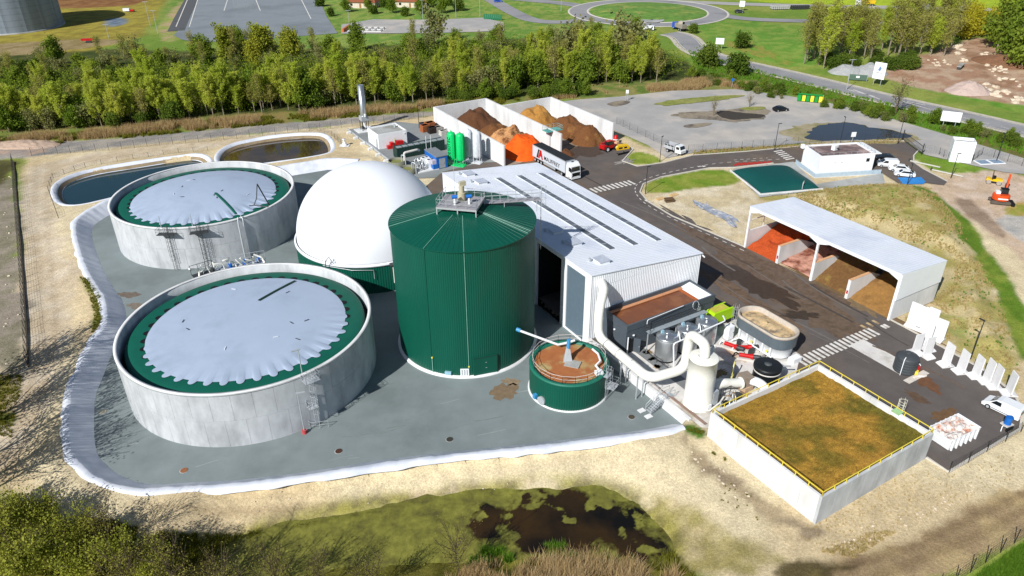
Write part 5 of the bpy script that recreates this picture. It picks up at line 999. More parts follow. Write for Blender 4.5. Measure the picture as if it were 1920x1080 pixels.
# ------------------------------------------------------------------ white ventilation duct and scrubber tower
def arc_pts(pts, r=1.2, n=6):
    """round the corners of a polyline"""
    pts = [Vector(p) for p in pts]; out = [pts[0]]
    for a, b, c in zip(pts[:-2], pts[1:-1], pts[2:]):
        d1 = (a - b); d2 = (c - b); k = min(r, d1.length * .49, d2.length * .49); p = b + d1.normalized() * k; q = b + d2.normalized() * k
        for i in range(n + 1): t = i / n; out.append(p.lerp(b, t).lerp(b.lerp(q, t), t))
    return out + [pts[-1]]
du = T('ventilation_duct', 'thick white ventilation duct from the warehouse wall to the scrubber tower', 'duct', (0, 0, 0)); L3 = lambda u, v, z: Vector((u, v, z))
path = [L3(58.0, 72.6, 10.4), L3(57.4, 71.0, 10.3), L3(55.15, 69.1, 8.2), L3(55.0, 68.7, 4.3), L3(54.65, 57.3, 4.3), L3(60.0, 56.5, 4.35), L3(60.0, 56.4, 10.1), L3(59.5, 53.1, 10.3), L3(59.4, 52.95, 8.3)]
mb = MB(); mb.tube(arc_pts(path, 1.5, 7), .66, 18); duo = mb.build('duct_pipe', pvc, du)
for v in (66.5, 63.8, 61.0): MB().lathe([(.66, -.05), (.69, -.04), (.69, .04), (.66, .05)], 20).build('duct_seam', mat('grey_seam', '#8c8c86', .6), duo, (54.85, v, 4.3)).rotation_euler = (math.pi / 2, 0, 0)
for v in (67.5, 62.5, 59.0): MB().box(54.2, 54.35, v - .06, v + .06, 0, 3.7).box(55.2, 55.35, v - .06, v + .06, 0, 3.7).box(54.2, 55.35, v - .06, v + .06, 3.58, 3.7).build('duct_support', steel, du)
sc = T('scrubber_tower', 'tall cream plastic scrubber tower beside the brown basin', 'tower', S(59.3, 52.9, ZY), TH)
mb = MB(); mb.lathe([(1.88, 0), (1.88, .1), (1.8, .14), (1.8, 3.6), (1.79, 5.0), (1.78, 7.2), (1.86, 7.22), (1.86, 7.34), (1.7, 7.36), (.7, 7.5)], 40); mb.build('shell', pvc, sc)
MB().tube([(1.4, .5, 6.9), (2.5, 1.0, 7.1), (2.9, 1.2, 7.3)], [.35, .3, .28], 10).build('side_nozzle', pvc, sc); MB().box(1.0, 1.9, -1.6, -.4, .3, 2.4).build('inspection_frame', steel, sc); MB().box(1.05, 1.95, -1.55, -.45, .5, 2.1).build('inspection_window', glass, sc); MB().box(.0, .6, -1.86, -1.6, .3, .9).build('label_plate', white, sc); MB().tube([(-1.9, -.6, .25), (0, -2.1, .3), (2.2, -1.7, .35), (3.4, -1.2, .5)], .12, 8).build('drain_pipe', pvc, sc)
fn = T('exhaust_fan', 'white elbow duct and fan between scrubber tower and basin', 'fan', S(62.2, 52.2, ZY)); mb = MB(); mb.tube(arc_pts([(-1.0, .7, 1.4), (.6, .5, 2.1), (2.2, .2, 1.6), (3.7, -.2, 1.35)], 1.2, 5), .62, 16); mb.build('elbow_duct', pvc, fn)
mb = MB(); mb.tube([(3.65, -.2, 1.35), (3.8, -.24, 1.35)], .8, 18); mb.build('flange', pvc, fn); MB().cbox(4.7, -.05, 1.4, 1.5, 1.5, 1.5, -.2).build('fan_housing', mat('brown_housing', '#8a7d70', .6, var=.15), fn); mb = MB(); mb.tube(arc_pts([(5.2, -.5, 1.4), (5.9, -1.5, 1.3), (5.8, -3.4, .9)], .8, 5), .62, 14); mb.build('outlet_duct', white, fn); MB().box(3.9, 5.4, -1, .7, 0, .7).build('fan_base', mat('tan_base', '#b39a80', .8, var=.25), fn); MB().cyl(2.2, -1.3, 0, .9, .4, 14).build('motor', steel_d, fn)
pk = T('dosing_pumps', 'cluster of dark pumps and grey pipes behind the scrubber tower', 'pumps', S(61.7, 50.2, ZY)); rr = random.Random(4); mb = MB()
for k in range(9): x = rr.uniform(-.6, 1.6); y = rr.uniform(-.8, 1.4); mb.tube([(x, y, 0), (x, y, rr.uniform(.8, 1.6)), (x + rr.uniform(-.8, .8), y + rr.uniform(-.8, .8), rr.uniform(.9, 1.7))], .08, 6)
mb.build('pipe_bundle', steel, pk); MB().cbox(.2, .2, .5, .9, .6, .9).cbox(1.3, -.3, .4, .6, .5, .8).build('pump_body', black, pk); mb = MB(); rail_run(mb, [(-.4, 1.6, .0), (2.2, 1.6, 0), (2.4, -.8, 0)], 1.8, .03, .9); mb.build('frame', steel_d, pk)
dv = T('davit_crane', 'small pale yellow davit crane on the process slab', 'crane', S(66.4, 54.0, ZY)); MB().tube(arc_pts([(0, 0, 0), (0, 0, 2.4), (.6, .4, 2.9), (1.1, .7, 2.5)], .4, 4), .09, 8).build('jib', mat('pale_yellow', '#d8cf82', .5), dv); MB().tube([(-.3, -.2, .9), (.4, .2, 1.0)], .16, 8).build('winch', mat('pale_yellow', '#d8cf82', .5), dv)
# ------------------------------------------------------------------ three stainless tanks
me_t = None
for k, (u, v) in enumerate(((62.65, 62.95), (66.45, 62.98), (70.1, 63.0))):
    t = T('steel_tank', ('stainless steel vertical tank nearest the white duct', 'middle stainless steel vertical tank of the row of three', 'stainless steel vertical tank beside the lime green generator')[k], 'tank', S(u, v, ZY), TH, 'stainless tanks in a row'); R_ = 1.55
    if me_t is None:
        a = MB().lathe([(R_, .35), (R_, 3.7), (R_ - .06, 3.78), (.3, 3.95), (.01, 3.97)], 40).build('shell', inox, t); b = MB().lathe([(R_ - .1, .0), (R_ - .1, .35)], 24).build('skirt', dark, t); c = MB().cyl(.35, .4, 3.8, 4.05, .42, 16).build('manhole', inox, t); d = MB().cyl(-.6, -.5, 3.8, 4.2, .12, 10).build('nozzle', white, t); e = MB().lathe([(R_ + .01, 3.35), (R_ + .02, 3.37), (R_ + .02, 3.42), (R_ + .01, 3.44)], 40).build('hoop', steel, t); f = MB().cbox(-.3, .75, 4.1, .4, .3, .4).build('agitator_motor', mat('pale_blue_paint', '#8fb3c4', .5), t); me_t = (a, b, c, d, e, f)
    else:
        for o in me_t: q = o.copy(); COL.objects.link(q); q.parent = t
tw = T('tank_walkway', 'railed steel walkway behind the tops of the three stainless tanks', 'walkway', S(61.0, 64.75, ZY)); MB().box(0, 11, 0, .8, 3.5, 3.6).build('deck', mat('pale_blue_grating', '#8d979d', .6), tw); mb = MB(); rail_run(mb, [(0, 0, 3.6), (0, .78, 3.6), (11, .78, 3.6)], 1.1, .04, 1.5); mb.build('guard_rail', steel_d, tw)
for x in (.1, 5.4, 10.9): MB().box(x - .06, x + .06, .4, .52, 0, 3.3).build('leg', steel, tw)
MB().tube(arc_pts([(.5, 1.3, 3.4), (.5, 1.3, 5.0), (7.5, 1.6, 5.0)], .3, 4), .05, 6).build('pipe_rail', white, tw); mb = MB(); mb.tube([(9.6 + .6 * math.cos(a), 1.2 + .2 * math.sin(a), 4.6 + .6 * math.sin(a)) for a in np.linspace(0, 6.28, 17)], .05, 6); mb.build('cage_hoop', steel, tw)
pr = T('tank_pipework', 'white pipe rising in front of the stainless tanks and running along their tops', 'pipe', S(62.0, 60.4, ZY)); MB().tube(arc_pts([(-1.0, -.6, .3), (-.2, -.2, .3), (-.2, .4, 3.9), (9.8, .75, 4.1), (10.6, 2.0, 4.0)], .4, 5), .11, 8).build('pipe', white, pr)
mb = MB()
for x in (1.1, 4.9): mb.tube(arc_pts([(x, .5, 3.9), (x, .8, 4.7), (x + .6, 1.6, 4.7), (x + .6, 1.6, 3.8)], .2, 3), .08, 8)
mb.build('vent_loop', white, pr); mb = MB(); rail_run(mb, [(-1.2, 4.6, .0), (-1.2, -1.2, 0), (1.0, -1.6, 0), (3.0, -1.0, 0)], 1.0, .03, 1.2); mb.build('guard_rail', steel_d, pr)
fp = T('filter_press', 'grey pipes and small pumps under the stainless tanks', 'pumps', S(63.6, 59.8, ZY)); rr = random.Random(9); mb = MB()
for k in range(8): x = rr.uniform(-.8, 2.2); y = rr.uniform(-.6, .8); mb.tube([(x, y, .1), (x, y, rr.uniform(.4, .9)), (x + rr.uniform(-.6, .6), y + rr.uniform(-.6, .6), rr.uniform(.3, .9))], rr.uniform(.06, .13), 7)
mb.build('pipe_bundle', steel, fp); MB().cbox(.4, 0, .35, .8, .5, .6, .3).build('pump_body', mat('pale_grey', '#c5c2bc', .6), fp); MB().cbox(1.9, .2, .3, .4, .3, .5).build('pump_motor', blue, fp)
# lime green generator container
gg = T('generator', 'lime green boxy generator set behind the stainless tanks', 'generator', S(73.7, 65.0, ZY)); mb = MB(); mb.xprism([(0, .7), (4.2, .7), (4.2, 2.3), (4.0, 2.5), (.2, 2.5), (0, 2.2)], 0, 1.9); mb.build('housing', limeg, gg)
MB().box(.4, 3.2, .3, 1.6, 2.51, 2.55).build('roof_panel', mat('tan_panel', '#b9b04a', .6), gg); MB().box(3.4, 4.0, .3, 1.6, 2.51, 2.54).build('air_grille', dark, gg); MB().box(-.02, 0, .2, 1.0, .9, 1.7).build('control_panel', dark, gg); MB().box(-.1, 4.3, -.05, 1.95, .35, .7).build('skid', black, gg)
for x in (.9, 3.2): mb = MB(); mb.tube([(x, -.1, .35), (x, 2.0, .35)], .35, 14); mb.build('wheel', tyre_m, gg)
# oval sand hopper
ov = T('oval_hopper', 'oblong grey and white open tank full of pale sand by the yard', 'tank', S(76.95, 57.95, ZY)); ov.scale = (1.05, .9, 1.12)
def stadium(R_, L_, n=16): return [(R_ * math.cos(a), L_ + R_ * math.sin(a)) for a in np.linspace(0, math.pi, n)] + [(R_ * math.cos(a), -L_ + R_ * math.sin(a)) for a in np.linspace(math.pi, 2 * math.pi, n)]
def loft(mb, rings, smooth=True):
    n = len(rings[0]); vs_ = [p for r in rings for p in r]; return mb.add(vs_, [(i * n + k, i * n + (k + 1) % n, (i + 1) * n + (k + 1) % n, (i + 1) * n + k) for i in range(len(rings) - 1) for k in range(n)], smooth)
st = lambda R_, L_, z: [(x, y, z) for x, y in stadium(R_, L_)]
loft(MB(), [st(1.75, 3.0, .3), st(1.85, 3.0, 1.75), st(2.15, 3.0, 1.8)]).build('lower_shell', white, ov); loft(MB(), [st(2.2, 3.0, 1.8), st(2.2, 3.0, 3.25)]).build('upper_band', mat('dark_band', '#5a646b', .4, var=.15), ov); loft(MB(), [st(2.2, 3.0, 3.25), st(2.3, 3.0, 3.3), st(2.3, 3.0, 3.6), st(1.95, 3.0, 3.6), st(1.9, 3.0, 2.7)]).build('rim', mat('worn_rim', '#b3a99c', .8, var=.2), ov)
heapz = np.linspace(0, 1, 10); mb = MB(); rings = []
for f in np.linspace(1, .04, 9): rings.append([(x, y, 2.9 + .55 * (1 - f) + .18 * (float(vnoise(x * 2, y * 2)) - .5)) for x, y in stadium(1.93 * f, 3.0 * f)])
loft(mb, rings).build('sand_fill', mat('pale_sand', '#c7ad84', .95, var=.25, scale=3, c2='#75695c', amt2=.4, scale2=.6, bump=.5, bscale=6), ov)
for y in (-3.2, -1.6, 0, 1.6, 3.2):
    for s_ in (-1, 1): MB().cbox(s_ * 2.0, y, .9, .22, .22, 1.8).build('leg', white, ov)
ladder('ladder', ov, (-1.4, 4.9, 0), (-1.4, 4.9, 4.4), (-.3, 1, 0), m=steel, cage_from=2.0); MB().box(-2.25, -2.2, -2.9, -2.5, .9, 1.2).box(-2.25, -2.2, .2, .6, .9, 1.2).build('yellow_label', yellow, ov); MB().box(-.3, 1.2, -6.3, -5.2, 0, .7).build('outlet_chute', white, ov)
wc = T('white_cabinet', 'upright white control cabinet beside the oval tank', 'cabinet', S(73.2, 61.4, ZY)); MB().box(0, 1.1, 0, .9, .1, 2.3).build('body', white, wc); MB().box(.03, 1.07, -.03, 0, .2, 2.2).build('door', white, wc); MB().box(.9, .98, -.06, -.03, 1.1, 1.3).build('handle', steel_d, wc); MB().box(-.05, 1.15, -.05, .95, 0, .1).build('plinth', conc_d, wc)
for k, (u, v) in enumerate(((72.0, 59.6), (71.9, 56.6), (73.3, 58.2))):
    t = T('red_pump', ('red pump with grey motor next to the white cabinet', 'red pump with bent black hose on the process slab', 'red pump in front of the oval tank legs')[k], 'pump', S(u, v, ZY), TH - 1.2 + k * .35); mb = MB(); mb.tube([(-1.0, 0, .75), (.5, 0, .75)], .3, 12); mb.tube([(.4, 0, .75), (.9, 0, .75)], [.3, .45], 12); mb.build('pump_body', red, t); mb = MB(); mb.tube([(.9, 0, .75), (1.9, 0, .8)], .32, 12); mb.build('motor', steel_d, t); MB().box(-1.2, 2.0, -.35, .35, .05, .35).build('base_frame', mat('pale_grey', '#c5c2bc', .6), t); MB().tube(arc_pts([(-1.0, 0, .8), (-1.5, .1, 1.0), (-1.8, .2, .1)], .3, 4), .1, 8).build('hose', black if k == 1 else white, t)
pc = T('pipe_cluster', 'pale pumps and pipes along the foot of the oval tank', 'pumps', S(74.0, 55.9, ZY)); rr = random.Random(12)
for k in range(5): MB().cbox(rr.uniform(-.6, .2), -1.6 + k * 1.4, .55, .9, .6, .7, rr.uniform(0, 1)).build('pump_unit', (steel_d, mat('pale_grey', '#c5c2bc', .6))[k % 2], pc)
mb = MB(); mb.tube(arc_pts([(-.6, -2.4, .4), (.1, -1.8, 1.1), (.1, 4.2, 1.1), (-.8, 4.8, .5)], .4, 4), .11, 8); mb.build('manifold', white, pc)
# black tank
bk = T('black_tank', 'round black plastic tank with a white hoop near the basin corner', 'tank', S(70.1, 51.5, ZY)); MB().lathe([(1.75, 0), (1.75, 2.55), (1.85, 2.6), (1.85, 2.95), (1.6, 3.05), (.01, 3.12)], 40).build('shell', mat('black_plastic', '#1d2022', .45, var=.1), bk); MB().lathe([(1.78, 2.2), (1.83, 2.22), (1.83, 2.36), (1.78, 2.38)], 40).build('hoop', mat('pale_grey', '#c5c2bc', .6), bk); MB().lathe([(.45, 3.08), (.5, 3.1), (.5, 3.18), (.01, 3.2)], 20).build('lid', mat('grey_lid', '#4a4f52', .5), bk); MB().tube([(1.3, -.5, 2.6), (3.0, -1.3, 2.4)], .1, 8).build('overflow_pipe', steel, bk)
# stairs over the retaining wall
sr = T('steel_stairs', 'short galvanised stair with railings over the white retaining wall', 'stairs', S(56.8, 55.5, 0), TH); N8 = 8
for k in range(N8): MB().box(-2.9 + k * .29, -2.9 + (k + 1) * .29, 0, 1.0, (k + 1) * .17 - .05, (k + 1) * .17).build('step', steel, sr)
MB().box(-.58, .9, 0, 1.0, 1.42, 1.5).build('landing', steel, sr)
for y in (-.03, 1.03):
    mb = MB(); mb.add([(-3.0, y, 0), (-2.8, y, 0), (-.5, y, 1.4), (-.6, y, 1.5)], [(0, 1, 2, 3), (3, 2, 1, 0)]); mb.tube([(-2.95, y, 0), (-2.95, y, 1.0), (-.58, y, 2.5), (.9, y, 2.5), (.9, y, 1.5)], .035, 6); mb.tube([(-.58, y, 1.5), (-.58, y, 2.5)], .03, 6); mb.tube([(-1.7, y, .7), (-1.7, y, 1.8)], .03, 6); mb.tube([(-2.95, y, .5), (-.58, y, 2.0), (.9, y, 2.0)], .025, 6); mb.build('side_rail', steel, sr)
for y in (-.5, .9): MB().box(-3.9, -2.95, y, y + .7, 0, .08).build('foot_pad', conc_w, sr)
rw = T('wall_handrail', 'low handrail and pipes along the edge of the process slab', 'railing', S(56.6, 57.5, ZY)); mb = MB(); rail_run(mb, [(0, 0, .2), (0, 8.5, .2)], 1.0, .03, 1.4); mb.build('guard_rail', steel, rw); mb = MB(); mb.tube([(.3, -8.4, .35), (.3, 8, .35)], .07, 6); mb.build('wall_pipe', mat('rusty_pipe', '#8d7264', .7), rw); MB().tube([(.6, -8.4, .3), (.6, -2, .3)], .07, 6).build('slab_pipe', mat('rusty_pipe', '#8d7264', .7), rw)
# ------------------------------------------------------------------ gas treatment pad
fl = T('flare_stack', 'tall cylindrical steel flare stack on a frame by the trees', 'flare', S(64.77, 184.0, ZY)); MB().box(-2.4, 2.4, -2.0, 2.0, -.05, .15).build('concrete_base', conc_w, fl); mb = MB(); mb.lathe([(.82, 3.9), (.82, 11.9), (.76, 11.9), (.76, 11.2)], 32); mb.lathe([(.76, 11.85), (.01, 11.85)], 24); mb.build('shroud', inox, fl); MB().box(-.95, .95, -.95, .95, 2.7, 3.9).build('burner_box', steel, fl)
for x, y in ((-.85, -.85), (.85, -.85), (.85, .85), (-.85, .85)): MB().box(x - .07, x + .07, y - .07, y + .07, .15, 2.7).build('leg', steel_d, fl)
MB().tube(arc_pts([(0, 0, 2.7), (0, 0, .9), (1.6, -.4, .8), (2.0, -.4, .2)], .3, 4), .22, 8).build('gas_pipe', white, fl); MB().cbox(-.3, .2, .8, .8, .6, .7, .3).build('valve_block', steel_d, fl); MB().cbox(1.2, .4, .5, .6, .5, .6, .3).build('pump', blue, fl); MB().box(-.15, .15, -1.4, -.9, 3.9, 4.6).build('igniter', white, fl)
wb = T('boiler_house', 'small white flat-roofed boiler building with red brackets', 'building', S(62.15, 167.65, ZY)); WBu, WBv, WBh = 7.55, 7.0, 3.65
for a in ((0, WBu, 0, .2), (0, WBu, WBv - .2, WBv), (0, .2, .2, WBv - .2), (WBu - .2, WBu, .2, WBv - .2)): MB().box(*a, -.1, WBh).build('wall', white, wb)
MB().box(.2, WBu - .2, .2, WBv - .2, WBh - .5, WBh - .35).build('roof', conc_d, wb); MB().cyl(6.4, 4.6, WBh - .4, WBh + .5, .25, 10).build('flue', steel, wb); MB().box(-.06, 0, .6, 1.7, 0, 2.3).build('door', steel, wb); MB().cyl(0, 0, 0, .1, .16, 12).build('wall_light', white, wb, (6.9, -.05, 2.9))
rd = T('red_bin_pair', 'two red L-shaped bins against the boiler house wall', 'bins', S(64.0, 166.4, ZY)); MB().xprism([(0, 0), (1.6, 0), (1.6, 1.5), (.8, 1.5), (.8, .8), (0, .8)], 0, 1.0).build('bin', red, rd); MB().xprism([(2.3, .3), (4.2, .3), (4.2, 1.5), (2.3, 1.7)], 0, 1.0).build('bin', red, rd); MB().cyl(2.1, .6, 0, 2.3, .18, 10).build('stand_pipe', mat('beige_paint', '#b5ae96', .5), rd)
MB().box(60.9, 61.2, 157, 187, -.02, .35).build('edge_channel', steel, None, (0, 0, ZY), TH); o = bpy.data.objects['edge_channel']; tag(o, 'long steel drain channel along the edge of the gas pad', 'channel')
for k in range(6):
    t = T('marker_block', ('white concrete block at the dome end of the gas pad channel', 'second white block from the dome along the gas pad channel', 'third white block from the dome along the gas pad channel', 'third white block from the flare along the gas pad channel', 'second white block from the flare along the gas pad channel', 'white concrete block at the flare end of the gas pad channel')[k], 'block', S(60.2, 158.6 + k * 5.0, ZY), TH, 'marker blocks along the gas pad'); MB().box(-.55, .55, -.3, .3, -.1, .42).build('block', conc_w, t)
    MB().box(-.45, .45, -.2, .2, .42, .5).build('cap', white, t)
def vessel_pair(u, v, R_, h, m, label, cat, ang, text=None):
    t = T('filter_vessel', label, cat, S(u, v, ZY), TH + ang)
    for s_ in (-1, 1):
        x = s_ * R_ * 1.22
        b = MB().lathe([(.1, .9), (R_ * .9, 1.3), (R_, 1.7), (R_, h - .6), (R_ * .85, h - .2), (R_ * .4, h), (.01, h + .03)], 28, x, 0).build('vessel', m, t); MB().cyl(x, 0, h, h + .3, .16, 10).build('top_flange', m, b)
        for a in np.linspace(.4, 5.8, 4): MB().cbox(x + (R_ + .06) * math.cos(a), (R_ + .06) * math.sin(a), (h - .5) / 2, .14, .12, h - .5, a).build('leg', m, t)
    MB().box(-R_ * 2.5, R_ * 2.5, -R_ * 1.2, R_ * 1.2, 0, .12).build('skid', m, t); return t
gm = mat('vivid_green_paint', '#12c46c', .4, var=.08); vg = vessel_pair(73.4, 147.9, .95, 7.7, gm, 'pair of bright green upright filter vessels with vertical lettering', 'vessels', -TH - .45)
vw = vessel_pair(77.6, 147.6, .95, 7.6, mat('pale_grey_paint', '#cbd0d6', .4), 'pair of pale grey upright filter vessels beside the bay wall', 'vessels', -TH - .45)
def text_mesh(s_, size, m, name, parent, loc, rot, align='CENTER', bold=0.0, extrude=.004):
    cu_ = bpy.data.curves.new(name, 'FONT'); cu_.body = s_; cu_.size = size; cu_.align_x = align; cu_.align_y = 'CENTER'; cu_.extrude = extrude; cu_.offset = bold
    tmp = bpy.data.objects.new('tmp_text', cu_); COL.objects.link(tmp); dg = bpy.context.evaluated_depsgraph_get(); me = bpy.data.meshes.new_from_object(tmp.evaluated_get(dg)); bpy.data.objects.remove(tmp); me.materials.clear(); me.materials.append(m); me.name = name
    o = link(name, me, parent); o.location = loc; o.rotation_euler = rot; return o
# lettering wraps round the left vessel
cx_ = -.95 * 1.22; aa = .45 + math.radians(238)
for k, ch in enumerate('DESOTEC'): text_mesh(ch, 1.0, green_dk, 'letter', vg, (cx_ + .975 * math.cos(aa), .975 * math.sin(aa), 2.3 + k * .68), (math.pi / 2, -math.pi / 2, aa + math.pi / 2), bold=.02)
bc = T('blue_container', 'small bright blue equipment container with grey roof', 'container', S(68.1, 147.5, ZY)); MB().box(0, 2.75, 0, 6.3, .05, 2.85).build('body', blue, bc); MB().box(-.08, 2.83, -.08, 6.38, 2.85, 3.0).build('roof', mat('grey_roof', '#7c8086', .6), bc); MB().box(.7, 2.2, -.05, 0, .15, 2.4).build('door', mat('grey_door', '#9aa0a6', .5), bc); MB().box(1.9, 2.0, -.08, -.05, 1.1, 1.3).build('handle', steel_d, bc)
for x, y in ((.4, 6.1), (1.6, 6.1)): MB().tube([(x, y, 2.9), (x, y, 6.2)], .05, 6).build('antenna', white, bc)
dc = T('dark_container', 'long dark green container with grey grating along its roof', 'container', S(63.1, 158.6, ZY)); MB().box(0, 12.6, 0, 2.4, .1, 2.6).build('body', mat('dark_green_container', '#223a34', .5, var=.12), dc)
for k in range(8): MB().box(.3 + k * 1.55, 1.5 + k * 1.55, .2, 1.4, 2.6, 2.72).build('roof_grating', mat('grating_grey', '#8f959a', .6), dc)
for k in range(20): MB().box(.3 + k * .62, .36 + k * .62, -.05, 0, .2, 2.5).build('side_rib', mat('dark_green_container', '#223a34', .5), dc)
for k, (x, y, r) in enumerate(((744, 302, 2.0), (764, 316, 1.9))):
    p = gp(x, y, ZY + 1.0); t = T('round_pit', ('open round concrete pit with green water behind the dome', 'smaller open round pit with pipe next to the gas skid')[k], 'pit', (p.x, p.y, ZY), 0); MB().lathe([(r, -.1), (r, 1.25), (r - .2, 1.25), (r - .2, .3)], 36).build('wall', mat('grey_green_concrete', '#77796a', .8, var=.2), t); MB().lathe([(r - .2, .7), (.01, .7)], 30).build('water', mat('green_water', '#7d8048', .3), t); MB().tube(arc_pts([(r + .1, -.6, 0), (r + .1, -.6, 2.4), (r - .8, -.2, 2.6), (r - .8, -.2, 1.0)], .3, 4), .13, 8).build('pipe', steel, t)
sk = T('gas_skid', 'cluster of steel pipes, white coolers and a blue pump box on the gas pad', 'skid', S(63.6, 148.6, ZY)); MB().box(-.2, 5.0, -1.2, 4.0, -.02, .2).build('skid_base', conc_w, sk)
for k, (x, y) in enumerate(((2.3, 1.6), (3.0, .2))):
    c = MB().box(x, x + 1.8, y, y + 1.3, .2, 2.2 - k * .2).build('cooler', white, sk)
    for d in (.45, 1.3): MB().cyl(x + d, y + .65, 2.2 - k * .2, 2.26 - k * .2, .34, 14).build('fan_grille', steel_d, c)
MB().box(3.6, 4.9, -1.2, .0, .2, 1.3).build('pump_box', blue, sk); MB().box(3.5, 4.7, -1.0, .1, 1.3, 2.2).build('control_unit', mat('pale_lilac', '#b9b4c4', .5), sk); rr = random.Random(5); mb = MB()
for k in range(12): x = rr.uniform(.2, 2.0); y = rr.uniform(-.6, 3.2); mb.tube([(x, y, .2), (x, y, rr.uniform(1, 2.6)), (x + rr.uniform(-1, 1), y + rr.uniform(-.8, .8), rr.uniform(.8, 2.6))], rr.uniform(.06, .15), 7)
mb.build('pipe_bundle', inox, sk); mb = MB(); mb.tube(arc_pts([(-.6, 5.4, 0), (-.6, 5.4, 3.0), (2.8, 5.6, 3.1), (3.6, 6.2, 2.6)], .4, 4), .28, 10); mb.build('heat_pipe', mat('pale_grey', '#c5c2bc', .6), sk)
for k, (x, y, cc, w, h) in enumerate(((855, 0, 0, 0, 0),)): pass
rr = random.Random(21)
for k, (x, y, c_, s_) in enumerate(((793, 240, '#4a5870', .9), (797, 246, '#a0603a', 1.1), (806, 242, '#9a5c38', 1.2), (810, 249, '#2e2622', 1.0), (815, 241, '#4a3c34', .8), (822, 247, '#b0aca6', .9), (830, 253, '#c5c2bc', .8), (836, 250, '#dcdcdc', .7))):
    p = gp(x, y, ZY); lb = ('dark blue crate on top of the pallet stack by the bay wall', 'rust-brown pallet stack at the left by the bay wall', 'rust-brown pallet stack in the middle by the bay wall', 'black box among the pallets by the bay wall', 'dark crate behind the pallets by the bay wall', 'grey wrapped box right of the pallets', 'pale grey crate near the green vessels', 'white coil near the green vessels')[k]
    t = T('pallet_stack' if 1 <= k <= 2 else 'crate', lb, 'pallets' if 1 <= k <= 2 else 'crate', p, TH + rr.uniform(-.3, .3)); m_ = mat('crate' + c_, c_, .8, var=.25, scale=3)
    for j in range(6): MB().box(-s_, s_, -s_ * .8, s_ * .8, j * .28 * s_, j * .28 * s_ + .2 * s_).build('board', m_, t)
    MB().box(-s_ * .8, s_ * .8, -s_ * .6, s_ * .6, 0, 1.6 * s_).build('core', m_, t)
# loading gantry
lg = T('loading_gantry', 'steel gantry with a teal platform standing behind the lorry trailer', 'gantry', gp(1035, 279, ZY), TH)
for x in (-.5, .6): MB().box(x - .16, x + .16, -.16, .16, 0, 4.7).build('post', steel, lg)
MB().box(-2.2, 2.2, -1.2, 1.2, 4.7, 4.85).build('deck', mat('teal_deck', '#5fa39c', .6), lg); mb = MB(); rail_run(mb, [(-2.2, -1.2, 4.85), (2.2, -1.2, 4.85), (2.2, 1.2, 4.85), (-2.2, 1.2, 4.85), (-2.2, -1.2, 4.85)], 1.0, .035, 1.2); mb.build('guard_rail', mat('teal_rail', '#8fb8b4', .5), lg)

# ------------------------------------------------------------------ vehicles
def wheel(par, x, y, r, w, side, name='wheel', rim=None):
    mb = MB(); mb.tube([(0, -w / 2, 0), (0, w / 2, 0)], r, 18); o = mb.build(name, tyre_m, par, (x, y, r)); mb = MB(); mb.tube([(0, side * (w / 2 + .005), 0), (0, side * (w / 2 + .03), 0)], r * .58, 14); mb.build('rim', rim or steel, o); return o
def hull(mb, prof, hw, top, bot_in=.0, n=3):
    """car body: side profile (x,z) with half width narrowing above the waist"""
    P_ = prof; k = len(P_); zs = [p[1] for p in P_]; zmax = max(zs); f = lambda z: hw - top * max(0, (z - .95) / max(.01, zmax - .95)) - .04 * max(0, (.35 - z) / .35)
    vs_ = [(x, s_ * f(z), z) for s_ in (-1, 1) for x, z in P_]
    return mb.add(vs_, [tuple(reversed(range(k))), tuple(range(k, 2 * k))] + [(i, (i + 1) % k, k + (i + 1) % k, k + i) for i in range(k)])
car_sp = [(2.05, .3), (2.1, .55), (2.0, .72), (1.2, .92), (.55, 1.38), (-.2, 1.48), (-1.1, 1.44), (-1.85, 1.02), (-2.08, .95), (-2.1, .35), (-1.7, .28), (1.7, .28)]
van_sp = [(2.2, .3), (2.25, .65), (2.1, .85), (1.45, 1.08), (.75, 1.68), (.3, 1.8), (-1.9, 1.82), (-2.15, 1.7), (-2.22, .9), (-2.2, .35), (-1.8, .28), (1.8, .28)]
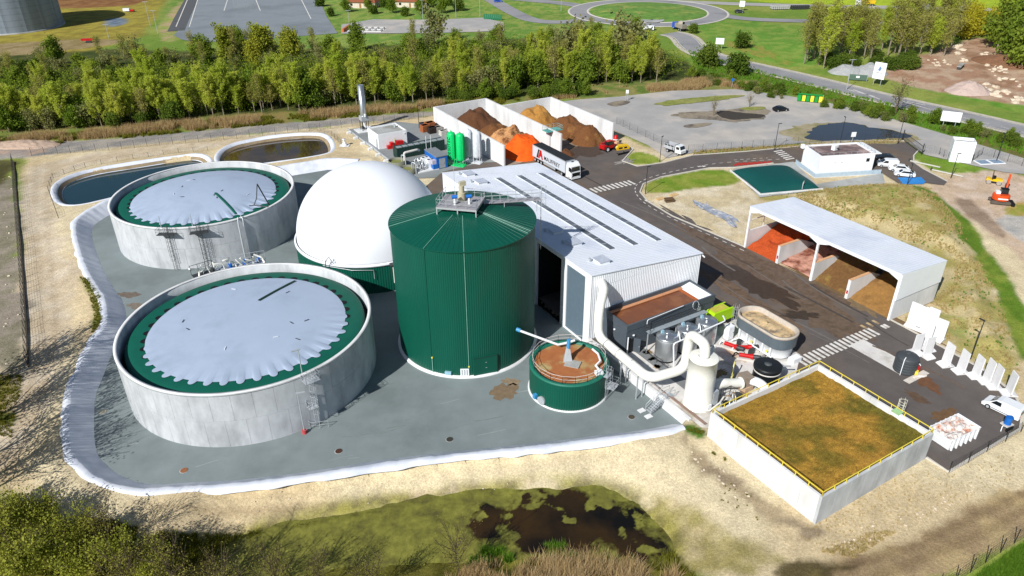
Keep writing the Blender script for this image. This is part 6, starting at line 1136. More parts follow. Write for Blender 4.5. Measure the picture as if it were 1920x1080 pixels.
def car(label, p, head, paint, kind='car', group=None, sc=1.0):
    t = T('parked_car' if kind == 'car' else 'van', label, kind, p, head, group); t.scale = (sc,) * 3; hw = .9 if kind == 'car' else .93; tp = .26 if kind == 'car' else .14; sp = car_sp if kind == 'car' else van_sp
    hull(MB(), sp, hw, tp).build('body', paint, t)
    zmax = max(z for _, z in sp); f = lambda z: hw - tp * max(0, (z - .95) / (zmax - .95)) + .012
    def pane(x0, x1, x2, x3, z0, z1, nm='side_window', m=glass):
        for s_ in (-1, 1): q = [(x0, s_ * f(z0), z0), (x1, s_ * f(z0), z0), (x2, s_ * f(z1), z1), (x3, s_ * f(z1), z1)]; MB().add(q, [(0, 1, 2, 3) if s_ < 0 else (3, 2, 1, 0)]).build(nm, m, t)
    if kind == 'car':
        pane(.95, -1.5, -1.05, .45, .98, 1.36); a, b = (1.16, .95), (.58, 1.375); MB().add([(a[0] + .01, -.78, a[1]), (a[0] + .01, .78, a[1]), (b[0] + .015, .66, b[1]), (b[0] + .015, -.66, b[1])], [(0, 1, 2, 3)]).build('windscreen', glass, t); MB().add([(-1.82, .76, 1.06), (-1.82, -.76, 1.06), (-1.16, -.62, 1.43), (-1.16, .62, 1.43)], [(0, 1, 2, 3)]).build('rear_window', glass, t)
        ws = ((1.3, .32), (-1.3, .32))
    else:
        pane(1.25, .05, .1, .75, 1.08, 1.58); a, b = (1.42, 1.12), (.8, 1.66); MB().add([(a[0] + .02, -.8, a[1]), (a[0] + .02, .8, a[1]), (b[0] + .02, .72, b[1]), (b[0] + .02, -.72, b[1])], [(0, 1, 2, 3)]).build('windscreen', glass, t); MB().box(-2.25, -2.215, -.7, .7, 1.1, 1.5).build('rear_window', glass, t); pane(1.1, -1.0, -1.0, 1.1, .42, .5, 'side_moulding', black)
        ws = ((1.42, .33), (-1.42, .33))
    for x, r in ws:
        for s_ in (-1, 1): wheel(t, x, s_ * (hw - .1), r, .22, s_)
    xf = max(x for x, _ in sp)
    for s_ in (-1, 1): MB().box(xf - .12, xf + .0, s_ * .62 - .18, s_ * .62 + .18, .62, .76).build('headlight', mat('lamp_glass', '#5a6064', .15), t); MB().box(-xf + .02, -xf + .08, s_ * .7 - .1, s_ * .7 + .1, .7, .95).build('tail_light', red, t)
    MB().box(xf - .02, xf + .06, -.7, .7, .32, .55).build('bumper', black if kind == 'van' else paint, t); return t
white_car = mat('white_car_paint', '#dcdfe2', .25, var=.03, spec=.6); black_car = mat('black_car_paint', '#15171b', .2, var=.05, spec=.6); blue_car = mat('blue_car_paint', '#2a55b4', .25)
a, b = gp(1850, 764), gp(1897, 787); hd = math.atan2(a.y - b.y, a.x - b.x); nrm = Vector((-math.sin(hd), math.cos(hd), 0)); mid = (a + b) / 2
v_ = car('white panel van parked at the yard corner beside the blue pump', mid - nrm * .75, hd, white_car, 'van', sc=1.0)
car('black car parked alone on the old parking loop', gp(1463, 208), .25, black_car)
car('white van parked behind the office, furthest from the blue bays', gp(1663, 312), 2.9, white_car, 'van'); car('white car in the middle of the row beside the office', gp(1684, 320), 2.85, white_car); car('white car nearest the blue parking bays', gp(1695, 330), 2.8, white_car); car('black car in the shade behind the office', gp(1658, 300), 2.9, black_car)
car('white van driving on the roundabout approach', gp(1217, 56, ZR), 2.7, white_car, 'van'); car('blue car on the road at the top edge', gp(934, 4, ZR), .2, blue_car); car('dark car on the road right of the roundabout', gp(1386, 24, ZR), .0, mat('grey_car_paint', '#3a3c40', .3))
# articulated lorry
lo = T('articulated_lorry', 'articulated lorry with white cab and pale grey trailer lettered on its side', 'lorry', S(91.3, 133.2, ZY), TH - math.pi / 2)      # +x towards the camera
trl = mat('trailer_grey', '#c3c9d2', .4, var=.05); TL = 13.4; x0 = -7.9
bx = MB().box(x0, x0 + TL, -1.27, 1.27, 1.1, 3.85).build('trailer_box', trl, lo); MB().box(x0 + .1, x0 + TL - .1, -1.2, 1.2, 3.85, 3.98).build('tarpaulin', mat('black_tarp', '#26282a', .7, var=.15), bx); MB().box(x0 - .02, x0 + TL, -1.29, 1.29, 3.72, 3.86).box(x0 - .02, x0 + TL, -1.29, 1.29, 1.05, 1.2).build('side_rails', steel, bx)
MB().box(x0, x0 + TL - 1, -.5, .5, .75, 1.05).build('chassis', steel_d, lo); MB().box(x0 + 4.6, x0 + 9.4, -1.2, -1.12, .5, .95).build('side_guard', steel, lo)
for x in (x0 + 1.1, x0 + 2.4, x0 + 3.7):
    for s_ in (-1, 1): wheel(lo, x, s_ * 1.05, .5, .38, s_)
ck = x0 + TL + .25; cabp = [(0, .9), (.1, 3.1), (.5, 3.85), (1.2, 3.8), (2.0, 3.2), (2.15, 2.0), (2.25, 1.1), (2.2, .4), (0, .4)]
MB().xprism([(ck + x, z) for x, z in reversed(cabp)], -1.22, 1.22).build('cab', white_car, lo); MB().add([(ck + 2.16, -1.1, 2.05), (ck + 2.16, 1.1, 2.05), (ck + 2.03, 1.05, 3.05), (ck + 2.03, -1.05, 3.05)], [(0, 1, 2, 3)]).build('windscreen', glass, lo); MB().box(ck + 2.2, ck + 2.28, -1.0, 1.0, .95, 1.75).build('grille', black, lo); MB().box(ck + 2.05, ck + 2.3, -1.22, 1.22, .35, .85).build('bumper', white_car, lo)
for s_ in (-1, 1): MB().box(ck + 1.1, ck + 1.95, s_ * 1.225 - .005, s_ * 1.225 + .005, 2.0, 2.9).build('side_window', glass, lo); MB().box(ck + 2.0, ck + 2.25, s_ * 1.42 - .1, s_ * 1.42 + .1, 2.1, 2.9).build('mirror', black, lo); MB().box(ck + 2.22, ck + 2.31, s_ * .95 - .2, s_ * .95 + .2, .9, 1.1).build('headlight', mat('lamp_glass', '#5a6064', .15), lo); wheel(lo, ck + 1.3, s_ * 1.02, .5, .36, s_); wheel(lo, ck - 1.6, s_ * 1.02, .5, .45, s_)
MB().box(ck + .55, ck + .95, -.3, .3, 3.86, 3.9).build('roof_hatch', black, lo); MB().box(ck - 2.6, ck, -.55, .55, .6, 1.0).build('tractor_chassis', steel_d, lo)
# side seen by the camera is -y: lettering reads from rear (x0) to cab
text_mesh('MAUFFREY', 1.35, mat('black_print', '#1a1a1c', .5), 'lettering', bx, (x0 + 8.1, -1.285, 2.0), (math.pi / 2, 0, 0), bold=.015)
for i, (xx, m_) in enumerate(((2.0, black), (2.7, red), (3.5, red))):
    z0, z1 = 1.35, 3.45; mb = MB(); y = -1.29 - .004 * i
    if i < 2: q = [(x0 + xx - .3, y, z0), (x0 + xx + .35, y, z0), (x0 + xx + .95, y, z1), (x0 + xx + .45, y, z1)]
    else: q = [(x0 + xx + .4, y, z0), (x0 + xx + 1.0, y, z0), (x0 + xx + .3, y, z1), (x0 + xx - .3, y, z1)]
    mb.add(q, [(0, 1, 2, 3)]); mb.build('logo_stroke', m_, bx)
MB().add([(x0 + 2.95, -1.304, 3.45), (x0 + 3.35, -1.304, 1.9), (x0 + 3.75, -1.304, 1.9), (x0 + 3.4, -1.304, 3.45)], [(0, 1, 2, 3)]).build('logo_stroke', red, bx)
# red telehandler
a, b = gp(1132, 286), gp(1149, 281); hd = math.atan2(b.y - a.y, b.x - a.x); te = T('telehandler', 'red telehandler carrying a yellow bucket in front of the right bay', 'telehandler', (a + b) / 2 + Vector((.2, 1.0, 0)), hd)
for x in (-1.45, 1.45):
    for s_ in (-1, 1): wheel(te, x, s_ * 1.0, .65, .45, s_, rim=white)
MB().xprism([(-2.4, .7), (2.0, .7), (2.0, 1.15), (.6, 1.3), (.4, 1.6), (-2.5, 1.6)], -.9, .9).build('chassis', red, te); MB().xprism([(-1.5, 1.6), (.4, 1.6), (.2, 2.5), (-1.3, 2.55)], -.95, .05).build('cab', glass, te); MB().box(-1.4, .3, -1.0, .1, 2.5, 2.6).build('cab_roof', red, te); MB().tube([(-2.2, .5, 2.0), (2.6, .5, 1.5)], .24, 4).build('boom', red, te); MB().xprism([(2.0, .4), (3.0, .4), (3.0, 1.6), (2.2, 1.5)], -.5, 1.1).build('carriage', mat('tan_carriage', '#c9a084', .6), te); MB().box(-2.5, -2.45, -.7, .7, .9, 1.4).build('rear_panel', red, te)
bu = T('yellow_bucket', 'yellow loader bucket on the ground beside the telehandler', 'bucket', gp(1166, 279, ZY), hd - .25); MB().xprism([(-1.7, 0), (1.7, 0), (1.9, .5), (1.4, 1.0), (-1.5, 1.1), (-1.9, .6)], -.7, .6).build('shell', mat('loader_yellow', '#dfb420', .5), bu); MB().box(-1.3, -.3, -.74, -.7, .3, .7).box(.2, 1.0, -.74, -.7, .3, .7).build('recess', dark, bu)
fk = T('pallet_fork', 'black pallet fork frame lying on the asphalt by the grass island', 'fork', gp(1168, 288, ZY), hd - .1); MB().box(-1.8, 1.6, -.5, -.3, 0, .45).build('frame', black, fk); MB().box(-1.2, -1.0, -.3, 1.0, .02, .12).build('tine', black, fk); MB().box(.8, 1.0, -.3, 1.0, .02, .12).build('tine', black, fk)
rc_ = T('red_hopper', 'small red and white hopper behind the telehandler', 'hopper', gp(1154, 268, ZY), 0); MB().lathe([(.5, 0), (.7, 1.2), (.5, 1.5), (.3, 2.0), (.01, 2.1)], 14).build('drum', red, rc_); MB().lathe([(.72, .9), (.73, 1.15)], 14).build('band', white, rc_)
# small tipper truck
a, b = gp(1253, 285), gp(1270, 290.5); hd = math.atan2(b.y - a.y, b.x - a.x); ti = T('tipper_truck', 'small white tipper truck with grey cage body on the access road', 'truck', (a + b) / 2 + Vector((.3, .8, 0)), hd)
MB().xprism([(2.9, .5), (2.95, 1.1), (2.7, 1.35), (2.35, 2.2), (1.2, 2.25), (1.1, .5)], -.98, .98).build('cab', white_car, ti); MB().add([(2.72, -.85, 1.38), (2.72, .85, 1.38), (2.4, .82, 2.12), (2.4, -.82, 2.12)], [(0, 1, 2, 3)]).build('windscreen', glass, ti)
for s_ in (-1, 1):
    MB().box(1.4, 2.35, s_ * .985 - .004, s_ * .985 + .004, 1.35, 2.0).build('side_window', glass, ti); wheel(ti, 2.0, s_ * .82, .4, .26, s_); wheel(ti, -1.1, s_ * .82, .4, .4, s_); MB().box(-2.3, .9, s_ * 1.0 - .04, s_ * 1.0 + .04, .95, 2.1).build('side_board', mat('tipper_grey', '#a8abb0', .5), ti)
    for k in range(3): MB().box(-2.1 + k * 1.0, -1.3 + k * 1.0, s_ * 1.045 - .01, s_ * 1.045 + .01, 1.7, 2.0).build('board_slot', dark, ti)
MB().box(-2.3, .9, -1, 1, .85, .95).build('bed', steel_d, ti); MB().box(-2.35, -2.27, -1, 1, .95, 2.0).box(.85, .95, -1, 1, .95, 2.3).build('end_board', mat('tipper_grey', '#a8abb0', .5), ti); MB().box(-2.3, 1.2, -.4, .4, .55, .85).build('chassis', black, ti)
# mini excavator and roller
p = gp(1873, 380); ex = T('excavator', 'orange tracked mini excavator on the sandy plot', 'excavator', p, -.3); tr_m = mat('track_rubber', '#5a534c', .9)
for s_ in (-1, 1): loft(MB(), [[(x, s_ * .95 - .25, z) for x, z in ((-1.6, .1), (1.6, .1), (1.9, .4), (1.6, .72), (-1.6, .72), (-1.9, .4))], [(x, s_ * .95 + .25, z) for x, z in ((-1.6, .1), (1.6, .1), (1.9, .4), (1.6, .72), (-1.6, .72), (-1.9, .4))]], False).add([(x, s_ * .95 + e, z) for e in (-.25, .25) for x, z in ((-1.6, .1), (1.6, .1), (1.9, .4), (1.6, .72), (-1.6, .72), (-1.9, .4))], [(0, 1, 2, 3, 4, 5), (11, 10, 9, 8, 7, 6)]).build('track', tr_m, ex)
MB().lathe([(1.55, .85), (1.6, 1.0), (1.6, 1.75), (1.4, 1.95), (.01, 1.95)], 24, 0, 0, smooth=False).build('body', orange, ex); MB().box(-.9, .9, -1.62, -1.55, 1.25, 1.5).build('lettering_plate', white, ex); MB().xprism([(-.3, 1.95), (1.1, 1.95), (1.0, 2.9), (-.2, 2.95)], -.2, .9).build('cab', glass, ex); MB().box(-.3, 1.1, -.25, .95, 2.93, 3.02).build('cab_roof', black, ex)
MB().box(-1.1, -.3, -.2, .8, 1.95, 2.4).build('counterweight', white, ex); MB().tube([(.9, 1.2, 1.8), (1.2, 2.4, 4.4), (1.5, 3.5, 4.9)], .2, 6).build('boom', orange, ex); MB().tube([(1.5, 3.5, 4.9), (1.7, 4.2, 2.6)], .15, 6).build('stick', mat('dark_orange', '#9a3418', .5), ex); MB().xprism([(1.5, 1.9), (2.1, 1.9), (2.2, 2.7), (1.5, 2.7)], 3.9, 4.5).build('bucket', steel_d, ex); MB().box(1.9, 2.5, -1.5, .9, .05, .55).build('blade', black, ex)
p = gp(1862, 344); ro = T('road_roller', 'small yellow road roller with roll bar on the sandy plot', 'roller', p, -.5)
for x in (-.95, .95): mb = MB(); mb.tube([(x, -.75, .45), (x, .75, .45)], .45, 18); mb.build('drum', mat('drum_steel', '#9a948c', .6), ro)
MB().xprism([(-1.5, .7), (1.5, .7), (1.5, 1.2), (.4, 1.3), (-.4, 1.0), (-1.5, 1.3)], -.65, .65).build('chassis', mat('loader_yellow', '#dfb420', .5), ro); MB().box(-.5, .2, -.35, .35, 1.1, 1.7).build('seat', black, ro); MB().tube(arc_pts([(-.4, -.7, 1.0), (-.5, -.7, 2.7), (-.5, .7, 2.7), (-.4, .7, 1.0)], .2, 4), .05, 6).build('roll_bar', mat('brown_bar', '#5a3a28', .5), ro)
# far lorries
def box_truck(name, label, p, head, cabm, bodym, L_=7.0):
    t = T(name, label, 'lorry', p, head); MB().xprism([(L_ / 2, .5), (L_ / 2, 2.4), (L_ / 2 - .4, 2.8), (L_ / 2 - 2, 2.8), (L_ / 2 - 2, .5)], -1.2, 1.2).build('cab', cabm, t); MB().add([(L_ / 2 + .01, -1, 1.5), (L_ / 2 + .01, 1, 1.5), (L_ / 2 - .05, .95, 2.4), (L_ / 2 - .05, -.95, 2.4)], [(0, 1, 2, 3)]).build('windscreen', glass, t); MB().xprism([(-L_ / 2, 1.1), (L_ / 2 - 2.2, 1.1), (L_ / 2 - 2.2, 2.7), (-L_ / 2 - .3, 2.6)], -1.2, 1.2).build('body', bodym, t); MB().box(-L_ / 2, L_ / 2 - .5, -.5, .5, .6, 1.1).build('chassis', black, t)
    for x in (-L_ / 2 + 1, -L_ / 2 + 2.3, L_ / 2 - 1.2):
        for s_ in (-1, 1): wheel(t, x, s_ * 1.0, .5, .35, s_)
    return t
box_truck('tipper_lorry', 'yellow tipper lorry with white cab on the far road', gp(1621, 11, ZR), math.pi, white_car, mat('loader_yellow', '#dfb420', .5), 8.5)
t = box_truck('mixer_lorry', 'concrete mixer lorry with blue cab at the roundabout exit', gp(1273, 56, ZR), 1.9, blue_car, mat('mixer_grey', '#8f8a80', .6), 8); MB().lathe([(.5, 0), (1.25, 1.2), (1.3, 2.2), (.6, 4.0)], 18).build('drum', mat('mixer_drum', '#a39c8e', .6, var=.2), t, (.6, 0, 2.2)).rotation_euler = (0, -math.pi / 2 + .25, 0)
# ------------------------------------------------------------------ things standing in the yard
Lc = mat('fresh_white_concrete', '#d9d9da', .8, var=.08, scale=1.5)
def t_element(label, p, rz, h=3.6, w=1.5, base=1.9, lean=0.0):
    t = T('wall_element', label, 'concrete element', p, rz, 'white precast wall elements in the yard'); mb = MB(); mb.xprism([(-.11, .15), (.11, .15), (.07, h), (-.07, h)], -w / 2, w / 2); mb.build('stem', Lc, t); mb = MB(); mb.xprism([(-base / 2, 0), (base / 2, 0), (base / 2, .12), (.3, .3), (-.3, .3), (-base / 2, .12)], -w / 2, w / 2); mb.build('foot', Lc, t); return t
row = [((1772, 684), 'white precast wall element beside the ribbed tank, first of the kerb row'), ((1800, 697), 'white precast wall element, second of the kerb row from the ribbed tank'), ((1828, 706), 'white precast wall element, third of the kerb row from the ribbed tank'), ((1848, 716), 'white precast wall element, fourth of the kerb row from the ribbed tank'), ((1863, 726), 'white precast wall element, third of the kerb row from the van'), ((1890, 738), 'white precast wall element in the kerb row nearest the van')]
for k, ((x, y), lb) in enumerate(row): t_element(lb, gp(x, y), VA - .35 - .06 * k + math.pi / 2, 3.5 - .1 * (k % 3), 1.45)
grp = [((1712, 612), 'white precast panel leaning nearest the shed wall', 3.9, 2.1), ((1727, 618), 'white precast panel second from the shed wall', 3.9, 1.5), ((1741, 622), 'white precast panel third from the shed wall on the grass', 4.0, 1.5), ((1734, 642), 'white precast panel at the kerb in front of the leaning panels', 3.6, 1.4), ((1757, 636), 'white precast panel on the grass furthest from the shed', 3.4, 1.7)]
for (x, y), lb, h, w in grp: t_element(lb, gp(x, y), TH + .15, h, w)
for (x, y), lb in (((1716, 662), 'white precast element standing end-on, left of a pair by the ribbed tank'), ((1737, 668), 'white precast element standing end-on, right of a pair by the ribbed tank'), ((1738, 655), 'low white precast block behind the end-on pair')): t_element(lb, gp(x, y), VA - .2, 3.2 if 'low' not in lb else 1.6, 1.5)
rt = T('ribbed_tank', 'round dark grey ribbed plastic tank on the yard', 'tank', gp(1695, 694), TH); prf = []
for k in range(5): prf += [(1.45, .1 + k * .42), (1.5, .2 + k * .42), (1.5, .4 + k * .42), (1.45, .48 + k * .42)]
MB().lathe(prf + [(1.5, 2.25), (1.3, 2.45), (.5, 2.65), (.01, 2.7)], 36).build('shell', mat('grey_plastic', '#41464a', .5, var=.1), rt); MB().cyl(.2, .2, 2.6, 2.85, .35, 16).build('lid', mat('grey_lid', '#4a4f52', .5), rt); MB().tube([(-1.5, -.4, 0), (-1.5, -.4, 2.5), (-1.1, -.3, 2.7)], .05, 6).build('fill_pipe', white, rt); MB().box(-2.2, 2.2, -2.3, -1.4, 0, .06).build('pallet', mat('pale_board', '#c9c2b8', .9, var=.2), rt)
sa = T('red_separator', 'small red and yellow machine beside the ribbed tank', 'machine', gp(1717, 697), TH); MB().cyl(0, 0, 0, .9, .38, 14).build('drum', red, sa); MB().cbox(-.7, -.5, .35, .5, .35, .7, .4).build('yellow_box', yellow, sa); MB().tube([(-.2, .2, .9), (.2, -.1, 1.3), (.35, -.2, 1.0)], .07, 6).build('handle', white, sa)
hz = MB().tube(arc_pts([(0, 0, .12), (.7, .35, .14), (1.3, .2, .14), (1.8, .5, .12)], .3, 4), .16, 8).build('hose', mat('pale_hose', '#d5d0c8', .6), None, gp(1713, 709), TH - .6); tag(hz, 'short white hose lying next to the ribbed tank', 'hose')
# skip
A_, B_, C_ = gp(1777, 849), gp(1832, 822), gp(1748, 822); hd = math.atan2(B_.y - A_.y, B_.x - A_.x); Ls = (B_ - A_).length; Ws = 3.0; kp = T('skip_container', 'white open skip full of pink and white waste at the basin corner', 'skip', A_, hd)
bo = MB(); o0, o1 = [(.3, .2), (Ls - .3, .2), (Ls - .3, Ws - .2), (.3, Ws - .2)], [(0, 0), (Ls, 0), (Ls, Ws), (0, Ws)]; i1 = [(.1, .1), (Ls - .1, .1), (Ls - .1, Ws - .1), (.1, Ws - .1)]
loft(bo, [[(x, y, .1) for x, y in o0], [(x, y, 1.75) for x, y in o1], [(x, y, 1.75) for x, y in i1], [(x, y, .9) for x, y in i1]], False).build('hull', white, kp)
for k in range(6):
    for y, s_ in ((0, -1), (Ws, 1)): MB().box(.5 + k * (Ls - 1) / 5 - .08, .5 + k * (Ls - 1) / 5 + .08, y - .1 if s_ < 0 else y - .1, y + .1, .15, 1.7).build('side_rib', white, kp)
n = 20; X, Y = np.meshgrid(np.linspace(.1, Ls - .1, n), np.linspace(.1, Ws - .1, n)); mb = MB(); Zw = 1.35 + (fbm(X * 2, Y * 2, 1.6, 4, 81) - .5) * 1.3; mb.add(list(zip(X.ravel(), Y.ravel(), Zw.ravel())), [(i * n + j, i * n + j + 1, (i + 1) * n + j + 1, (i + 1) * n + j) for i in range(n - 1) for j in range(n - 1)]); mb.build('waste_fill', mat('pink_rubble', '#d8d2cc', .9, var=.3, scale=4, c2='#b5775a', amt2=.5, scale2=1.2, bump=.7, bscale=6), kp)
bp_ = T('blue_pump', 'small blue drum pump on a frame next to the white van', 'pump', gp(1886, 800), .4); MB().cyl(0, 0, .5, 1.5, .42, 16).build('drum', blue, bp_); MB().box(-.6, .6, -.5, .5, .35, .5).build('tray', mat('pale_grey', '#c5c2bc', .6), bp_); MB().box(-.9, .3, -.7, -.55, 0, .45).build('frame', black, bp_); MB().tube(arc_pts([(-.6, -.3, .4), (-1.4, -.3, .9), (-1.5, -.4, .1)], .3, 4), .06, 6).build('hose', white, bp_)
# billboards, signs, barrier, dumpster
def board(label, p, rz, w, h, z, m=white):
    t = T('billboard', label, 'sign', p, rz); MB().box(-w / 2, w / 2, -.06, .06, z, z + h).build('panel', m, t)
    for x in (-w * .3, w * .3): MB().tube([(x, .15, -.2), (x, .15, z + h * .6)], .09, 6).build('post', steel, t)
    return t
def face(p): return math.atan2(p.y, p.x) - math.pi / 2      # turn a board towards the road side of the plant
p = gp(1778, 239); board('large blank white billboard by the main road', p, face(p) + .1, 4.6, 2.6, 1.6); p = gp(1643, 160); t = board('white billboard with a small blue emblem near the gravel yard gate', p, face(p) - .35, 3.6, 5.0, 2.0)
MB().add([(-.6, -.07, 4.6), (.2, -.07, 4.4), (.5, -.07, 5.4), (-.1, -.07, 5.9)], [(0, 1, 2, 3)]).build('emblem', mat('emblem_blue', '#6a86b0', .5), t); MB().box(-.9, .9, -.075, -.06, 3.8, 3.95).build('emblem_line', steel_d, t)
for x, y, w, h, lb in ((1348, 92, 3.0, 2.2, 'white direction sign on the grass inside the road bend'), (1390, 20, 2.4, 2.6, 'white sign right of the roundabout'), (1175, 189, .8, 1.0, 'small white sign on the parking island')): p = gp(x, y, ZR); board(lb, p, face(p), w, h, 1.8 if w > 1 else 2.2)
t = T('road_sign', 'round blue road sign at the parking entrance', 'sign', gp(1372, 164), 0); MB().tube([(0, 0, 0), (0, 0, 2.6)], .05, 6).build('post', steel, t); MB().tube([(0, -.05, 2.4), (0, -.09, 2.4)], .5, 18).build('disc', blue, t)
t = T('signpost', 'white notice board on a post behind the office', 'sign', gp(1597, 268), .1); MB().tube([(0, 0, 0), (0, 0, 2.4)], .06, 6).build('post', steel, t); MB().box(-.6, .6, -.08, -.03, 1.6, 2.8).build('panel', white, t)
t = T('recycling_skip', 'green and yellow slatted skip at the edge of the old parking', 'skip', gp(1518, 190), -.35); MB().box(-3.4, 3.4, -1.1, 1.1, .2, .3).build('floor', dark, t)
for k in range(6): MB().box(-3.4 + k * 1.15, -2.45 + k * 1.15, -1.2, -1.05, .2, 1.9).build('panel', mat('skip_green', '#1c8a3c', .5) if k % 2 == 0 else mat('skip_yellow', '#d8d040', .5), t)
MB().box(-3.4, 3.4, 1.05, 1.2, .2, 1.9).build('back_panel', mat('skip_green', '#1c8a3c', .5), t); MB().box(-3.5, -3.4, -1.2, 1.2, .2, 1.9).build('end_panel', mat('skip_green', '#1c8a3c', .5), t); MB().box(3.4, 3.5, -1.2, 1.2, .2, 1.9).build('end_panel', mat('skip_yellow', '#d8d040', .5), t); MB().box(-3.3, 3.3, -1.0, 1.0, 1.2, 1.5).build('contents', dark, t)
# lamp posts of the site
lp_m = mat('black_post', '#2b2d2f', .5)
for (x, y), lb, h in (((1237, 303), 'lamp post at the tip of the grass island', 6.0), ((1210, 363), 'lamp post at the inner bend of the access road', 6.0), ((1820, 672), 'lamp post standing on the mound behind the precast elements', 6.2), ((1452, 281), 'lamp post by the crossing next to the office', 6.5), ((1575, 268), 'lamp post behind the office', 6.5), ((1683, 270), 'lamp post at the sliding gate', 6.5), ((1783, 333), 'lamp post by the grass in front of the white kiosk', 5.5), ((1868, 302), 'lamp post beside the blue covers', 6.5), ((786, 240), 'lamp post beside the pallet stacks', 6.0), ((1701, 346), 'lamp post at the blue parking bays', 4.5)):
    t = T('lamp_post', lb, 'lamp post', gp(x, y), random.uniform(0, 3)); MB().tube([(0, 0, -.2), (0, 0, h)], [.09, .06], 8).build('pole', lp_m, t); MB().box(-.1, .75, -.12, .12, h - .02, h + .08).build('lamp_head', lp_m, t)
# concrete plates on the grass, plastic film, pallet
t = T('cover_plates', 'two square blue-grey cover plates on the grass by the kiosk', 'covers', gp(1855, 304), .1)
for x in (-1.6, 1.6): MB().box(x - 1.5, x + 1.5, -1.4, 1.4, -.1, .12).build('frame', white, t); MB().box(x - 1.25, x + 1.25, -1.15, 1.15, .12, .15).build('plate', mat('blue_grey_plate', '#7f92a6', .5), t)
n = 26; X, Y = np.meshgrid(np.linspace(-1, 1, n), np.linspace(-1, 1, n)); p = gp(1345, 400, 1.2); mb = MB(); Zf = .03 + np.maximum(0, fbm(X * 6, Y * 3, 1.1, 4, 91) - .42) * .9; mb.add([(x * 6 * (1 + .25 * math.sin(y * 3)), y * 1.3 + .8 * math.sin(x * 2.2), z) for x, y, z in zip(X.ravel(), Y.ravel(), Zf.ravel())], [(i * n + j, i * n + j + 1, (i + 1) * n + j + 1, (i + 1) * n + j) for i in range(n - 1) for j in range(n - 1)], True); o = mb.build('plastic_film', mat('grey_film', '#8d95a4', .35, var=.25, scale=2, c2='#b5b0a8', amt2=.5, scale2=.8), None, (p.x, p.y, zt(p.x, p.y) + .02), VA - .25); tag(o, 'crumpled grey plastic film on the bare sandy plot', 'film')
for (x, y), lb, m_ in (((1238, 373), 'pale timber board on the sandy plot, left one', wood), ((1263, 366), 'pale timber board on the sandy plot, right one', wood)): t = T('timber_board', lb, 'board', gt(x, y), .6); MB().box(-1, 1, -.5, .5, .02, .14).build('sheet', mat('pale_ply', '#c9a878', .85, var=.2), t); MB().box(-.9, .9, -.05, .05, 0, .02).build('batten', m_, t)
t = T('pipe_stack', 'stack of brown pipes beside the timber boards', 'pipes', gt(1255, 378), .2)
for k in range(6): MB().tube([(-.9, -.4 + (k % 3) * .4 + (.2 if k > 2 else 0), .2 + (k // 3) * .34), (.9, -.4 + (k % 3) * .4 + (.2 if k > 2 else 0), .2 + (k // 3) * .34)], .19, 10).build('pipe', mat('brown_pipe', '#5a4632', .7), t)
for (x, y), rz in (((1733, 308), -.75), ((1775, 325), -.75)):
    t = T('gate_beam', 'long pale sliding gate beam on the grass, upper one' if y < 310 else 'long pale sliding gate beam on the grass, lower one', 'beam', gp(x, y), rz); MB().box(-3.4, 3.4, -.12, .12, .0, .25).build('beam', mat('pale_beam', '#b9b9b2', .6), t); MB().box(-3.4, -3.1, -.3, .3, 0, .5).build('roller_box', steel_d, t)

# ------------------------------------------------------------------ vegetation
def quad_mesh(name, co, m, tri=False):
    k = 3 if tri else 4; me = bpy.data.meshes.new(name); n = len(co) // k
    me.vertices.add(len(co)); me.vertices.foreach_set('co', co.astype(np.float32).ravel()); me.loops.add(n * k); me.loops.foreach_set('vertex_index', np.arange(n * k, dtype=np.int32)); me.polygons.add(n); me.polygons.foreach_set('loop_start', np.arange(0, n * k, k, dtype=np.int32)); me.materials.append(m); me.update(calc_edges=True); return me
def leaf_cloud(name, P_, size, m, rs, up=.3):
    n = len(P_); a = rs.normal(size=(n, 3)); a /= np.linalg.norm(a, axis=1)[:, None]; b = rs.normal(size=(n, 3)); b[:, 2] += up; b -= a * (a * b).sum(1)[:, None]; b /= np.linalg.norm(b, axis=1)[:, None]
    s_ = size * rs.uniform(.55, 1.3, (n, 1)); a *= s_; b *= s_ * .8; co = np.stack([P_ - a - b * .4, P_ + a * .2 - b, P_ + a + b * .3, P_ - a * .1 + b], 1).reshape(-1, 3); return quad_mesh(name, co, m)
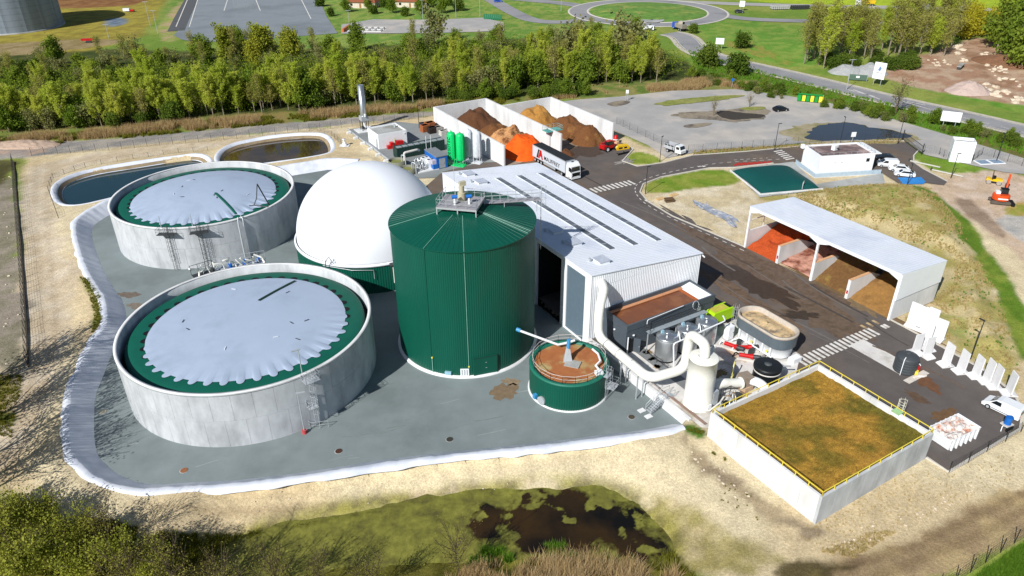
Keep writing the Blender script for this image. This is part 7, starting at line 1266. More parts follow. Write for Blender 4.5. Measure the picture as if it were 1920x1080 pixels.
def tree_meshes(seed, h, cr, nl, lsize, m, bm, kind='poplar', leaves=16, clumps=9, tr=.16, sp=.5):
    rs = np.random.RandomState(seed); mb = MB(); P_ = []; lean = rs.normal(size=2) * .03 * h
    top = Vector((lean[0], lean[1], h * .93)); trunk = [Vector((0, 0, -.3)), Vector((lean[0] * .2, lean[1] * .25, h * .33)), Vector((lean[0] * .6, lean[1] * .5, h * .66)), top]
    mb.tube(trunk, [tr * 1.2, tr * .9, tr * .55, .03], 6)
    for k in range(nl):
        t = (.16 if kind == 'poplar' else .22) + (.78 if kind == 'poplar' else .6) * (k + rs.rand()) / nl; az = k * 2.4 + rs.normal() * .4
        i = min(2, int(t * 3)); base = trunk[i].lerp(trunk[i + 1], t * 3 - i)
        if kind == 'poplar': L_ = cr * (1.4 - .85 * t) * rs.uniform(.7, 1.3); el = rs.uniform(.8, 1.22)
        elif kind == 'round': L_ = cr * rs.uniform(.75, 1.15); el = rs.uniform(.0, 1.1) * (.5 + t)
        else: L_ = cr * rs.uniform(.7, 1.3); el = rs.uniform(.5, 1.2)
        d = Vector((math.cos(az) * math.cos(el), math.sin(az) * math.cos(el), math.sin(el))); mid = base + d * L_ * .5 + Vector((0, 0, .06 * L_)); tip = base + d * L_ + Vector((0, 0, .22 * L_ if kind != 'round' else -.02))
        mb.tube([base, mid, tip], [tr * .4, tr * .25, .02], 4)
        for c in range(clumps):
            f = .28 + .75 * rs.rand(); q = base.lerp(mid, f * 2) if f < .5 else mid.lerp(tip, f * 2 - 1); q = np.array(q) + rs.normal(size=3) * sp * (.5 if kind == 'poplar' else .8)
            if kind in ('bare', 'shrub') and c < 3:
                e_ = Vector(q) + Vector((*(rs.normal(size=2) * .5 * L_ * .4), abs(rs.normal()) * .35 * L_)); mb.tube([base.lerp(tip, f * .8), e_], [.025, .008], 3)
            if leaves: P_.append(q + rs.normal(size=(leaves, 3)) * np.array([sp, sp, sp * .9]))
    me = bpy.data.meshes.new('trunk'); me.from_pydata(mb.v, [], mb.f); me.materials.append(bm); me.update(); cm = leaf_cloud('crown', np.concatenate(P_), lsize, m, rs) if leaves else None
    return me, cm
lf_pop = leaf_mat('poplar_leaves', '#a0b638', '#cfd060', .3, .55); lf_yel = leaf_mat('willow_leaves', '#7d8c30', '#a9a63c', .2); lf_dark = leaf_mat('dark_leaves', '#4c6424', '#6f8034', .3, .4); lf_mid = leaf_mat('mid_leaves', '#66802a', '#8a9a3c', .3, .45); lf_gold = leaf_mat('golden_leaves', '#a3a02c', '#b9ae38', .15, .45); lf_spring = leaf_mat('spring_leaves', '#8a9234', '#aaaa4c', .25, .45); lf_grey = leaf_mat('grey_leaves', '#7d8450', '#989660', .2, .45)
twig = mat('twig_bark', '#6a5a46', .9, var=.3, scale=3)
VAR = {'poplar': [tree_meshes(s_, h, c, 30, .16, lf_pop, bark, 'poplar', 13, 15, .15, .27) for s_, h, c in ((1, 15, 3.4), (2, 13.5, 3.0), (3, 14.5, 3.8), (4, 12.5, 3.2), (5, 16, 3.3))],
       'sparse': [tree_meshes(s_, h, c, 18, .17, leaf_mat('sparse_leaves%d' % s_, '#8f9444', '#aaa35a', .3, .45), bark, 'poplar', 10, 9, .15, .45) for s_, h, c in ((11, 14, 3.2), (12, 15, 2.8), (13, 13, 3.4))],
       'round': [tree_meshes(s_, h, c, 16, .34, lf_mid, bark, 'round', 26, 9, .22, .75) for s_, h, c in ((21, 10, 4.2), (22, 8.5, 3.8))],
       'willow': [tree_meshes(s_, h, c, 18, .34, lf_yel, bark, 'round', 30, 9, .28, .8) for s_, h, c in ((31, 13, 4.6), (32, 11.5, 4.2))],
       'dark': [tree_meshes(s_, h, c, 14, .34, lf_dark, bark_d, 'round', 28, 8, .2, .8) for s_, h, c in ((41, 6, 3.2), (42, 5, 3.0))],
       'gold': [tree_meshes(51, 8.5, 4.6, 16, .34, lf_gold, bark_d, 'round', 28, 9, .22, .85)],
       'grey': [tree_meshes(61, 7, 3.2, 12, .28, lf_grey, twig, 'round', 12, 8, .16, .7)]}
def plant(kind, p, label, group, sc=1.0, rz=None, name='tree', cat='tree', var=None):
    ms = VAR[kind]; tm_, cm_ = ms[(var if var is not None else random.randrange(len(ms))) % len(ms)]
    t = T(name, label, cat, p, random.uniform(0, 6.28) if rz is None else rz, group); t.scale = (sc * random.uniform(.9, 1.1), sc * random.uniform(.9, 1.1), sc * random.uniform(.88, 1.12)); link('trunk', tm_, t)
    if kind in ('poplar', 'sparse') and name == 'tree': t.scale.x *= 1.15; t.scale.y *= 1.15
    if cm_ is not None: link('crown', cm_, t)
    return t
rnd = random.Random(99)
def fit_z(p): return Vector((p.x, p.y, zt(p.x, p.y) - .05))
def PX_scatter(poly, n, seed):
    P_ = PX(poly, 1.2); rs = np.random.RandomState(seed); lo = np.min([p[:2] for p in P_], 0); hi = np.max([p[:2] for p in P_], 0); out = []
    while len(out) < n:
        q = rs.uniform(lo, hi, (n * 2, 2)); m = inside(q[:, 0], q[:, 1], P_); out += [(x, y, zt(x, y)) for x, y in q[m]]
    return out[:n]
# belt of young trees behind the plant
fr = [(-60, 250), (120, 240), (250, 232), (420, 214), (560, 205), (640, 196), (760, 190), (860, 182), (1000, 165), (1120, 155), (1240, 153)]
def lerp_line(l, f):
    x = l[0][0] + f * (l[-1][0] - l[0][0])
    for (a, b), (c, d) in zip(l[:-1], l[1:]):
        if a <= x <= c: return x, b + (d - b) * (x - a) / (c - a)
    return l[-1]
cnt = 0
SEG = ((120, 'left of the teal lagoon'), (400, 'behind the teal lagoon'), (640, 'behind the brown lagoon'), (830, 'behind the flare stack'), (1020, 'behind the left bay'), (1400, 'near the roundabout'))
def seg(x): return next((n for m_, n in SEG if x < m_), SEG[-1][1])
for rowi, (dy, n) in enumerate(((0, 60), (6, 56), (13, 46), (22, 32), (34, 20), (48, 12))):
    for k in range(n):
        x, y = lerp_line(fr, (k + rnd.uniform(.1, .9)) / n); y -= dy + rnd.uniform(-2.5, 2.5)
        if y < 82 + (20 if x < 330 else 0): continue
        kind = rnd.choices(('poplar', 'sparse', 'round', 'grey'), (7, 2.2, 1.2, .8) if x < 950 else (5, 3, 2, 1))[0]
        sc = rnd.uniform(.66, 1.06) * (.84 if x < 900 else .95)
        lb = {'poplar': 'light green upright young tree', 'sparse': 'thinly leaved pale-trunked young tree', 'round': 'rounded mid green tree', 'grey': 'grey-green loose bushy tree'}[kind] + (' at the front' if rowi < 2 else ' in the middle' if rowi < 4 else ' at the back') + ' of the belt ' + seg(x)
        plant(kind, fit_z(gp(x, y, 1.2)), lb, lb.replace('tree ', 'trees ', 1), sc); cnt += 1
for (x, y), sc, lb in (((432, 118), 1.0, 'large round yellow-green willow beside the far parking lot, left'), ((498, 108), 1.0, 'large round yellow-green willow beside the far parking lot, middle'), ((548, 118), .85, 'smaller yellow-green willow beside the far parking lot, right'), ((478, 128), .8, 'yellow-green willow in front of the big pair')): plant('willow', fit_z(gp(x, y, 1.2)), lb, 'willows by the far lot', sc)
for (x, y), sc, lb in (((255, 120), 1.1, 'broad grey-green tree left of the willows'), ((1070, 120), 1.7, 'tall spreading grey-green tree near the roundabout'), ((1170, 122), 2.0, 'tallest pale tree in front of the roundabout'), ((815, 82), 1.5, 'single grey-green tree in front of the second parking lot')): plant('grey', fit_z(gp(x, y, 1.2)), lb, 'large loose trees', sc)
# undergrowth that closes the belt into one mass
_rs = np.random.RandomState(5); up_ = []
for poly, n_, h_ in (([(-60, 246), (120, 238), (250, 230), (420, 212), (640, 195), (860, 180), (1000, 163), (1120, 153), (1260, 150), (1285, 125), (1180, 95), (960, 92), (640, 108), (420, 132), (250, 140), (-60, 150)], 1150, 5.5),):
    for p in PX_scatter(poly, n_, 71):
        hh = h_ * _rs.uniform(.35, 1.1) ; k_ = 55; c_ = np.array([p[0], p[1], p[2] + hh * .55]); up_.append(c_ + _rs.normal(size=(k_, 3)) * np.array([1.5, 1.5, hh * .33]))
_u = np.concatenate(up_); _u = _u[_u[:, 2] > .9]
tag(link('belt_undergrowth', leaf_cloud('belt_undergrowth', _u, .24, leaf_mat('undergrowth_leaves', '#6f8a2a', '#98a23e', .1, .5), _rs)), 'light green undergrowth filling the tree belt behind the plant', 'undergrowth', None, 'stuff')
# dark undergrowth and hedges
for k in range(60):
    x, y = lerp_line(fr, rnd.random()); y -= rnd.uniform(-6, 30); plant('dark', fit_z(gp(x, y, 1.2)), 'low dark green bush in the undergrowth of the tree belt', 'undergrowth bushes of the belt', rnd.uniform(.4, .75), name='shrub', cat='shrub')
for k in range(130):
    f = rnd.random(); x = -40 + 1230 * f; y = (128 - 58 * f if x < 330 else 112 - 40 * f) + rnd.uniform(-2, 42) * (1 if x < 700 else .7); kd = rnd.choice(('dark', 'round', 'grey', 'grey', 'sparse', 'grey')); lb = {'dark': 'dark green shrub', 'round': 'mid green bushy shrub', 'grey': 'grey-green twiggy shrub', 'sparse': 'thin olive young sapling'}[kd] + ' in the scrub behind the tree belt, ' + ('left part' if x < 330 else 'middle part' if x < 760 else 'right part')
    plant(kd, fit_z(gp(x, y, 1.2)), lb, 'scrub behind the belt', rnd.uniform(.45, .85), name='shrub', cat='shrub')
for k in range(26):
    x = 850 + 260 * rnd.random(); y = 187 - (x - 850) * .04 + rnd.uniform(-4, 4); plant('dark' if rnd.random() < .7 else 'round', fit_z(gp(x, y, 1.2)), 'low dense green bush behind the concrete bays', 'bushes behind the bays', rnd.uniform(.3, .55), name='shrub', cat='shrub')
for k in range(84):
    f = rnd.random(); x = 1290 + 640 * f; y = 146 + 130 * f + rnd.uniform(-10, 7); plant(rnd.choice(('dark', 'round', 'dark', 'grey')), fit_z(gp(x, y, 1.2)), 'low green bush on the bank of the main road, ' + ('roundabout end' if f < .25 else 'opposite the black car' if f < .5 else 'behind the leafless tree' if f < .75 else 'near the blank billboard'), 'bushes along the main road', rnd.uniform(.18, .38), name='shrub', cat='shrub')
for (x, y), sc in (((1390, 90), .8), ((1325, 125), 1.0), ((1300, 62), .5), ((1380, 140), .9)): plant('dark', fit_z(gp(x, y, 1.2)), 'round dark bush on the grass inside the road bend', 'bushes inside the road bend', sc, name='shrub', cat='shrub')
# grove of tall thin trees on the right
for k in range(60):
    x = rnd.uniform(1505, 1790); y = 132 - (x - 1505) * .10 - rnd.uniform(0, 55) * (1 if x > 1560 else .6); plant('sparse' if rnd.random() < .75 else 'poplar', fit_z(gp(x, y, 1.2)), 'tall thin pale-trunked tree in the right grove, ' + ('parking side' if x < 1590 else 'middle' if x < 1690 else 'rubble yard side'), 'trees of the right grove', rnd.uniform(.9, 1.25))
for k in range(16): plant('dark', fit_z(gp(rnd.uniform(1540, 1720), rnd.uniform(112, 132), 1.2)), 'dark bush at the foot of the right grove', 'bushes under the right grove', rnd.uniform(.4, .7), name='shrub', cat='shrub')
for (x, y) in ((1800, 72), (1830, 66), (1858, 70), (1815, 55), (1880, 60)): plant('gold', fit_z(gp(x, y, 1.2)), 'golden yellow flowering tree beyond the rubble yard', 'golden trees at the rubble yard', rnd.uniform(.8, 1.1))
for (x, y) in ((1890, 110), (1915, 128), (1940, 120), (1900, 85), (1930, 90), (1870, 90), (1960, 140)): plant('round', fit_z(gp(x, y, 1.2)), 'dense dark green tree at the right edge of the rubble yard', 'green trees at the right edge', rnd.uniform(1.2, 1.6))
for (x, y) in ((620, 30), (650, 22), (700, 26), (735, 24), (790, 26), (830, 24), (860, 20), (760, 30), (600, 12), (660, 6), (690, 16), (720, 14), (810, 14), (840, 10)): plant('round' if x % 20 else 'dark', fit_z(gp(x, y, 1.2)), 'garden shrub round the brown-roofed houses', 'garden shrubs of the houses', rnd.uniform(.5, .8), name='shrub', cat='shrub')
# roadside tree with bare twigs
VAR['bare'] = [tree_meshes(71, 7.5, 2.6, 16, .14, lf_grey, twig, 'bare', 4, 6, .16, .35), tree_meshes(72, 6.5, 2.4, 16, .12, lf_grey, twig, 'bare', 3, 7, .14, .4)]
plant('bare', fit_z(gp(1678, 214, 1.2)), 'multi-stemmed leafless tree beside the main road', None, 1.35); plant('bare', fit_z(gp(1338, 217, 1.3)), 'thin leafless tree on the parking island', None, .7); plant('bare', fit_z(gp(1405, 200, 1.3)), 'small leafless tree at the far side of the parking', None, .6)
# foreground shrubs
VAR['fgreen'] = [tree_meshes(s_, h, c, 26, .10, lf_spring, bark_d, 'shrub', 13, 10, .07, .36) for s_, h, c in ((81, 4.2, 2.4), (82, 3.6, 2.3))]
VAR['fbare'] = [tree_meshes(s_, h, c, 26, .06, leaf_mat('bud_leaves%d' % s_, '#7d7a3c', '#948a4c', .2), bark_d, 'bare', 5, 9, .09, .3) for s_, h, c in ((91, 5.0, 2.6), (92, 4.2, 2.4), (93, 6.0, 2.8))]
i_ = 0
for (x, y), sc in (((40, 1010), 1.0), (( 95, 1000), .9), ((20, 1060), 1.1), ((110, 1060), 1.05), ((170, 1035), .85), ((60, 1110), 1.1), ((160, 1100), 1.0), ((230, 1080), .8), ((-20, 1000), 1.0), ((-30, 1090), 1.1), ((300, 1110), .8)):
    plant('fgreen', fit_z(gp(x, y, .8)), 'fresh green shrub at the bottom left corner, ' + ('left edge' if x < 50 else 'middle' if x < 150 else 'right edge'), 'green shrubs bottom left', sc * 1.1, name='shrub', cat='shrub')
for (x, y), sc in (((215, 1045), .9), ((300, 1060), .9), ((400, 1075), .85), ((250, 1125), 1.2), ((345, 1135), 1.2), ((430, 1140), 1.1), ((520, 1110), 1.0), ((600, 1100), .7), ((860, 1070), .9), ((700, 1110), .8)):
    plant('fbare', fit_z(gp(x, y, .6)), 'leafless twiggy shrub at the bottom, ' + ('beside the green shrubs' if x < 300 else 'below the nearest tank' if x < 620 else 'by the dark pond'), 'bare shrubs at the bottom', sc, name='shrub', cat='shrub')
for (x, y), sc in (((-55, 730), 1.9), ((-90, 760), 2.1), ((-45, 800), 1.7), ((-60, 880), 1.9), ((-30, 930), 1.5), ((-90, 940), 2.0), ((-75, 830), 2.0)): plant('fbare', fit_z(gp(x, y, 1.0)), 'leafless shrub at the left edge whose shadow falls on the sand', 'bare shrubs at the left edge', sc * 1.2, name='shrub', cat='shrub')
# ------------------------------------------------------------------ grass, reeds, tufts
def blades(name, pts, h, w, m, seed, label, droop=.35, n=7):
    rs = np.random.RandomState(seed); P_ = np.repeat(np.array([(p[0], p[1], p[2]) for p in pts]), n, axis=0); k = len(P_); P_ = P_ + np.c_[rs.normal(size=(k, 2)) * h * .18, np.zeros(k)]; a = rs.rand(k) * 6.28; hh = h * rs.uniform(.5, 1.2, k); l = rs.uniform(0, droop, k) * hh; d = np.c_[np.cos(a), np.sin(a)]; s_ = np.c_[-np.sin(a), np.cos(a)] * w
    co = np.zeros((k, 3, 3)); co[:, 0, :2] = P_[:, :2] - s_; co[:, 1, :2] = P_[:, :2] + s_; co[:, 2, :2] = P_[:, :2] + d * l[:, None]; co[:, :2, 2] = P_[:, 2:3] - .05; co[:, 2, 2] = P_[:, 2] + hh
    o = link(name, quad_mesh(name, co.reshape(-1, 3), m, True)); tag(o, label, name.replace('_', ' '), None, 'stuff'); return o
def scatter(poly, n, seed, z=1.2, clump=0.0):
    P_ = PX(poly, z); rs = np.random.RandomState(seed); lo = np.min([p[:2] for p in P_], 0); hi = np.max([p[:2] for p in P_], 0); out = []
    while len(out) < n:
        q = rs.uniform(lo, hi, (n * 2, 2)); m = inside(q[:, 0], q[:, 1], P_)
        if clump: m &= fbm(q[:, 0], q[:, 1], clump, 3, seed) > .5
        out += [(x, y, zt(x, y)) for x, y in q[m]]
    return out[:n]
reed = leaf_mat('dry_reed', '#a58c60', '#c4ac82', .1, .35); grs = leaf_mat('green_grass_blades', '#4f7a20', '#6d8f30', .1, .3); dry = leaf_mat('dry_grass_blades', '#a3935c', '#bba878', .1, .35); olive = leaf_mat('olive_grass_blades', '#62661f', '#7d7a30', .1, .2)
blades('dry_reeds', scatter([(-40, 258), (120, 252), (300, 236), (420, 226), (640, 208), (830, 193), (830, 202), (640, 219), (420, 240), (200, 258), (-40, 278)], 2600, 1, 1.2, 7), 1.7, .055, reed, 1, 'tall dry tan reeds in front of the tree belt', .7, 14)
blades('dry_reeds', scatter([(960, 178), (1200, 160), (1320, 150), (1420, 160), (1380, 168), (1250, 170), (1000, 190)], 1300, 2, 1.2, 7), 1.5, .055, reed, 2, 'dry tan reeds between the bays and the tree belt', .7, 14)
blades('green_scrub', scatter([(-40, 258), (120, 252), (300, 236), (420, 226), (640, 208), (830, 193), (1010, 178), (1010, 190), (830, 206), (640, 222), (420, 242), (200, 262), (-40, 280)], 2400, 3, 1.2, 5), .9, .07, olive, 3, 'green scrub mixed into the reed strip', .9, 12)
blades('bank_grass', scatter([(1290, 95), (1450, 140), (1600, 178), (1760, 218), (1960, 275), (1960, 300), (1830, 268), (1700, 228), (1560, 190), (1400, 158), (1310, 140)], 2200, 4), .8, .12, grs, 4, 'rough green grass on the bank of the main road', .6)
blades('mound_grass', scatter([(1408, 356), (1545, 352), (1660, 345), (1745, 352), (1800, 420), (1870, 550), (1915, 700), (1850, 690), (1765, 630), (1690, 600), (1790, 530), (1790, 480), (1500, 385)], 4200, 5, 1.2, 2.5), .38, .05, dry, 5, 'dry tufty grass on the mound behind the shed', .7)
blades('mound_weeds', scatter([(1408, 356), (1545, 352), (1660, 345), (1745, 352), (1800, 420), (1870, 550), (1915, 700), (1850, 690), (1765, 630), (1790, 500), (1500, 385)], 260, 6, 1.2, 4), .35, .07, grs, 6, 'green weeds scattered over the mound', .8, 9)
blades('ditch_reeds', scatter([(980, 1050), (1080, 1030), (1200, 1050), (1280, 1085), (1250, 1130), (1000, 1130)], 520, 7, -.5, 3.0), 1.0, .03, reed, 7, 'pale dry reeds at the bottom edge of the ditch', 1.6, 16)
blades('ditch_reeds', scatter([(840, 1050), (980, 1035), (1000, 1110), (840, 1120)], 220, 17, -.5, 2), 1.1, .035, reed, 17, 'clump of dry reeds left of the big reed bed', .9, 12)
blades('ditch_grass', scatter([(900, 1025), (1060, 1015), (1090, 1040), (980, 1060), (880, 1065)], 400, 8, -.5, 1.6), .9, .045, grs, 8, 'bright green grass tufts along the ditch water', .7, 12)
blades('ditch_grass', scatter([(1180, 1000), (1260, 1030), (1300, 1090), (1220, 1060)], 260, 18, -.5), .5, .04, olive, 18, 'olive grass on the right ditch bank', .7, 10)
blades('bank_weeds', scatter([(30, 950), (300, 1010), (480, 985), (700, 945), (760, 960), (600, 1010), (480, 1060), (200, 1090), (0, 1090)], 3600, 9, .2, 3), .45, .03, olive, 9, 'olive grass on the left ditch bank', .8, 8)
blades('corner_grass', scatter([(1985, 985), (1920, 1018), (1840, 1072), (1800, 1110), (2050, 1120)], 4200, 10), .4, .03, grs, 10, 'fresh green grass in the bottom right corner', .8, 8)
blades('sand_weeds', scatter([(1340, 905), (1400, 930), (1440, 990), (1400, 985), (1350, 950)], 18, 11, .4), .2, .04, olive, 11, 'green weeds on the sandy slope left of the basin', .9, 14)
blades('wall_weeds', scatter([(1285, 803), (1320, 815), (1400, 880), (1380, 880), (1300, 840)], 40, 12, .8, 1.5), .25, .04, olive, 12, 'green weeds at the foot of the basin wall', .9, 14)
blades('track_weeds', scatter([(1540, 1040), (1640, 1000), (1680, 1000), (1600, 1050)], 240, 13, .9), .3, .04, dry, 13, 'dry weeds beside the muddy track', .9, 9)
blades('verge_grass', scatter([(152, 525), (168, 527), (190, 560), (195, 605), (175, 630), (178, 590), (168, 555)], 320, 14), .35, .04, olive, 14, 'grass strip beside the white bund liner', .8, 9)
blades('fence_grass', scatter([(1300, 284), (1420, 276), (1560, 268), (1690, 262), (1690, 268), (1560, 273), (1420, 282), (1300, 291)], 900, 15), .5, .08, dry, 15, 'grass strip along the fence behind the office', .8, 7)
blades('plot_grass', scatter([(-60, 700), (45, 705), (20, 820), (-60, 830)], 900, 16), .4, .04, olive, 16, 'rough grass at the left edge of the picture', .8, 8)
blades('slope_tufts', scatter([(1560, 880), (1780, 890), (1900, 850), (1900, 900), (1700, 985), (1540, 1040), (1500, 1010)], 420, 19, 1.0), .2, .03, dry, 19, 'sparse dry tufts on the sandy bank below the basin', .9, 8)
# stones
rk = []
for s_ in range(4):
    rs = np.random.RandomState(200 + s_); bm = bmesh.new(); bmesh.ops.create_icosphere(bm, subdivisions=1, radius=1)
    for v in bm.verts: v.co *= 1 + rs.uniform(-.28, .22); v.co.z *= .65
    me = bpy.data.meshes.new('stone'); bm.to_mesh(me); bm.free(); me.materials.append(mat('pale_stone', '#c9bba6', .9, var=.25, scale=1.2)); rk.append(me)
def stones(poly, n, s0, s1, label, group, z=1.2, seed=0):
    rr = random.Random(seed)
    for p in scatter(poly, n, 300 + seed, z): o = link('stone', rr.choice(rk), None, (p[0], p[1], p[2] + .05)); s_ = rr.uniform(s0, s1); o.scale = (s_, s_ * rr.uniform(.7, 1.2), s_ * rr.uniform(.6, 1)); o.rotation_euler = (rr.uniform(-.3, .3), rr.uniform(-.3, .3), rr.uniform(0, 6)); tag(o, label, 'stone', group)
stones([(1785, 85), (1805, 82), (1815, 120), (1800, 128)], 16, .6, 1.3, 'pale block in the rubble row on the left of the dirt track', 'left rubble row', seed=1); stones([(1830, 85), (1850, 95), (1900, 145), (1920, 165), (1880, 160), (1850, 125)], 40, .4, 1.1, 'broken stone in the brown rubble on the right of the dirt track', 'right rubble bank', seed=2); stones([(1840, 150), (1930, 185), (1930, 200), (1870, 185), (1830, 160)], 24, .7, 1.5, 'big pale block at the near end of the rubble yard', 'near rubble blocks', seed=3); stones([(1740, 112), (1775, 108), (1790, 122), (1750, 124)], 14, .4, .9, 'pale stone in the heap beside the dirt track', 'stone heap', seed=4)
stones([(1560, 1000), (1700, 960), (1840, 900), (1860, 905), (1720, 985), (1580, 1040)], 40, .07, .2, 'small pale stone along the edge of the muddy track', 'stones along the track', seed=5); stones([(1260, 830), (1320, 850), (1420, 930), (1390, 940), (1280, 860)], 26, .08, .22, 'small pale stone on the soil beside the basin', 'stones beside the basin', seed=6)
stones([(-20, 300), (30, 305), (40, 480), (50, 690), (0, 690)], 40, .08, .3, 'grey stone in the rough ground left of the fence', 'stones left of the fence', seed=7); stones([(300, 925), (1100, 850), (1200, 850), (900, 905), (500, 950)], 30, .05, .12, 'pebble on the outer slope of the bund', 'pebbles on the bund', 1.2, 8)
# ------------------------------------------------------------------ fences
def fence(label, pl, step=3.0, h=2.0, m=steel_d, z=None, wires=7, name='mesh_fence', base=True):
    pts = [fit_z(gp(x, y, 1.2)) + Vector((0, 0, .05)) for x, y in pl]; t = T(name, label, 'fence', pts[0], 0); o0 = pts[0]; me = None; mb = MB(); last = None
    for a, b in zip(pts[:-1], pts[1:]):
        n = max(1, round((b - a).length / step))
        for k in range(n + (1 if b is pts[-1] else 0)):
            p = a.lerp(b, k / n); p = Vector((p.x, p.y, max(zt(p.x, p.y), 1.0 if z is None else z)))
            if me is None: o = MB().tube([(0, 0, -.2), (0, 0, h)], .045, 4).build('post', m, t); me = o.data
            else: o = link('post', me, t)
            o.location = p - o0
            if last is not None:
                for w in range(wires): zz = Vector((0, 0, .08 + (h - .12) * w / (wires - 1))); mb.tube([last - o0 + zz, p - o0 + zz], .011, 3, False)
                L0 = (p - last).length
                for w in range(int(L0 / .5)): q = last.lerp(p, w * .5 / L0) - o0; mb.tube([q + Vector((0, 0, .05)), q + Vector((0, 0, h - .05))], .008, 3, False)
            last = p
    tag(mb.build('wire_mesh', m, t), kind='stuff'); return t
fence('long wire fence between the service track and the lagoons', [(60, 292), (180, 284), (300, 273), (420, 262), (540, 250), (640, 239), (740, 228), (812, 217)])
fence('wire fence along the left path', [(24, 302), (32, 400), (40, 500), (48, 620), (52, 685)], 2.5)
t = fence('wire fence from the right bay wall towards the tipper truck', [(1156, 233), (1180, 244), (1210, 258), (1240, 272), (1262, 282)]); fence('wire fence behind the office road', [(1290, 286), (1370, 281), (1450, 275), (1540, 268), (1620, 266), (1690, 264)], 3.2)
fence('dark fence on the left of the white kiosk', [(1732, 286), (1760, 291), (1776, 300)], 2.2); fence('dark fence on the right of the white kiosk', [(1823, 303), (1840, 291), (1862, 296), (1888, 304), (1915, 312), (1960, 326)], 2.8)
fence('wire fence at the bottom right corner', [(1760, 1110), (1790, 1093), (1820, 1072), (1848, 1054), (1876, 1035), (1902, 1018), (1950, 990)], 2.2, 2.1, mat('dark_post', '#2e2f2c', .6)); fence('wire fence along the yard edge beside the skip', [(1779, 887), (1815, 868), (1850, 847), (1885, 828), (1914, 810)], 2.6, 1.8); fence('low wire fence round the teal lagoon', [(110, 410), (92, 360), (100, 333), (160, 313), (250, 298), (335, 286), (390, 283)], 3, 1.2, steel_d, None, 4); fence('short wire fence beside the brown lagoon', [(595, 246), (622, 255), (640, 272)], 2.5, 1.4, steel_d, None, 4)
dk_ = strip('windbreak_strip', [gt(x + 2, y) for x, y in ((24, 304), (32, 400), (40, 500), (48, 620), (52, 688))], .22, 1.2, mat('dark_strip', '#4a4238', .9, var=.3), None, .22); tag(dk_, 'dark brown board strip along the foot of the left fence', 'board')
gt_ = T('sliding_gate', 'dark barred sliding gate at the site entrance', 'gate', gp(1692, 262), 0); g1 = gp(1728, 289) - gp(1692, 262); me = None
for k in range(19):
    if me is None: o = MB().tube([(0, 0, .15), (0, 0, 1.9)], .04, 4).build('bar', lp_m, gt_); me = o.data
    else: o = link('bar', me, gt_)
    o.location = g1 * (k / 18)
for z in (.15, 1.9): MB().tube([(0, 0, z), (g1.x, g1.y, z)], .06, 4).build('rail', lp_m, gt_)
for f in (0, 1): MB().tube([g1 * f, g1 * f + Vector((0, 0, 2.6))], .12, 6).build('gate_post', lp_m, gt_)
# ------------------------------------------------------------------ far buildings and objects
si = T('storage_silo', 'huge weathered grey steel storage tank at the top left corner', 'tank', gp(-8, 62, 1.2) + Vector((0, 14, 0)), 0); SRr = 19.5; plate = mat('weathered_steel', '#8792a0', .6, .1, var=.2, scale=.25, c2='#59626c', amt2=.45, scale2=.15, streak=.85); n = 16
MB().lathe([(SRr - .06, 0), (SRr - .06, 22), (.1, 24.5)], 64).build('core', mat('plate_seam', '#4a5058', .7), si); MB().lathe([(SRr + .5, -.2), (SRr + .5, .4), (SRr, .45)], 64).build('base_ring', conc_d, si)
for r_ in range(9):
    me = None
    for k in range(n):
        if me is None:
            mb = MB(); ang = [.0015 + (2 * math.pi / n - .003) * i / 4 for i in range(5)]; mb.add([(SRr * math.cos(a), SRr * math.sin(a), z) for z in (.03, 2.4) for a in ang], [(i, i + 1, i + 6, i + 5) for i in range(4)], True); o = mb.build('wall_plate', plate, si); me = o.data
        else: o = link('wall_plate', me, si)
        o.location = (0, 0, .4 + r_ * 2.42); o.rotation_euler = (0, 0, 2 * math.pi * k / n)
def house(label, p, rz, w, d, hh):
    t = T('house', label, 'house', p, rz); MB().box(-w / 2, w / 2, -d / 2, d / 2, -.2, 2.8).build('wall', mat('house_render', '#cfc4b4', .9), t); r = MB().add([(-w / 2 - .5, -d / 2 - .6, 2.7), (w / 2 + .5, -d / 2 - .6, 2.7), (w / 2 + .5, d / 2 + .6, 2.7), (-w / 2 - .5, d / 2 + .6, 2.7), (-w / 2 + 2.5, 0, hh), (w / 2 - 2.5, 0, hh)], [(0, 1, 5, 4), (1, 2, 5), (2, 3, 4, 5), (3, 0, 4), (3, 2, 1, 0)]).build('roof', mat('brown_tiles', '#8a5238', .9, var=.25, scale=2), t); MB().box(-1, -.4, -.3, .3, hh - 1, hh + .5).build('chimney', mat('house_render', '#cfc4b4', .9), r)
    for x in (-w * .3, w * .25): MB().box(x - .6, x + .6, -d / 2 - .03, -d / 2, 1, 2.1).build('window', glass, t)
    MB().box(-.5, .5, -d / 2 - .03, -d / 2, 0, 2.1).build('door', wood, t)
house('brown-roofed house among garden trees, left of two', gp(682, 12, 1.2), -.15, 15, 10, 5.6); house('brown-roofed house among garden trees, right of two', gp(775, 11, 1.2), -.2, 17, 10, 5.8)
pf_ = T('steel_rack', 'low pale steel rack of benches at the edge of the second parking lot', 'rack', gp(645, 60, 1.2), -.1)
for k in range(6): MB().box(2 + k * 2.6, 2.3 + k * 2.6, 0, 9, .5, .75).build('beam', conc_w, pf_)
for y in (0, 4.5, 9): MB().box(1.5, 16, y, y + .3, .2, .5).build('cross_beam', conc_w, pf_)
MB().box(-.6, .2, -1, 9, 0, 1.4).build('orange_barrier', mat('orange_barrier', '#c06a44', .7), pf_)
gf = T('green_gate', 'dark green mesh gate by the far road', 'gate', gp(907, 36, 1.2), -.35)
for k in range(9): MB().box(k * 1.0, k * 1.0 + .7, -.05, .05, 0, 2.2).build('panel', mat('gate_green', '#1f6a4c', .6), gf)
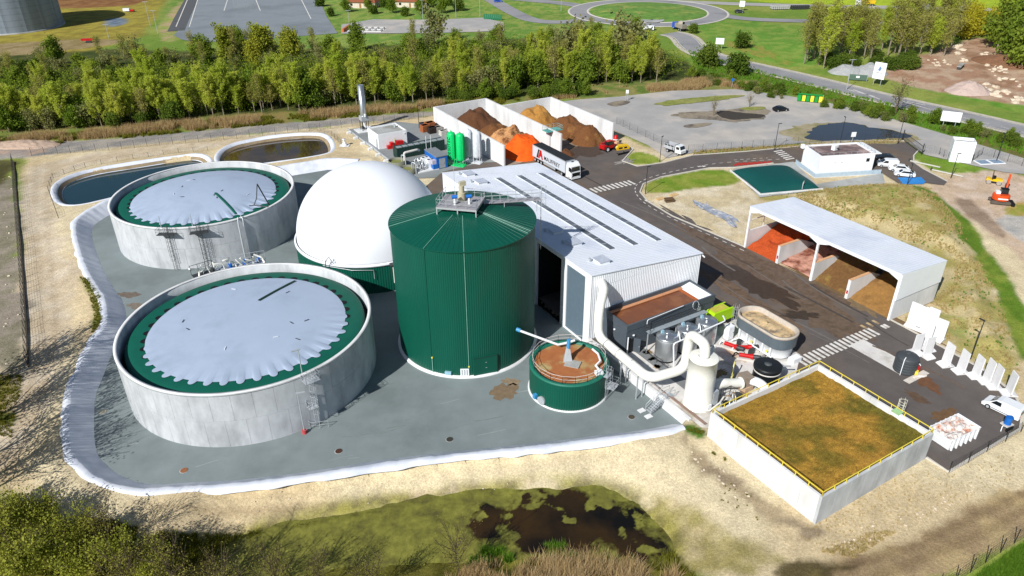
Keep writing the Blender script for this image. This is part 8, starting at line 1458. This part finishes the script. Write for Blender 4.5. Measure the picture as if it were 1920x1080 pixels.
MB().box(0, 8.7, -.08, .08, 2.2, 2.35).build('top_rail', mat('gate_green', '#1f6a4c', .6), gf)
hl = MB(); 
for (x, y), h in (((657, 62), 9), ((1255 / 1.0 - 400, 32), 8), ((793, 35), 8), ((900, 30), 9), ((1052, 20), 8), ((296, 62), 9), ((282, 48), 10), ((1587, 168), 9), ((204, 70), 5)):
    lb = 'tall grey street lamp at pixel region'; t = T('street_lamp', {657: 'tall grey street lamp at the corner of the two parking lots', 855: 'street lamp on the lawn in front of the houses', 793: 'street lamp beside the hedge of the houses', 900: 'street lamp next to the green mesh gate', 1052: 'street lamp left of the roundabout', 296: 'right one of two thin masts by the far lane', 282: 'left one of two thin masts by the far lane', 1587: 'wooden pole at the gravel yard gate', 204: 'short white post on the grass near the big tank'}[int(x)], 'lamp', gp(x, y, ZR), .2); MB().tube([(0, 0, -.2), (0, 0, h)], [.12, .07], 6).build('pole', steel, t); MB().box(-1.1, 1.1, -.1, .1, h - .05, h + .08).build('lamp_arm', steel, t)
for k in range(2):
    t = T('pipe_pile', ('pile of grey concrete pipes by the far road, left', 'pile of dark concrete pipes by the far road, right')[k], 'pipes', gp((1462, 1500)[k], 17, ZR), .05)
    for j in range(9):
        for r_ in range(2): MB().tube([(-4 + j * 1.0, -1, .5 + r_ * .8), (-4 + j * 1.0, 1.2, .5 + r_ * .8)], .45, 10).build('pipe', (conc_d, steel_d)[k], t)
for k, x in enumerate((1728, 1790)):
    t = T('slab_stack', ('stack of pale concrete slabs by the far field, left', 'stack of pale concrete slabs by the far field, right')[k], 'slabs', gp(x, 17, ZR), -.2)
    for j in range(5): MB().box(-4, 4, -1.5, 1.5, j * .55, j * .55 + .42).build('slab', conc_d, t)
heap('gravel_heap', 'grey gravel heap beside the gravel yard gate, left', *gp(1588, 136, 1.2).xy, 6, 4.5, 2.6, mat('grey_gravel', '#9a9c9c', .95, var=.2, scale=3, bump=.5), rz=0, seed=41); heap('gravel_heap', 'grey gravel heap beside the gravel yard gate, right', *gp(1628, 137, 1.2).xy, 6, 4.5, 2.8, mat('grey_gravel', '#9a9c9c', .95, var=.2, scale=3, bump=.5), rz=0, seed=42); heap('sand_heap', 'pink-grey sand heap in the rubble yard', *gp(1815, 172, 1.2).xy, 6.5, 5, 2.8, mat('pink_sand', '#b5a198', .95, var=.2, scale=3, bump=.5), rz=0, seed=43); heap('soil_heap', 'brown soil heap in the rubble yard', *gp(1880, 118, 1.2).xy, 7, 10, 2.2, mat('rubble_soil', '#7d5a42', .95, var=.3, scale=2, bump=.6), rz=.5, seed=44); heap('gravel_heap', 'pinkish gravel heap on the far left beside the track', *gp(45, 272, 1.2).xy, 9, 3.5, 1.0, mat('pink_gravel', '#b39c8a', .95, var=.25, scale=2, bump=.5), rz=0, seed=45)
t = T('yard_gate', 'green mesh gate with a white plate at the gravel yard', 'gate', gp(1590, 150, ZR), -.35); MB().box(0, 5.5, -.05, .05, .2, 1.9).build('mesh_panel', mat('gate_mesh', '#50685c', .7), t); MB().box(2.2, 3.2, -.1, -.05, .9, 1.5).build('plate', white, t)
for x in (0, 5.5): MB().tube([(x, 0, 0), (x, 0, 2.1)], .08, 6).build('post', steel, t)
t = T('conveyor_frame', 'grey steel conveyor frame beside the dirt track', 'machine', gp(1800, 128, 1.2), .9); MB().box(-3, 3, -.7, .7, .9, 1.2).build('belt', conc_d, t)
for x in (-2.6, 2.6): MB().box(x - .1, x + .1, -.6, .6, 0, .9).build('leg', steel_d, t)
for k, (x, y) in enumerate(((1150, 74),)): t = T('concrete_cover', 'grey round concrete apron beside the roundabout', 'slab', gp(1222, 38, ZR + .3), 0); MB().cyl(0, 0, 0, .25, 5.5, 30).build('slab', conc_d, t); MB().cyl(0, 0, .25, .4, .6, 16).build('manhole', steel_d, t)
t = T('farm_machine', 'small red machine with grey frame on the grass near the big tank', 'machine', gp(166, 80, 1.2), .2); MB().box(-2.4, 2.2, -.6, .6, .9, 1.6).build('red_arm', red, t); MB().box(-.6, 1.2, -.9, .9, 0, .9).build('frame', steel_d, t); t = T('red_trailer', 'small white and red trailer on the grass beyond the big tank', 'trailer', gp(240, 22, 1.2), .1); MB().box(-2, 1, -.8, .8, .4, 1.6).build('box', white, t); MB().box(1, 3, -.7, .7, .3, 1.0).build('red_deck', red, t)
mb = MB(); mb.lathe([(.6, 0), (.6, .5), (.35, .6), (.3, 1.6), (.5, 1.7), (.01, 1.75)], 14); t = T('well_head', 'white well head on a small slab near the brown lagoon', 'well', gp(646, 273, ZY), 0); mb.build('casing', white, t); MB().box(-1.2, 1.2, -1, 1, 0, .06).build('slab', conc_w, t)
